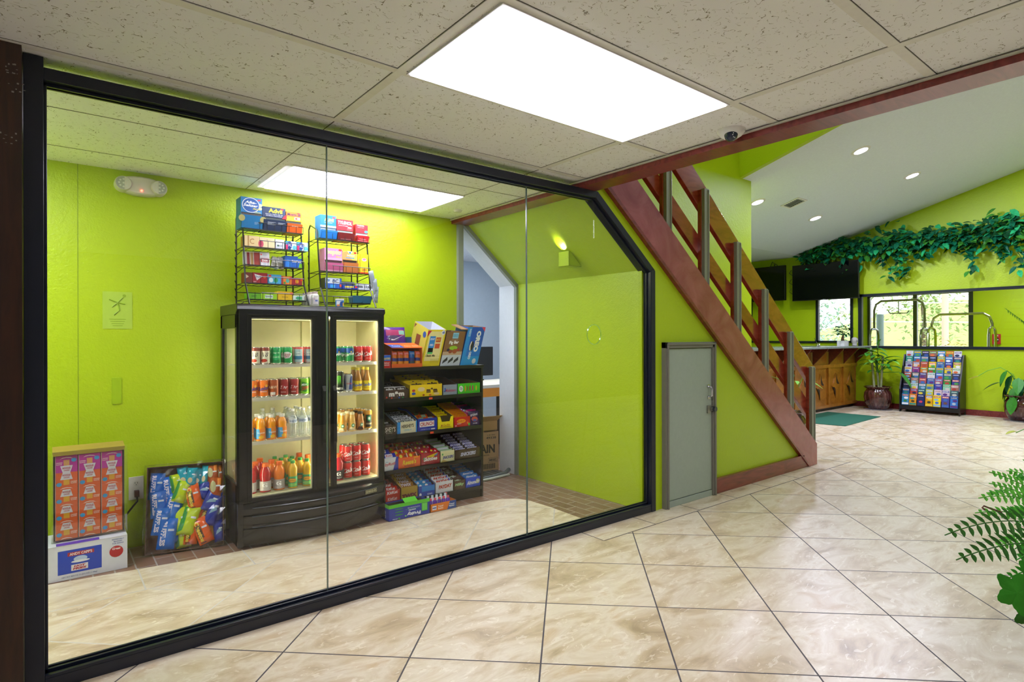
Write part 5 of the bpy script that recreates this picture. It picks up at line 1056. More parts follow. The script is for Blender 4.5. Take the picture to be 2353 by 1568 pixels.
m = MB(); sf = pillow(m, .20, .17, .06, col('#5a2a8a', .2)); m.prt(sf, [('r', .5, .7, .8, .28, '#b0386a'), ('r', .78, .7, .28, .2, '#8fc8b8'), ('e', .4, .42, .5, .3, '#4a4468'), ('r', .5, .12, .9, .2, '#2a5ad0'), ('p', .5, .45, .8, .3, '#e8e4ea', [(0, .5), (.3, 0), (1, 1), (.35, .2)])])
place(tag(m.build('snack_pack', smooth=True), 'shiny purple and blue cookie pack sticking out of the navy carton', 'snack'), (2.10, SYF + .185, ZSH[0] + .155), rx=-.2)
m = MB(); c = '#d8601c'
m.box(0, 0, 0, .27, .14, .004, KRAFT); m.box(0, .136, 0, .27, .14, .19, c); m.prism([(0, 0), (.14, 0), (.14, .19), (0, .155)], 'x', 0, .004, '#7a3a24'); m.prism([(0, 0), (.14, 0), (.14, .19), (0, .155)], 'x', .266, .27, c)
m.prism([(-.012, .155), (.0, .150), (.14, .186), (.14, .192)], 'x', 0, .27, c); m.box(.0, -.002, .0, .27, .0, .03, c)
m.prt(flat((0, -.012, .156), (1, 0, 0), (0, .97, .24), .27, .10), [('r', .2, .5, .4, .9, '#1c4ab0'), ('t', .22, .5, .26, .4, '#e8eef8', 'Toasty', .2), ('t', .58, .5, .2, .3, '#f4d8c0', 'Peanut', .2), ('t', .84, .5, .2, .3, '#f4d8c0', 'Butter', .2)])
place(tag(m.build('cracker_box'), 'orange and blue peanut butter cracker display box on the shelf top', 'box'), (2.075, SYF + .005, ZSH[0] + .001))
for i in range(5):
    blue = i == 3
    m = MB(); sf = pillow(m, .05, .125, .03, col('#1c64b8' if blue else '#e07a2c', .25)); m.prt(sf, [('r', .5, .45, 1, .2, '#2a2c7a'), ('r', .5, .85, .9, .2, '#e8502c' if not blue else '#2a86d8'), ('t', .5, .85, .7, .1, '#f2ece6', 'LANCE'), ('r', .5, .2, .9, .3, '#e8941c' if not blue else '#3a4a5a')])
    place(tag(m.build('cracker_pack', smooth=True), '%s peanut butter cracker pack in the display box, %s from the left' % ('blue' if blue else 'orange', NUM[i]), 'snack', 'cracker packs in the display box'), (2.083 + .052 * i, SYF + .03, ZSH[0] + .007), rx=-.15, ry=.08)
m = MB(); m.box(0, 0, 0, .075, .07, .10, '#c8281c'); m.prt(front(.075, .10), [('r', .5, .78, 1, .44, '#1c6ad0'), ('t', .5, .72, .9, .16, '#f2e04a', 'PLANTERS', 0, .04, .03), ('t', .55, .4, .6, .12, '#f4ecec', 'Salted', .2), ('t', .5, .25, .7, .12, '#f4ecec', 'Peanuts', .2)])
place(tag(m.build('peanut_box'), 'small blue and red salted peanut box at the left end of the shelf top', 'box'), (1.995, SYF + .01, ZSH[0] + .001))

# on the floor in front of the shelf
m = MB(); W, D, H = .348, .14, .108; th = .002; GR = '#58c828'; BLU = '#2438a8'
m.box(0, 0, 0, W, th, H + .012, BLU); m.box(0, D - th, 0, W, D, H + .0, BLU); m.box(0, 0, 0, th, D, H + .012, BLU); m.box(W - th, 0, 0, W, D, H, BLU); m.box(0, 0, 0, W, D, .004, KRAFT)
m.box(-.0006, -.0006, H - .014, W, .0, H + .013, GR); m.box(-.0006, -.0006, H - .014, .0, D, H + .013, GR); m.prism([(.0, H), (.06, H + .03), (.06, H + .032), (0, H + .002)], 'x', .14, .25, GR)
m.prt(front(W, H), [('t', .6, .28, .34, .3, '#e8f0fa', 'Fruity', 0, PI, .05), ('t', .56, .52, .18, .12, '#d8e4f4', 'snacks', 0, PI, .03), ('r', .87, .58, .15, .6, '#3aa83a'), ('r', .87, .58, .12, .5, '#6ad858'), ('t', .6, .7, .3, .06, '#dfe8f4', 'Made With Real Fruit Puree'), ('t', .55, .62, .3, .06, '#3ab04a', 'No Artificial Flavors'), ('e', .24, .76, .2, .1, '#2a8a5a'), ('e', .24, .56, .2, .1, '#2a8a5a'), ('e', .24, .36, .2, .1, '#2a8a5a'), ('t', .14, .1, .12, .08, '#e0e8f4', 'WELCHS'), ('e', .24, .1, .05, .12, '#3aa83a'), ('e', .4, .18, .04, .1, '#8fe05a')])
m.prt(flat((0, D, 0), (0, -1, 0), (0, 0, 1), D, H), [('t', .5, .4, .3, .5, '#b8c4e4', 'FRUIT', 0, -1.5708)])
place(tag(m.build('fruit_snack_box'), 'blue and green fruit snack box lying upside down on the floor', 'box'), (1.98, 3.965, .001))
for i in range(6):
    m = MB(); sf = pillow(m, .07, .09, .02, col(('#7a5a8a', '#c8a83c', '#8a6a8f', '#b890a8')[i % 4], .25)); m.prt(sf, [('r', .5, .6, .7, .2, '#d8c8dc')])
    place(tag(m.build('fruit_snack_pouch', smooth=True), 'fruit snack pouch inside the blue and green floor box, %s from the left' % NUM[i], 'snack', 'fruit snack pouches'), (2.0 + .05 * i, 4.0 + .012 * (i % 3), .012), rx=-.4, ry=.1)
m = MB(); W, D, H = .236, .12, .065; OR = '#e8801c'
m.box(0, 0, 0, W, th, H, OR); m.box(0, D - th, 0, W, D, H, OR); m.box(0, 0, 0, th, D, H, OR); m.box(W - th, 0, 0, W, D, H, OR); m.box(0, 0, 0, W, D, .004, KRAFT)
m.prt(front(W, H), [('p', .82, .5, .36, 1, '#1c4a9c', [(0, 0), (1, 0), (1, 1), (.3, 1)]), ('r', .14, .5, .16, .5, '#e8eaf2'), ('r', .14, .5, .14, .12, '#2a3a9c'), ('t', .38, .62, .2, .22, '#f6ecd8', 'Travel', 0, 0, .03), ('t', .38, .36, .2, .22, '#f6ecd8', 'Basics', 0, 0, .03), ('t', .82, .62, .2, .18, '#e8f0fa', 'Travel', 0, 0, .03), ('t', .82, .4, .2, .18, '#e8f0fa', 'Basics', 0, 0, .03)])
place(tag(m.build('bottle_box'), 'orange and blue open box of small bottles on the floor', 'box'), (2.338, 3.965, .001))
pb = None
for i in range(11):
    pur = i < 5 or i == 10
    x = 2.352 + .04 * (i % 5) if i < 10 else 2.545; y = 3.99 + .042 * (i // 5)
    t = thing('small_bottle', '%s small toiletry bottle in the orange and blue box, %s in the %s row' % ('purple' if pur else 'white', NUM[i % 5], ('front', 'back', 'end')[i // 5]), 'bottle', (x, y, .006), group='small bottles in the orange and blue box')
    hh = .085 if pur else .095
    MB().lathe([(.014, 0), (.016, .002), (.016, hh - .01), (.009, hh)], col('#5a2aa0' if pur else '#dfe4ea', .3), 12).build('bottle', t, smooth=True)
    MB().lathe([(.010, hh - .002), (.010, hh + .014), (0, hh + .015)], col('#d84a5a' if pur else '#cfe0e4', .35), 10).build('cap', t, smooth=True)

# ================================================================== LEFT DISPLAYS
# white carton
m = MB(); x0, W, D, H = -.09, .456, .27, .197
m.box(0, 0, 0, W, D, H, '#dfe3ec'); m.box(0, -.001, H - .002, W, D + .0, H + .001, '#d4d8e2')
sf = front(W, H)
def U(px): return (-.026 + (px - 100) / 193 * .392 - x0) / W
m.prt(sf, [('r', U(181), .51, (U(231) - U(131)), .68, '#1c46c0'), ('t', U(183), .72, .23, .08, '#e8e4ea', "ANDY CAPP'S", 0, 0, .03), ('r', U(183), .72, .27, .11, '#b02838'), ('t', U(183), .72, .23, .08, '#f2ecec', "ANDY CAPP'S", 0, 0, .03), ('e', U(182), .56, .14, .16, '#b8d0ee'), ('e', U(182), .49, .19, .07, '#e8ecf4'), ('r', U(180), .32, .17, .17, '#e8e4ea'), ('t', U(180), .355, .12, .06, '#b02838', 'HOT', .2, 0, .06), ('t', U(180), .285, .14, .06, '#b02838', 'FRIES', .2, 0, .06), ('e', U(266), .56, .15, .34, '#b8242c'), ('t', U(266), .65, .09, .07, '#f4ecec', 'Great', .2, 0, .03), ('t', U(266), .56, .06, .06, '#f4ecec', 'for', .2, 0, .03), ('t', U(266), .47, .11, .07, '#f4ecec', 'Resale', .2, 0, .03), ('t', U(270), .92, .13, .04, '#2a5aa8', 'INDIVIDUALLY', 0, 0, .02), ('t', U(270), .86, .09, .035, '#2a5aa8', 'MARKED', 0, 0, .02), ('t', U(270), .80, .12, .035, '#2a5aa8', 'FOR RESALE', 0, 0, .02), ('t', U(180), .08, .36, .045, '#24488a', 'NET WT 48.8 OZ (3 LB 0 OZ) (1.38kg)', 0, 0, .01)])
m.prt(flat((.12, .0, H + .0012), (1, 0, 0), (0, 1, 0), .2, .05), [('r', .5, .5, 1, 1, '#5a3ab0')])
m.box(W - .11, D - .01, H, W - .004, D - .006, H + .06, '#d4d8e2')
place(tag(m.build('shipping_carton'), 'white snack shipping carton with a blue panel on the floor by the glass', 'box'), (x0, 4.165, .001), rz=-.0)
# noodle display
nx0, nz0, ny = .018, .206, 4.24
m = MB(); m.box(0, 0, 0, .34, .12, .004, KRAFTD); m.box(0, .116, 0, .34, .12, .52, KRAFTD); m.box(0, 0, 0, .004, .12, .51, '#3a3434'); m.box(.336, 0, 0, .34, .12, .51, '#3a3434')
m.prism([(0, .50), (.12, .515), (.12, .53), (0, .515)], 'x', -.003, .343, '#a8903c'); m.prism([(-.004, .492), (0, .492), (0, .515), (-.004, .515)], 'x', .0, .34, '#98852c')
t = tag(m.build('display_tray'), 'tall cardboard display tray of noodle boxes under clear wrap by the wall', 'tray'); place(t, (nx0, ny, nz0))
w_ = MB(); w_.box(-.008, -.02, .0, .352, -.0185, .52, WRAP); w_.box(-.0095, -.02, 0, -.008, .12, .49, WRAP); w_.box(.352, -.02, 0, .3535, .12, .49, WRAP); w_.build('clear_wrap', t)
def noodle(c, flip):
    m = MB(); m.box(0, 0, 0, .104, .085, .098, c); W, H = .104, .098
    cup = [(0, 1), (1, 1), (.8, 0), (.2, 0)] if flip else [(.2, 1), (.8, 1), (1, 0), (0, 0)]
    y = .2 if flip else .78
    m.prt(front(W, H), [('r', .5, .5, .26, .5, '#f0b81c' if not flip else '#e8b070')] + [('r', .41 + .06 * i, .5, .012, .5, '#d08a1c') for i in range(4)] + [('p', .5, y, .56, .42, '#dfe2e8', cup), ('t', .5, y + .06, .36, .13, '#b83a58', 'NOODLES', 0, 0, .05), ('t', .5, y - .08, .26, .09, '#b83a58', 'CHICKEN', 0, 0, .04), ('e', .17 if not flip else .83, .3 if not flip else .72, .24, .24, '#2aa0dc'), ('t', .82 if not flip else .18, .42 if not flip else .6, .28, .07, '#f6e0d4', 'CHICKEN', 0, 0, .03), ('t', .82 if not flip else .18, .33 if not flip else .5, .26, .07, '#f6e0d4', 'FLAVOR', 0, 0, .03), ('p', .5, .06 if not flip else .88, .6, .14, '#f2e8e0', [(0, 0), (.2, .6), (.5, .8), (.8, .6), (1, 0), (.8, .3), (.5, .5), (.2, .3)]), ('r', .01, .5, .02, 1, '#f0d8c8')])
    return m.build('noodle_box')
pa, pb_ = noodle('#e8601c', False), noodle('#c01c9c', True)
for r in range(5):
    for c in range(3):
        src = pb_ if r == 4 else pa
        first = (r == 0 and c == 0) or (r == 4 and c == 0)
        o = src if first else src.copy()
        if not first: COL.objects.link(o)
        o.location = (nx0 + .009 + .1085 * c, ny + .004 + random.uniform(0, .006), nz0 + .006 + r * .0965); o.scale = (1, 1, .98)
        tag(o, '%s instant noodle box, %s row from the top, %s column' % ('magenta' if r == 4 else 'orange', NUM[4 - r], ('left', 'middle', 'right')[c]), 'box', 'noodle boxes in the display tray')

# chip tray
import mathutils
CM = Matrix.Translation((.466, 4.285, .012)) @ Matrix.Rotation(-.20, 4, 'Z') @ Matrix.Rotation(-.30, 4, 'X')
m = MB(); W, D, H = .445, .095, .545; BR = col('#6a4a38', .7); BRI = col('#8a6a58', .75); th = .004
m.box(0, D - th, 0, W, D, H, BRI); m.box(0, 0, 0, W, D, th, BR); m.box(0, 0, H - th, W, D, H, BR); m.box(0, 0, 0, th, D, H, BR); m.box(W - th, 0, 0, W, D, H, BR)
ct = tag(m.build('chip_tray', bev=.003), 'shallow cardboard tray of chip bags leaning against the lime wall under clear wrap', 'tray'); ct.matrix_world = CM
random.seed(11)
wm = MB(); nx, ny_ = 14, 16
vs = [(-.012 + (W + .024) * i / nx, -.018 + random.uniform(-.006, .006), -.012 + (H + .024) * j / ny_) for j in range(ny_ + 1) for i in range(nx + 1)]
wm.add(vs, [(j * (nx + 1) + i, j * (nx + 1) + i + 1, (j + 1) * (nx + 1) + i + 1, (j + 1) * (nx + 1) + i) for j in range(ny_) for i in range(nx)], WRAP)
wm.box(-.012, -.018, -.012, -.0105, D, H + .012, WRAP); wm.box(W + .0105, -.018, -.012, W + .012, D, H + .012, WRAP); wm.box(-.012, -.018, H + .0105, W + .012, D, H + .012, WRAP)
wm.build('clear_wrap', ct)
def chip(c, txt, tc, bw, bh, extra=()):
    m = MB(); sf = pillow(m, bw, bh, .045, col(c, .18)); m.prt(sf, list(extra) + ([('t', .3, .5, .3, .78, tc, txt, 0, -1.5708, .05)] if txt else []) + [('r', .7, .62, .34, .07, '#dfe6f0')]); return m
SPEC = {'ruf': ('#1c70d0', 'RUFFLES', '#e8e4ee', 'blue ridged potato chip bag', []), 'lime': ('#c4dc1c', '', '', 'lime green snack bag', [('p', .1, .5, .3, .9, '#2a9a3a', [(0, 0), (.9, .1), (.3, .2), (1, .3), (.3, .42), (.9, .52), (.3, .62), (.9, .72), (.3, .84), (.8, 1), (0, 1)])]),
        'teal': ('#14a0b8', '', '', 'teal snack bag', [('e', .4, .3, .5, .3, '#d8c89a')]), 'che': ('#f0641a', 'Cheetos', '#f2d04a', 'orange cheese puff bag', [('r', .3, .5, .36, .9, '#5a3a20')]), 'navy': ('#1c34a0', '', '', 'navy blue snack bag', [('p', .5, .5, .6, .3, '#8ab0c8', [(0, 0), (1, .5), (.8, 1), (.2, .6)])]),
        'frit': ('#e0a02c', 'Fritos', '#1c4aa0', 'golden corn chip bag', []), 'brn': ('#a84a1c', '', '', 'brown and orange snack bag', [('e', .3, .6, .5, .5, '#b8b484'), ('r', .8, .8, .3, .3, '#f0902c')])}
bags = [('ruf', .01, .34, .085, .17, .1), ('ruf', .02, .22, .09, .17, -.05), ('ruf', .04, .11, .09, .17, .15), ('ruf', .085, .29, .09, .19, -.1), ('ruf', .10, .17, .095, .19, .25), ('ruf', .07, .02, .10, .19, .12), ('ruf', .12, .05, .085, .15, .1),
        ('lime', .135, .37, .07, .12, -.15), ('lime', .16, .30, .075, .14, .35), ('lime', .185, .19, .085, .16, .3), ('lime', .15, .10, .09, .17, -.1), ('lime', .20, .09, .09, .18, .3), ('lime', .165, .015, .085, .13, -.1),
        ('teal', .175, .405, .065, .13, -.15), ('teal', .225, .40, .06, .12, .1), ('teal', .265, .39, .06, .13, .25), ('teal', .31, .40, .045, .13, .12),
        ('che', .225, .25, .085, .16, -.2), ('che', .255, .15, .09, .2, .3), ('che', .215, .03, .08, .14, .1), ('che', .275, .02, .09, .17, -.35), ('che', .30, .10, .09, .19, .4),
        ('navy', .29, .31, .08, .12, .5), ('navy', .33, .22, .09, .14, .45), ('navy', .375, .1, .07, .22, .1), ('navy', .385, .02, .06, .14, -.1), ('navy', .35, .13, .07, .2, .3),
        ('frit', .34, .04, .055, .19, .08), ('brn', .345, .40, .07, .13, -.08), ('brn', .36, .29, .075, .15, .0), ('brn', .395, .38, .05, .15, -.1)]
cpt = {}
cnt = {}
for i, (k, u, v, bw, bh, a) in enumerate(bags):
    c, tx_, tc_, nm, ex = SPEC[k]
    if k not in cpt: o = chip(c, tx_, tc_, bw, bh, ex).build('chip_bag', smooth=True); cpt[k] = (o, bw, bh); sc = (1, 1, 1)
    else:
        s0, w0, h0 = cpt[k]; o = s0.copy(); COL.objects.link(o); sc = (bw / w0, 1, bh / h0)
    dpt = .045 - .022 * (i % 3)
    o.matrix_world = CM @ Matrix.Translation((u + bw / 2, .012 + dpt, v + bh / 2)) @ Matrix.Rotation(a, 4, 'Y') @ Matrix.Translation((-bw / 2, 0, -bh / 2)) @ Matrix.Diagonal((sc[0], sc[1], sc[2], 1))
    cnt[k] = cnt.get(k, 0) + 1
    tag(o, '%s in the tray, %s %s, %s' % (nm, ('bottom', 'middle', 'top')[min(2, int(v / .17))], ('left', 'centre', 'right')[min(2, int(u / .15))], ('back layer', 'middle layer', 'front layer')[i % 3]), 'snack', 'chip bags in the wrapped tray')
# ================================================================== OFFICE BEYOND THE DOORWAY
def carton_open(name, x, y, z, W, D, H, c, label, items=None, rz=0, inner=KRAFTD, flaps=False):
    m = MB(); th = .005
    m.box(0, 0, 0, W, th, H, c); m.box(0, D - th, 0, W, D, H, c); m.box(0, 0, 0, th, D, H, c); m.box(W - th, 0, 0, W, D, H, c); m.box(0, 0, 0, W, D, .006, inner)
    if flaps: m.prism([(0, H), (-.1, H + .06), (-.1, H + .065), (0, H + .005)], 'x', 0, W, c); m.prism([(D, H), (D + .08, H + .07), (D + .08, H + .075), (D, H + .005)], 'x', 0, W, c)
    if items: m.prt(front(W, H), items)
    return place(tag(m.build(name), label, 'box'), (x, y, z), rz)
t = thing('office_desk', 'desk with a thick orange edged pale top in the office', 'desk', (3.15, 5.35, 0))
MB().box(0, 0, .70, 1.5, .75, .83, col('#e8901c', .4)).build('desk_edge', t); MB().box(-.005, -.005, .80, 1.505, .755, .835, col('#d8d2c4', .4)).build('desktop', t)
for x in (.03, 1.4): MB().box(x, .05, 0, x + .06, .7, .7, col('#2c2420', .5)).build('leg', t)

t = thing('office_chair', 'dark blue office chair back behind the desk', 'chair', (3.80, 6.45, 0))
m = MB(); m.box(-.3, -.04, .62, .3, .04, 1.16, col('#2a3468', .35)); m.build('backrest', t, bev=.035); m = MB(); m.box(-.28, -.3, .44, .28, .25, .53, col('#22285a', .4)); m.build('seat', t, bev=.03)
m = MB(); m.tube([(0, 0, .06), (0, 0, .45)], .03, BLACK, 10)
for k in range(5): m.tube([(0, 0, .1), (.3 * math.cos(k * 1.257), .3 * math.sin(k * 1.257), .05)], .018, BLACK, 8)
m.build('base', t); MB().tube([(0, .06, .45), (0, .07, .8)], .02, BLACK, 8).build('back_post', t)
t = thing('monitor', 'dark flat monitor with a green edge beyond the office chair', 'monitor', (4.22, 6.05, .84))
MB().box(-.28, 0, .05, .28, .03, .42, BLACK).build('screen', t, bev=.004); MB().box(-.285, -.001, .28, -.25, .0, .40, '#a8d42a').build('green_strip', t); m = MB(); m.box(-.1, -.05, -.005, .1, .12, .01, BLACK); m.tube([(0, .04, 0), (0, .04, .2)], .015, BLACK, 8); m.build('stand', t)  # flat lime strip at the upper left of the screen
m = MB()
t = carton_open('detergent_carton', 3.155, 4.86, .0, .50, .28, .405, col('#b89468', .7), 'brown detergent shipping carton printed with black letters in the office doorway', [('t', .66, .58, .5, .22, '#2a2420', 'GAIN', 0, -.04, .04), ('t', .82, .85, .24, .06, '#3a322a', '49338', 0, -.03, .03), ('t', .82, .92, .2, .03, '#3a322a', '2 48 200Z', 0, -.03), ('t', .7, .42, .16, .04, '#3a322a', 'ORIGINAL'), ('r', .86, .28, .22, .12, '#3a322a'), ('r', .86, .28, .21, .105, '#b89468'), ('t', .86, .28, .18, .07, '#2a2420', '84850832', 0, -.03, .03)] + [('r', .62 + .014 * i, .13, .005 + .003 * (i % 3), .13, '#2a2420') for i in range(22)], rz=-.08)
carton_open('open_carton', 3.17, 4.9, .41, .5, .25, .10, col('#c09a5a', .7), 'open brown carton stacked on the detergent carton', rz=-.08, flaps=True)
t = thing('detergent_bottle', 'cream jug with a red band in the open carton', 'bottle', (3.52, 4.99, .42))
MB().lathe([(.06, 0), (.06, .13), (.035, .19), (.02, .22), (.02, .24)], col('#d8d0b0', .4), 14).build('bottle', t, smooth=True); MB().lathe([(.062, .0), (.062, .04)], col('#c83a3a', .4), 14).build('band', t)
m = MB()
for k, c in enumerate(('#2aa88a', '#8a4a9a', '#e4e4e8', '#3a3468')):
    m.M = T(.0 + .05 * k, .04 * k, .01 * k, rx=-.3, ry=.5 - .2 * k); m.box(0, 0, 0, .22, .01, .2, c); 
m.M = None; place(tag(m.build('folder_pile'), 'leaning pile of teal, purple and white folders under the desk', 'folders'), (3.55, 5.5, .36))
m = MB(); n = 30
vs = [(3.05 + .55 * (i / n), 4.60 + .02 * math.sin(i), 0) for i in range(n)]
m.box(3.06, 4.60, -.001, 3.62, 4.84, .008, '#3a4048')
for i in range(10): m.box(3.07 + .055 * i, 4.61, .008, 3.10 + .055 * i, 4.83, .011, '#555c66')
tag(m.build('floor_mat'), 'dark grey ribbed mat on the floor in the office doorway', 'mat')
m = MB(); m.tube([(3.0, 4.56, .012), (3.2, 4.545, .016), (3.4, 4.55, .02), (3.55, 4.575, .03), (3.62, 4.6, .05)], .02, col('#56606c', .4), 8); m.tube([(3.0, 4.54, .01), (3.3, 4.52, .012), (3.58, 4.55, .014)], .012, col('#c8ccd0', .5), 8)
tag(m.build('rolled_plastic', smooth=True), 'twisted strip of grey and white plastic across the office threshold', 'plastic strip')

# ================================================================== RECEPTION
DY = 4.82
rd = thing('reception_desk', 'oak reception desk with carved panels and triangular brackets', 'desk', (7.9, DY, 0))
def add(m, name, **k): return mk(m, name, rd, **k)
m = MB(); m.box(8.0, DY + .06, 0, 12.64, DY + .5, .06, BLACK); m.box(7.95, DY + .02, .06, 12.645, DY + .5, 1.15, DESKW); add(m, 'body')
GRAN = NT('speckled_granite'); gn = GRAN.noise(GRAN.co(), 160, 2); GRAN.setb(Base_Color=GRAN.ramp(gn, (.4, srgb('#4a5654')), (.6, srgb('#a8b2b0'))), Roughness=.12); GRAN = GRAN.m
m = MB(); m.box(7.8, DY - .28, 1.165, 12.64, DY + .62, 1.2, GRAN); add(m, 'counter_top', bev=.004)
m = MB(); m.box(7.9, DY - .03, 1.10, 12.64, DY + .02, 1.165, CORBEL); m.box(7.9, DY - .015, .80, 12.64, DY + .02, .86, DESKW); m.box(7.9, DY - .012, .06, 12.64, DY + .02, .11, DESKW); add(m, 'rail')
px_ = 12.60
k = 0
while px_ > 8.4:
    a, b = px_ - .54, px_
    m = MB(); z0, z1 = .11, .80
    m.box(a - .055, DY - .012, z0, a, DY + .02, z1, DESKW)
    m.box(a, DY + .006, z0, b, DY + .019, z1, DESKW)
    for q_ in ((a, DY - .004, z0, a + .012, DY + .01, z1), (b - .012, DY - .004, z0, b, DY + .01, z1), (a, DY - .004, z0, b, DY + .01, z0 + .012), (a, DY - .004, z1 - .012, b, DY + .01, z1)): m.box(*q_, DESKW)
    pn = add(m, 'carved_panel')
    cx_, cz_ = (a + b) / 2, (z0 + z1) / 2; w2, h2 = .17, .24
    m = MB()   # star: raised diamond with concave sides, and the four dark crescents round it
    N = 8; pts = []
    for qd in range(4):
        a0 = qd * PI / 2
        P0 = (math.cos(a0), math.sin(a0)); P1 = (math.cos(a0 + PI / 2), math.sin(a0 + PI / 2))
        for j in range(N):
            t_ = j / N; mx_ = (1 - t_) ** 2 * P0[0] + 2 * t_ * (1 - t_) * .22 * (P0[0] + P1[0]) + t_ ** 2 * P1[0]; mz_ = (1 - t_) ** 2 * P0[1] + 2 * t_ * (1 - t_) * .22 * (P0[1] + P1[1]) + t_ ** 2 * P1[1]
            pts.append((cx_ + w2 * mx_, cz_ + h2 * mz_))
    m.prism(pts, 'y', DY - .006, DY + .006, DESKW)
    for qd in (0, 2) if True else ():
        s1 = 1 if qd == 0 else -1
        cr_ = []
        for j in range(9):
            t_ = j / 8; cr_.append((cx_ + s1 * w2 * (.12 + .75 * t_ ** 1.0 - .30 * math.sin(t_ * PI)), cz_ + s1 * h2 * (.92 - .80 * t_ - .30 * math.sin(t_ * PI))))
        for j in range(8, -1, -1):
            t_ = j / 8; cr_.append((cx_ + s1 * w2 * (.12 + .75 * t_ - .08 * math.sin(t_ * PI)), cz_ + s1 * h2 * (.92 - .80 * t_ - .08 * math.sin(t_ * PI))))
        m.prism(cr_, 'y', DY - .008, DY - .0055, col('#2c1608', .6))
    o_ = m.build('carved_star'); o_.parent = pn; o_.location = (-rd.location.x, -rd.location.y, 0)
    m = MB(); xb = a - .03; m.prism([(DY, .86), (DY, 1.165), (DY - .27, 1.165), (DY - .25, 1.13)], 'x', xb, xb + .03, CORBEL); add(m, 'bracket')
    px_ -= .65; k += 1
m = MB(); m.prism([(DY, .86), (DY, 1.165), (DY - .27, 1.165), (DY - .25, 1.13)], 'x', 12.60, 12.63, CORBEL); add(m, 'bracket')

def leaf(m, base, d, L, Wd, droop, mat, fold=.15, n=6, up=(0, 0, 1)):
    d = Vector(d).normalized(); up = Vector(up); side = d.cross(up)
    if side.length < .05: side = d.orthogonal()
    side.normalize(); nrm_ = side.cross(d).normalized(); base = Vector(base); vs = []
    for i in range(n + 1):
        t_ = i / n; wv = Wd * .5 * math.sin(PI * t_ ** .8) ** .8 if 0 < t_ < 1 else .0006
        c = base + d * (L * t_) - Vector((0, 0, 1)) * (droop * t_ * t_ * L)
        vs += [c - side * wv + nrm_ * wv * fold * 2, c, c + side * wv + nrm_ * wv * fold * 2]
    fs = []
    for i in range(n): a = i * 3; fs += [(a, a + 1, a + 4, a + 3), (a + 1, a + 2, a + 5, a + 4)]
    m.add(vs, fs, mat)
def leafmat(name, c1, c2, rough=.35):
    t = NT(name); n = t.noise(t.co(), 25, 3); t.setb(Base_Color=t.mix(n, srgb(c1), srgb(c2)), Roughness=rough, Specular_IOR_Level=.3); return t.m
LG = leafmat('leaf_green', '#2a6a24', '#4a9a34'); LD = leafmat('leaf_dark_green', '#123c22', '#1f6238'); LL = leafmat('leaf_light_green', '#5aa03a', '#8cc850'); LTEAL = leafmat('leaf_teal_green', '#0c4a34', '#187a52', .25)
GLAZE = NT('brown_glaze'); gz = GLAZE.noise(GLAZE.n('ShaderNodeMapping', {'Vector': GLAZE.co(), 'Scale': (8, 8, 1)}).outputs[0], 3, 4); GLAZE.setb(Base_Color=GLAZE.ramp(gz, (.35, srgb('#2c1210')), (.6, srgb('#57302a')), (.75, srgb('#7a6a64'))), Roughness=.12, Coat_Weight=.6); GLAZE = GLAZE.m
SOIL = col('#2a1c14', .9)
# small plant in a white pot on the counter
t = thing('bonsai_plant', 'small leafy bonsai in a square white pot on the reception counter', 'plant', (12.28, 4.93, 1.2))
m = MB(); m.box(-.10, -.07, 0, .10, .07, .10, WHITE); m.build('pot', t, bev=.004); m = MB(); m.box(-.09, -.06, .1, .09, .06, .102, SOIL); m.build('soil', t)
m = MB(); m.tube([(0, 0, .1), (-.01, .0, .15), (.02, 0, .22), (.0, 0, .28)], .03, col('#7a5a3c', .7), 8, rs=[.035, .028, .014, .008]); m.build('trunk', t, smooth=True)
m = MB(); rr = random.Random(5)
for k in range(70):
    a = rr.uniform(0, 2 * PI); e = rr.uniform(-.2, .7); L_ = rr.uniform(.10, .14); cx_ = (rr.uniform(-.22, .14), rr.uniform(-.08, .08), rr.uniform(.20, .40)); leaf(m, cx_, (math.cos(a), math.sin(a), e), L_, .045, .3, LD)
m.build('foliage', t)
t = thing('skull_ornament', 'pale mottled skull shaped ornament at the end of the counter', 'ornament', (12.45, 4.78, 1.2))
m = MB(); m.lathe([(.03, 0), (.045, .01), (.04, .04), (.055, .07), (.062, .11), (.05, .15), (.02, .168), (0, .17)], col('#b8b4ac', .5), 16); m.build('ornament_body', t, smooth=True)
m = MB()
for s_ in (-.022, .022): m.disc((s_ - .02, -.058, .10), .013, col('#6a6660', .7), (-.3, -1, 0), 12)
m.disc((-.022, -.052, .075), .007, col('#6a6660', .7), (-.3, -1, 0), 8); m.build('eye_sockets', t)
t = thing('pen_stand', 'black pen in a small chrome stand on the reception counter', 'pen stand', (11.0, 4.85, 1.2))
m = MB(); m.lathe([(.07, 0), (.07, .01), (.03, .02), (.025, .05), (.0, .055)], CHROME, 16); m.tube([(.05, 0, .01), (.07, 0, .04), (.09, 0, .01)], .012, CHROME, 8); m.build('base', t, smooth=True); m = MB(); m.tube([(0, 0, .04), (-.12, 0, .15)], .005, BLACK, 8); m.build('pen', t)

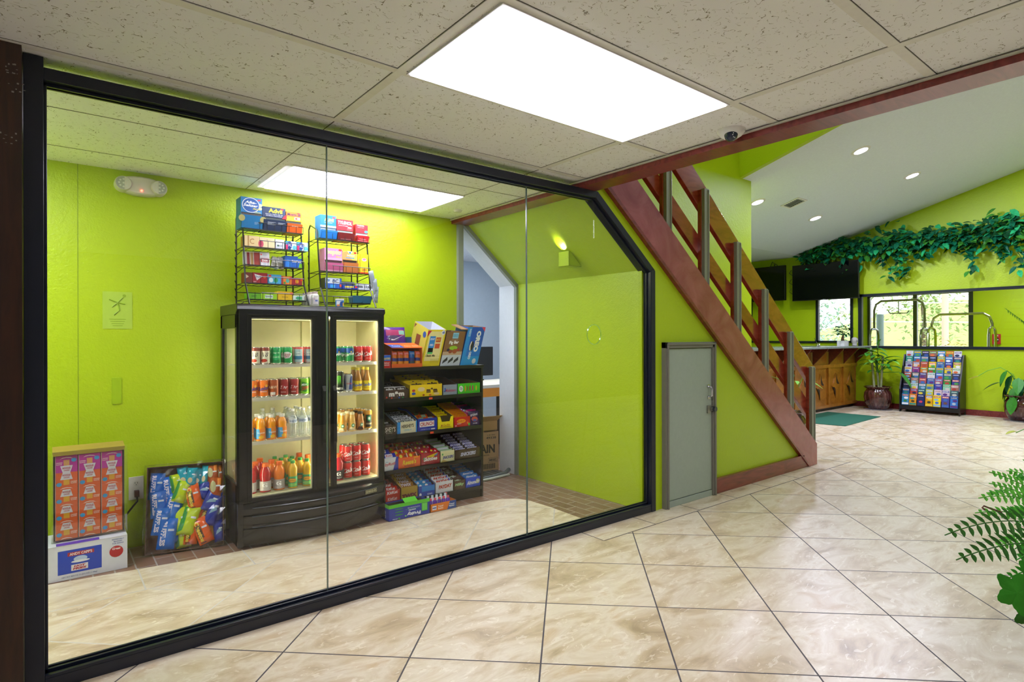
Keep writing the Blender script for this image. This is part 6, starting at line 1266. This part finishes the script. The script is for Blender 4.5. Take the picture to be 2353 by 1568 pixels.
# televisions
def tv(loc, W, H, rz, label, rx=0):
    t = thing('television', label, 'television', loc, rz, rx=rx)
    MB().box(-W / 2, -.03, -H / 2, W / 2, .03, H / 2, BLACK).build('casing', t, bev=.004)
    MB().box(-W / 2 + .012, -.0315, -H / 2 + .02, W / 2 - .012, -.0302, H / 2 - .012, col('#05060c', .08)).build('screen', t)
    m = MB(); m.box(-.03, -.0318, -H / 2 + .006, .03, -.0302, -H / 2 + .012, '#a8acb4'); m.build('maker_badge', t)
    MB().box(-.15, .03, -.15, .15, .20, .15, BLACK).build('wall_bracket', t)
    return t
tv((12.42, 5.33, 2.515), 1.30, .755, -PI / 2, 'large black wall television above the reception counter')
tv((12.42, 6.75, 2.545), 1.26, .755, -PI / 2 - .05, 'black wall television partly hidden behind the stair rail')
m = MB()
for y, zt in ((5.75, 3.05), (5.65, 3.0), (5.52, 3.06), (5.45, 2.98), (6.35, 3.0), (6.42, 3.05)): m.tube([(12.5, y, 2.88), (12.56, y + .04, zt - .04), (12.6, y + .1, zt), (12.62, y + .16, zt - .1)], .006, BLACK, 6)
for z in (2.3, 2.5, 2.7): m.tube([(12.55, 6.05, z), (12.5, 6.1, z + .05), (12.52, 6.06, z + .12)], .005, BLACK, 6)
m.box(12.60, 5.60, 2.98, 12.645, 5.75, 3.04, WHITE); tag(m.build('television_cables'), 'black cables looping from the wall socket above the televisions', 'cables')

# ivy garland along the top of the far wall
t = thing('ivy_garland', 'long artificial ivy garland draped along the top of the far lime wall', 'garland', (12.5, 4, 3.1))
m = MB(); m.tube([(.05, 1.8 - .2 * i, -.02 + .04 * math.sin(i * .7)) for i in range(32)], .012, col('#3a3020', .8), 6); m.build('stem', t)
rr = random.Random(21); m = MB(); m2 = MB()
mats = [LTEAL, LG, LTEAL, LD, leafmat('leaf_bright_teal', '#1a8a4c', '#3ac07a', .25)]
def gl(mm, p):
    a = rr.uniform(0, 2 * PI); e = rr.uniform(-1.1, .5); d = Vector((-abs(math.cos(a)) * .8, math.sin(a), e)); leaf(mm, p, d, rr.uniform(.10, .17), rr.uniform(.065, .10), .2, rr.choice(mats), .12, 4, up=(-.6, rr.uniform(-.4, .4), .8))
for k in range(2000):
    y = rr.uniform(-4.0, 1.85) if k > 300 else rr.uniform(-2.4, 1.85)
    th_ = .17 + .05 * math.sin(y * 3.1) + .03 * math.sin(y * 7.7) + (.04 if y < 0 else 0)
    z = rr.gauss(0.03 + .04 * math.sin(y * 2) + (.05 if y < .2 else -.0), th_ * .55); gl(m, (rr.uniform(-.16, .08), y, z))
m.build('leaves', t)
for y0, L_ in ((1.6, .25), (.95, .3), (.2, .45), (.05, .35), (-.35, .2), (-1.05, .45), (-1.5, .3), (-1.7, .5), (-2.4, .3), (1.3, .2), (-.1, .5)):
    tt = [(-.02, y0 + .05 * math.sin(i), -.1 - L_ * i / 6) for i in range(7)]
    m2 = MB(); m2.tube(tt, .004, LD, 4)
    for p in tt:
        for q_ in range(3): gl(m2, (p[0] + rr.uniform(-.03, .03), p[1] + rr.uniform(-.05, .05), p[2] + rr.uniform(-.04, .04)))
    m2.build('trailing_sprig', t)


# brochure rack
bx, by = 12.27, 3.955
rk = thing('brochure_rack', 'black stepped floor rack full of colourful brochures by the lime wall', 'rack', (bx, by, 0), rz=-PI / 2)
RW, RD, RH = .915, .35, 1.05; RB = col('#14121a', .35)
for x in (0, RW - .02): m = MB(); m.prism([(0, 0), (.05, 0), (.05, .05), (RD - .03, .05), (RD - .03, 0), (RD, 0), (RD, RH), (RD - .10, RH), (.0, .42), (0, .0)], 'x', x, x + .02, RB); m.build('side_panel', rk)
MB().box(.02, RD - .012, .05, RW - .02, RD - .004, RH - .01, RB).build('back_panel', rk); MB().box(.02, .005, .05, RW - .02, .02, .12, RB).build('front_rail', rk)
rb_ = ['#e8e8e8', '#3a6ab0', '#2a4a9a', '#e0c83a', '#b03a34', '#2a8a7a', '#5a2a7a', '#d86a34', '#8ab0d0', '#4a9a4a', '#1c2a5a', '#c8c4b8']
cols_ = [['#b8c0d0', '#2a6aa8', '#1c2440', '#8a5a5a', '#3a7ab8', '#c05a34', '#d8d8e0'], ['#1c8a78', '#2f6a98', '#3a6a9a', '#2a2a34', '#c8b83c', '#3a68a8', '#2c3c78'], ['#a8a8b8', '#c8702a', '#b05a3a', '#e8c81c', '#4a7ab0', '#2c2c8a', '#c8c84a'], ['#d0d0d8', '#9a3a7a', '#d07a2c', '#2a8a3a', '#5a8aa0', '#e0c83a', '#d8e0d8'],
         ['#c84a2c', '#3a5a5a', '#6a4a6a', '#d8d4e0', '#4a68b8', '#2a6a78', '#3a3a4a'], ['#343a34', '#8a8a78', '#a04a5a', '#4a6ab0', '#a85a78', '#2a8a3a', '#3a3a8a'], ['#1c2c3a', '#c0c8d8', '#3a7a8a', '#7a9a7a', '#2a4aa8', '#8ac8a8', '#b07a6a'], ['#2a5a98', '#c84a4a', '#2a4a68', '#c8c83a', '#d8c0d0', '#d0b8c8', '#4a5a6a'], ['#3a8ab8', '#d8901c', '#1c2a6a', '#d89a1c', '#f0d81c', '#4a4a9a', '#3a78c8']]
for r in range(9):
    zf = .13 + .098 * (8 - r); yf = .025 + (.245) * (8 - r) / 8
    MB().box(.02, yf - .006, zf - .008, RW - .02, yf + .03, zf - .002, RB).build('step', rk)
    for c in range(7):
        cc = cols_[r][c]; w_, h_ = .112, .205
        m = MB(); m.box(0, 0, 0, w_, .006, h_, col(cc, .3))
        k1, k2 = rb_[(r * 5 + c * 3) % 12], rb_[(r * 7 + c * 5 + 4) % 12]
        its = [('r', .5, .86, .84, .13, k1), ('t', .5, .86, .7, .07, '#f4f2ee' if k1 not in ('#e8e8e8', '#c8c4b8', '#e0c83a') else '#a8281c', ('VISIT', 'TOURS', 'CAVES', 'RIVER', 'MUSEUM', 'PARK', 'LAKE')[(r + c * 2) % 7], 0, 0, .03), ('e', .5 + .1 * ((r + c) % 3 - 1), .62, .6, .2, k2)]
        if r == 8: its += [('r', .5, .12, .9, .16, k2), ('e', .5, .36, .5, .2, ('#3a7a3a', '#3a3a2a', '#c83a5a', '#2a3a2a', '#3a6ac8', '#6a4a3a', '#a8b8c8')[c])]
        if r in (2, 4, 8) and c in (1, 3) : its += [('t', .5, .74, .8, .1, '#f4e8e0', 'ZOO', 0, 0, .05)]
        m.prt(front(w_, h_), its)
        o = m.build('brochure'); M_ = Matrix.Translation((bx, by, 0)) @ Matrix.Rotation(-PI / 2, 4, 'Z') @ Matrix.Translation((.026 + .1225 * c + .002 * ((r + c) % 3), yf, zf)) @ Matrix.Rotation(-.14, 4, 'X')
        o.matrix_world = M_; tag(o, 'tourist brochure in the floor rack, %s row from the top, %s column from the left' % (NUM[r], NUM[c]), 'brochure', 'brochures in the floor rack')

POTP = [(.001, .0), (.13, 0), (.17, .03), (.225, .14), (.245, .24), (.235, .33), (.20, .385), (.195, .40), (.235, .435), (.25, .45), (.235, .455), (.19, .42), (.18, .40), (.001, .38)]
def pot(t, s=1.0):
    MB().lathe([(r * s, z * s) for r, z in POTP], GLAZE, 32).build('pot', t, smooth=True); MB().disc((0, 0, .392 * s), .185 * s, SOIL).build('soil', t)
    MB().lathe([(.001, -.004), (.24 * s, -.004), (.25 * s, .01)], clear('saucer_plastic', (.9, .9, .9, 1), .08, .1, ((.6, .6, .65, 1), .35)), 28).build('saucer', t)
def cane(t, stems, seed, leaves=9, Lf=.3):
    r2 = random.Random(seed); ms = MB(); ml = MB()
    for (x, y, h, lx, ly) in stems:
        pts = [(x + lx * i / 6, y + ly * i / 6, .39 + (h - .39) * i / 6) for i in range(7)]; ms.tube(pts, .02, leafmat('cane_stem', '#7a8a5a', '#a8a888') if 'cane_done' not in _mc else _mc['cane_done'], 8)
        for k in range(leaves):
            f = .55 + .45 * k / leaves; p = Vector(pts[0]).lerp(Vector(pts[-1]), f); a = r2.uniform(0, 2 * PI); ca_ = math.cos(a); d = Vector((ca_ if ca_ < 0 else -ca_ * .4, math.sin(a), r2.uniform(.2, 1.2))).normalized(); q_ = p + d * r2.uniform(.08, .16)
            ms.tube([p, q_], .005, LG, 5); leaf(ml, q_, (d.x, d.y, d.z * .3), Lf * r2.uniform(.55, 1), Lf * r2.uniform(.34, .5), .45, r2.choice([LG, LL, LG]), .12)
        ml_ = ml
    return ms, ml
t = thing('potted_cane_plant', 'tall leafy cane plant in a dark glazed pot beside the brochure rack', 'plant', (12.28, 4.31, .004)); pot(t, .96)
ms, ml = cane(t, [(.0, .06, 1.17, -.0, .06), (.0, -.05, 1.0, .02, -.03), (.05, .0, .95, .02, .05)], 4, 9, .26)
for (p, d, L_) in (((0, -.1, .95), (-.1, -1, .5), .36), ((0, -.15, .85), (-.3, -1, .8), .40), ((0, -.2, .82), (-.2, -1, .1), .22), ((0, -.35, .72), (-.2, -.9, -.8), .3), ((0, .1, 1.1), (0, 1, .6), .22), ((0, 0, 1.2), (0, -.3, 1), .22)):
    leaf(ml, p, d, L_, .13, .35, LG, .12); ms.tube([(0, 0, .7), p], .006, LG, 5)
ms.build('stems', t, smooth=True); ml.build('foliage', t)
t = thing('potted_peace_lily', 'heart leaved peace lily in a glazed pot at the right end of the far wall', 'plant', (12.36, 2.25, .004)); pot(t, .92)
ms, ml = MB(), MB(); r2 = random.Random(9)
for k in range(16):
    a = r2.uniform(0, 2 * PI); rr_ = r2.uniform(.12, .3); zt = r2.uniform(.5, .85); q_ = (-abs(math.cos(a)) * rr_ * .9 + .03, math.sin(a) * rr_, zt); ms.tube([(0, 0, .37), (q_[0] * .6, q_[1] * .6, zt * .9), q_], .005, LG, 5); leaf(ml, q_, (q_[0], q_[1], -.4), .22, .15, .35, LD if k % 3 else LG, .1)
leaf(ml, (-.22, .05, .4), (-.2, .1, -1), .3, .17, .0, LG, .1); leaf(ml, (-.2, .22, .62), (-.2, .9, -.3), .24, .17, .3, LD, .1)
ms.build('stems', t, smooth=True); ml.build('foliage', t)
SP = leafmat('spathe', '#c8d84a', '#e8e87a')
m = MB(); m.tube([(0, 0, .5), (-.0, .1, .75), (-.05, .25, .86), (-.05, .42, .80), (-.05, .55, .70)], .006, LL, 6); m.build('flower_stalk', t, smooth=True); m = MB(); leaf(m, (-.05, .53, .70), (-.1, .8, -.35), .17, .07, .0, SP, .3); m.build('spathe', t)

# plant at the foot of the stairs on the far side
t = thing('potted_plant', 'leafy plant in a dark glazed pot behind the foot of the staircase', 'plant', (7.88, 3.82, .004)); pot(t, .8)
ms, ml = MB(), MB()
for p, d, L_ in (((.0, -.15, .82), (.3, -1, -.35), .26), ((.0, .05, 1.0), (0, -.4, 1), .2), ((0, .1, .75), (-.5, .6, .5), .25), ((0, .0, .8), (-.6, -.2, .5), .22), ((.1, 0, .7), (.8, .3, .4), .25)):
    ms.tube([(0, 0, .33), (p[0] * .5, p[1] * .5, p[2] * .8), p], .006, LL, 5); leaf(ml, p, d, L_, .10, .2, LL if L_ < .27 else LG, .1)
ms.build('stems', t, smooth=True); ml.build('foliage', t)
m = MB(); m.prism([(9.49, 4.70), (9.49, 4.24), (9.57, 3.81), (11.17, 3.88), (11.15, 4.74)], 'z', .0, .008, col('#0c5a44', .8)); tag(m.build('entrance_mat'), 'dark green rectangular floor mat in front of the reception desk', 'mat')

# ================================================================== VESTIBULE
def cart(loc, rz, W, label, top=2.18, tone=CHROME):
    t = thing('luggage_cart', label, 'cart', loc, rz)
    m = MB(); r = .024; h = 1.55
    for s_ in (-1, 1):
        x = s_ * W / 2; d = .24
        pts = [(x, -d, .3), (x, -d, h - .15), (x, -d + .05, h - .03), (x, -d + .14, h), (x, d - .14, h), (x, d - .05, h - .03), (x, d, h - .15), (x, d, .3)]
        m.tube(pts, r, tone, 8)
    m.build('end_frame', t, smooth=True)
    m = MB(); x = W / 2; m.tube([(-x, 0, h), (-x, 0, top - .2), (-x + .04, 0, top - .07), (-x + .14, 0, top), (x - .14, 0, top), (x - .04, 0, top - .07), (x, 0, top - .2), (x, 0, h)], r, tone, 8); m.build('top_bar', t, smooth=True)
    MB().box(-W / 2 - .05, -.3, .22, W / 2 + .05, .3, .3, col('#6a1c24', .7)).build('deck', t, bev=.02)
    for a in (-1, 1):
        for b in (-1, 1):
            m = MB(); m.lathe([(.06, -.02), (.08, -.01), (.08, .01), (.06, .02)], BLACK, 16); o = m.build('wheel', t, smooth=True); o.location = (a * W * .45, b * .24, .08); o.rotation_euler = (PI / 2, 0, 0)
    m = MB(); m.tube([(0, 0, top), (0, 0, top - .28)], .01, tone, 6); m.tube([(-.2, 0, top - .23), (-.16, 0, top - .28), (.16, 0, top - .28), (.2, 0, top - .23)], .012, tone, 6)
    if top > 2: m.build('hanger_hook', t, smooth=True)
    return t
cart((14.5, 4.68, 0), -PI / 2, .96, 'chrome luggage cart with an arched top bar behind the far glass', 2.17, col('#8a8a90', .2, .9))
cart((14.0, 3.45, 0), -PI / 2, .97, 'lower silver luggage cart in front of the mustard lime wall behind the far glass', 1.82)
t = thing('fire_alarm_pull', 'red fire alarm pull station on the wall behind the far glass', 'fire alarm', (16.0, 3.31, 1.32))
m = MB(); m.box(-.05, -.07, -.11, 0, .07, .11, '#b8242c'); m.build('housing', t, bev=.005); m = MB(); m.prt(flat((-.051, .07, -.11), (0, -1, 0), (0, 0, 1), .14, .22), [('t', .5, .84, .5, .14, '#f2e8e8', 'FIRE', 0, 0, .03), ('r', .5, .45, .6, .34, '#2a1c1c'), ('r', .5, .45, .5, .1, '#e8e0e0')]); m.build('pull_handle', t)

# ================================================================== OUTSIDE
m = MB(); m.box(16.2, -40, -.6, 120, 60, -.5, col('#b8b2a4', .9)); struct(m, 'ground_outside')
def hill(x0, y0, y1, H, seed, name):
    rr = random.Random(seed); m = MB(); n = 40; k = 14; vs = []
    for i in range(n + 1):
        for j in range(k + 1):
            f = j / k; y = y0 + (y1 - y0) * i / n; e = math.sin(PI * i / n) ** .6
            vs.append((x0 + 30 * f, y, -.6 + H * e * math.sin(f * PI / 2) + rr.uniform(-.2, .2)))
    m.add(vs, [(i * (k + 1) + j, i * (k + 1) + j + 1, (i + 1) * (k + 1) + j + 1, (i + 1) * (k + 1) + j) for i in range(n) for j in range(k)], leafmat('grass_hill', '#8c9a50', '#b0b870', .9)); o = struct(m, name); return o
hill(34, -2, 26, 5.2, 3, 'ground_hill')
def blobtree(x, y, z, r, h, seed, label, mat, n=900, ls=.35):
    rr = random.Random(seed); t = thing('tree', label, 'tree', (x, y, z), group='trees outside the vestibule windows')
    m = MB(); m.tube([(0, 0, 0), (.1, 0, h * .5), (0, .1, h * .8)], .14, col('#5a4a3a', .9), 7, rs=[.16, .1, .05]); m.build('trunk', t)
    m = MB()
    cl = [(rr.gauss(0, r * .42), rr.gauss(0, r * .42), h * rr.uniform(.35, .95)) for _ in range(9)]
    for k in range(n):
        c = rr.choice(cl); p = (c[0] + rr.gauss(0, r * .24), c[1] + rr.gauss(0, r * .24), c[2] + rr.gauss(0, h * .09)); leaf(m, p, (rr.uniform(-1, 1), rr.uniform(-1, 1), rr.uniform(-.6, .6)), ls * rr.uniform(.6, 1.2), ls * .5, .1, mat, .1, 2)
    m.build('foliage', t); return t
TG = leafmat('tree_leaves', '#6f8f52', '#a8b878', .7); TG2 = leafmat('tree_leaves_cool', '#7ba08c', '#aecab4', .7); TY = leafmat('shrub_leaves', '#a09844', '#ccc07c', .7)
blobtree(23, 10.2, -.5, 1.6, 4.2, 1, 'pale feathery tree filling the small window behind the desk', TG2, 1100, .22)
blobtree(28.5, 15.0, -.5, 1.8, 4.6, 2, 'second tree behind the small window, farther left', TG2, 700, .26)
blobtree(33, 9.6, 0, 2.6, 4.2, 3, 'dark leafy tree on the slope right of the utility pole', TG, 1000, .32)
blobtree(39, 6.6, 0, 2.4, 4.0, 4, 'leafy tree on the slope behind the first one', TG, 800, .32)
for i, (x, y, r, h) in enumerate(((23.2, 4.6, .8, 1.7), (21.5, 7.4, .7, 1.6), (22.8, 9.0, .8, 1.8), (22.2, 5.6, .7, 1.6), (26, 6.6, 1.0, 1.9))):
    blobtree(x, y, -.5, r, h, 30 + i, 'yellowish roadside shrub outside the window, %s from the front' % NUM[i], TY, 350, .18)
m = MB(); m.tube([(25, 6.62, -.5), (25, 6.60, 12)], .14, col('#d0b4a0', .9), 10, rs=[.11, .09]); t_ = m
o = tag(m.build('utility_pole', smooth=True), 'pale brown wooden utility pole outside the right hand window pane', 'pole')
m = MB()
for z in (2.6, 1.9, 5.0): m.tube([(25 + 2 * k, 6.6 - 3 * k, z - .1 * k) for k in range(6)], .02, col('#c8c8c8', .5), 5); m.tube([(25 + 1 * k, 6.6 + 3 * k, z + .1 * k) for k in range(6)], .02, col('#c8c8c8', .5), 5)
tag(m.build('power_lines'), 'thin utility wires strung from the wooden pole', 'wire')
m = MB(); m.tube([(18, 6.26, -.5), (18, 6.26, 2.0)], .09, col('#5a6a70', .5), 12); m.tube([(18, 6.26, 2.0), (18, 6.26, 3.6)], .05, WHITE, 12); tag(m.build('canopy_post', smooth=True), 'dark grey based canopy post outside the left window pane', 'post')
t = thing('car', 'white car parked outside, only its roof showing above the sill', 'car', (19.4, 5.1, -.5))
m = MB(); prof = [(-2.1, .35), (-2.0, .75), (-1.4, .9), (-.8, 1.42), (-.3, 1.6), (.5, 1.62), (1.0, 1.5), (1.7, 1.02), (2.1, .9), (2.15, .4)]
m.prism([(a, b) for a, b in prof], 'x', -.8, .8, col('#e4e8f0', .15)); m.build('body', t, bev=.12)
m = MB(); m.prism([(-1.25, .95), (-.78, 1.36), (-.3, 1.52), (.5, 1.54), (.95, 1.42), (1.5, 1.02)], 'x', -.805, .805, col('#1c2228', .08)); m.build('side_windows', t)
for a in (-.75, .75):
    for b in (-1.35, 1.35): m = MB(); m.tube([(a - .1, b, .33), (a + .1, b, .33)], .33, BLACK, 20); m.build('wheel', t)

# ================================================================== FOREGROUND FERN
FX, FYY = 3.47, .31
t = thing('potted_fern', 'green fern with arching fronds at the right edge of the foreground', 'plant', (FX, FYY, 0))
MB().lathe([(.001, 0), (.15, 0), (.17, .02), (.19, .42), (.20, .46), (.18, .46), (.17, .42), (.001, .41)], GLAZE, 28).build('pot', t, smooth=True); MB().disc((0, 0, .42), .175, SOIL).build('soil', t)
FG = leafmat('fern_green', '#2f8a1c', '#46a82c', .6); FG2 = leafmat('fern_bright', '#4cae28', '#72cc42', .6); FG3 = leafmat('fern_dark', '#2c6420', '#3f7c28', .6)
def frond(tip, mat, arch=.15, start=(0, 0, .42), wd=.07, n=24, nv=None):
    nv = (-_F * .75 + Vector((0, 0, .65))).normalized() if nv is None else nv
    m = MB(); a = Vector(start); b = Vector(tip); mid = (a + b) * .5 + Vector((0, 0, arch)); pts = []
    for i in range(n + 1): t_ = i / n; pts.append(a * (1 - t_) ** 2 + mid * 2 * t_ * (1 - t_) + b * t_ * t_)
    m.tube(pts, .0022, mat, 5)
    for i in range(3, n + 1):
        f = i / n; d = (pts[min(i, n)] - pts[i - 1]).normalized(); up = nv; s_ = d.cross(up)
        if s_.length < .1: s_ = Vector((1, 0, 0))
        s_.normalize(); L_ = wd * (1 - ((f - .45) / .62) ** 2 if True else 1) + .008
        for q_ in (-1, 1):
            for h_ in (0,):
                p = pts[i - 1].lerp(pts[i], h_); leaf(m, p, s_ * q_ + d * .45, max(.014, L_ * .8), .009 + .11 * wd, .1, mat, .10, 5, up=up)
    return m
def W2(px, py, dep):      # a point of the plant, measured in the photo, at its own distance
    F_, R_ = _F, _R; q_ = F_ * dep + R_ * ((px - 1176.5) / 1337.5 * dep); return Vector((q_.x - FX, q_.y - FYY, 1.37 - (py - 777.3) / 1337.5 * dep))
tips = [(-.4007, .0, .0)]
TIPS = [((2170, 1233), 2.15, FG3, .22, .085), ((2196, 1290), 2.1, FG3, .16, .09), ((2248, 1148), 2.25, FG2, .2, .06), ((2240, 1182), 2.3, FG2, .15, .05), ((2272, 1088), 2.35, FG2, .12, .055), ((2272, 1114), 2.3, FG2, .12, .05), ((2266, 1136), 2.5, FG, .18, .04), ((2285, 1262), 2.5, FG2, .18, .07), ((2300, 1340), 2.2, FG, .1, .06), ((2330, 1100), 2.6, FG, .2, .06), ((2350, 1060), 2.5, FG, .1, .06), ((2330, 1210), 2.6, FG, .2, .06), ((2310, 1180), 2.4, FG, .16, .07), ((2335, 1290), 2.1, FG, .14, .07)]
for (p, dep, mt, ar, wd) in TIPS: frond(W2(p[0], p[1], dep), mt, ar, (0, 0, .42), wd).build('frond', t)
rr = random.Random(31)
for k in range(60):
    a = rr.uniform(0, 2 * PI); R2_ = rr.uniform(.3, .5); q_ = Vector((math.cos(a) * R2_, math.sin(a) * R2_, rr.uniform(.3, .8))); g_ = Vector((FX + q_.x, FYY + q_.y, 0))
    if g_.dot(_R) / g_.dot(_F) * 1337.5 + 1176.5 < 2300: continue
    frond(q_, rr.choice([FG, FG2, FG3]), rr.uniform(.1, .2), (0, 0, .42), rr.uniform(.05, .08), 20, (-_F * rr.uniform(.2, 1) + Vector((rr.uniform(-.4, .4), rr.uniform(-.4, .4), .7))).normalized()).build('frond', t)
m = MB()
def ivy(c, R_, mat, nrm_):
    z_ = Vector(nrm_).normalized(); a_ = z_.cross(Vector((0, 0, 1))).normalized(); b_ = a_.cross(z_); P_ = []
    for k in range(40):
        th_ = 2 * PI * k / 40; u_ = abs(((2.5 * (th_ + PI / 2) / PI + .5) % 1) - .5) * 2; rr_ = R_ * (.62 + .42 * (1 - u_) ** 1.1) * (1 + .05 * (k % 2)); P_.append(Vector(c) + a_ * math.cos(th_) * rr_ + b_ * math.sin(th_) * rr_)
    m.add([Vector(c) + z_ * .008] + P_, [(0, 1 + k, 1 + (k + 1) % 40) for k in range(40)], mat)
ivy(W2(2333, 1366, 2.1), .075, FG, -_F * .9 + Vector((0, 0, .4))); ivy(W2(2358, 1420, 2.12), .05, FG3, -_F + Vector((0, 0, .3))); ivy(W2(2380, 1330, 2.2), .07, FG, -_F + Vector((0, 0, .5)))
m.tube([W2(2333, 1366, 2.11), W2(2370, 1330, 2.2), (0, 0, .42)], .003, FG3, 5); m.build('ivy_leaf', t)
m = MB(); m.tube([W2(2262, 1175, 2.1), W2(2256, 1170, 2.1), W2(2260, 1166, 2.1), W2(2275, 1172, 2.12), W2(2300, 1180, 2.2)], .003, col('#6a2c1c', .5), 6); m.build('red_tendril', t)

# peace lily just outside the right edge
t = thing('potted_peace_lily', 'peace lily reaching in from the right with a pale yellow flower low down', 'plant', (6.95, .62, .004)); pot(t, .9)
def W3(px, py, dep):
    q_ = _F * dep + _R * ((px - 1176.5) / 1337.5 * dep); return Vector((q_.x - 6.95, q_.y - .62, 1.366 - (py - 777.3) / 1337.5 * dep))
ms, ml = MB(), MB()
for k in range(14):
    a = rr.uniform(0, 2 * PI); r_ = rr.uniform(.1, .18); q_ = (math.cos(a) * r_, math.sin(a) * r_, rr.uniform(.5, .9)); ms.tube([(0, 0, .35), q_], .005, LG, 5); leaf(ml, q_, (q_[0] * .5, q_[1] * .5, .6), .24, .09, .5, LD, .1)
ms.tube([(0, 0, .36), W3(2400, 970, 5.1), W3(2352, 990, 5.0), W3(2334, 998, 5.0)], .004, LL, 6); sp = MB(); leaf(sp, W3(2337, 995, 5.0), W3(2306, 1003, 5.0) - W3(2337, 995, 5.0), .105, .045, 0, SP, .3)
ms.tube([(0, 0, .36), W3(2420, 850, 5.0), W3(2370, 760, 5.0), W3(2345, 738, 5.0)], .004, LL, 6)
for k in range(9): leaf(sp, W3(2315 + 5 * k, 716 + 3.6 * k, 5.0), (-.3, .3, .3), .03, .014, 0, LL, .2, 3); leaf(sp, W3(2315 + 5 * k, 716 + 3.6 * k, 5.0), (.1, -.1, -.5), .03, .014, 0, LL, .2, 3)
ms.tube([(0, 0, .36), W3(2420, 900, 5.0), W3(2362, 860, 5.0)], .004, LL, 6); leaf(sp, W3(2362, 850, 5.0), (-.02, .02, -.5), .07, .05, 0, SP, .3)
ms.build('stems', t, smooth=True); ml.build('foliage', t); sp.build('spathe', t)
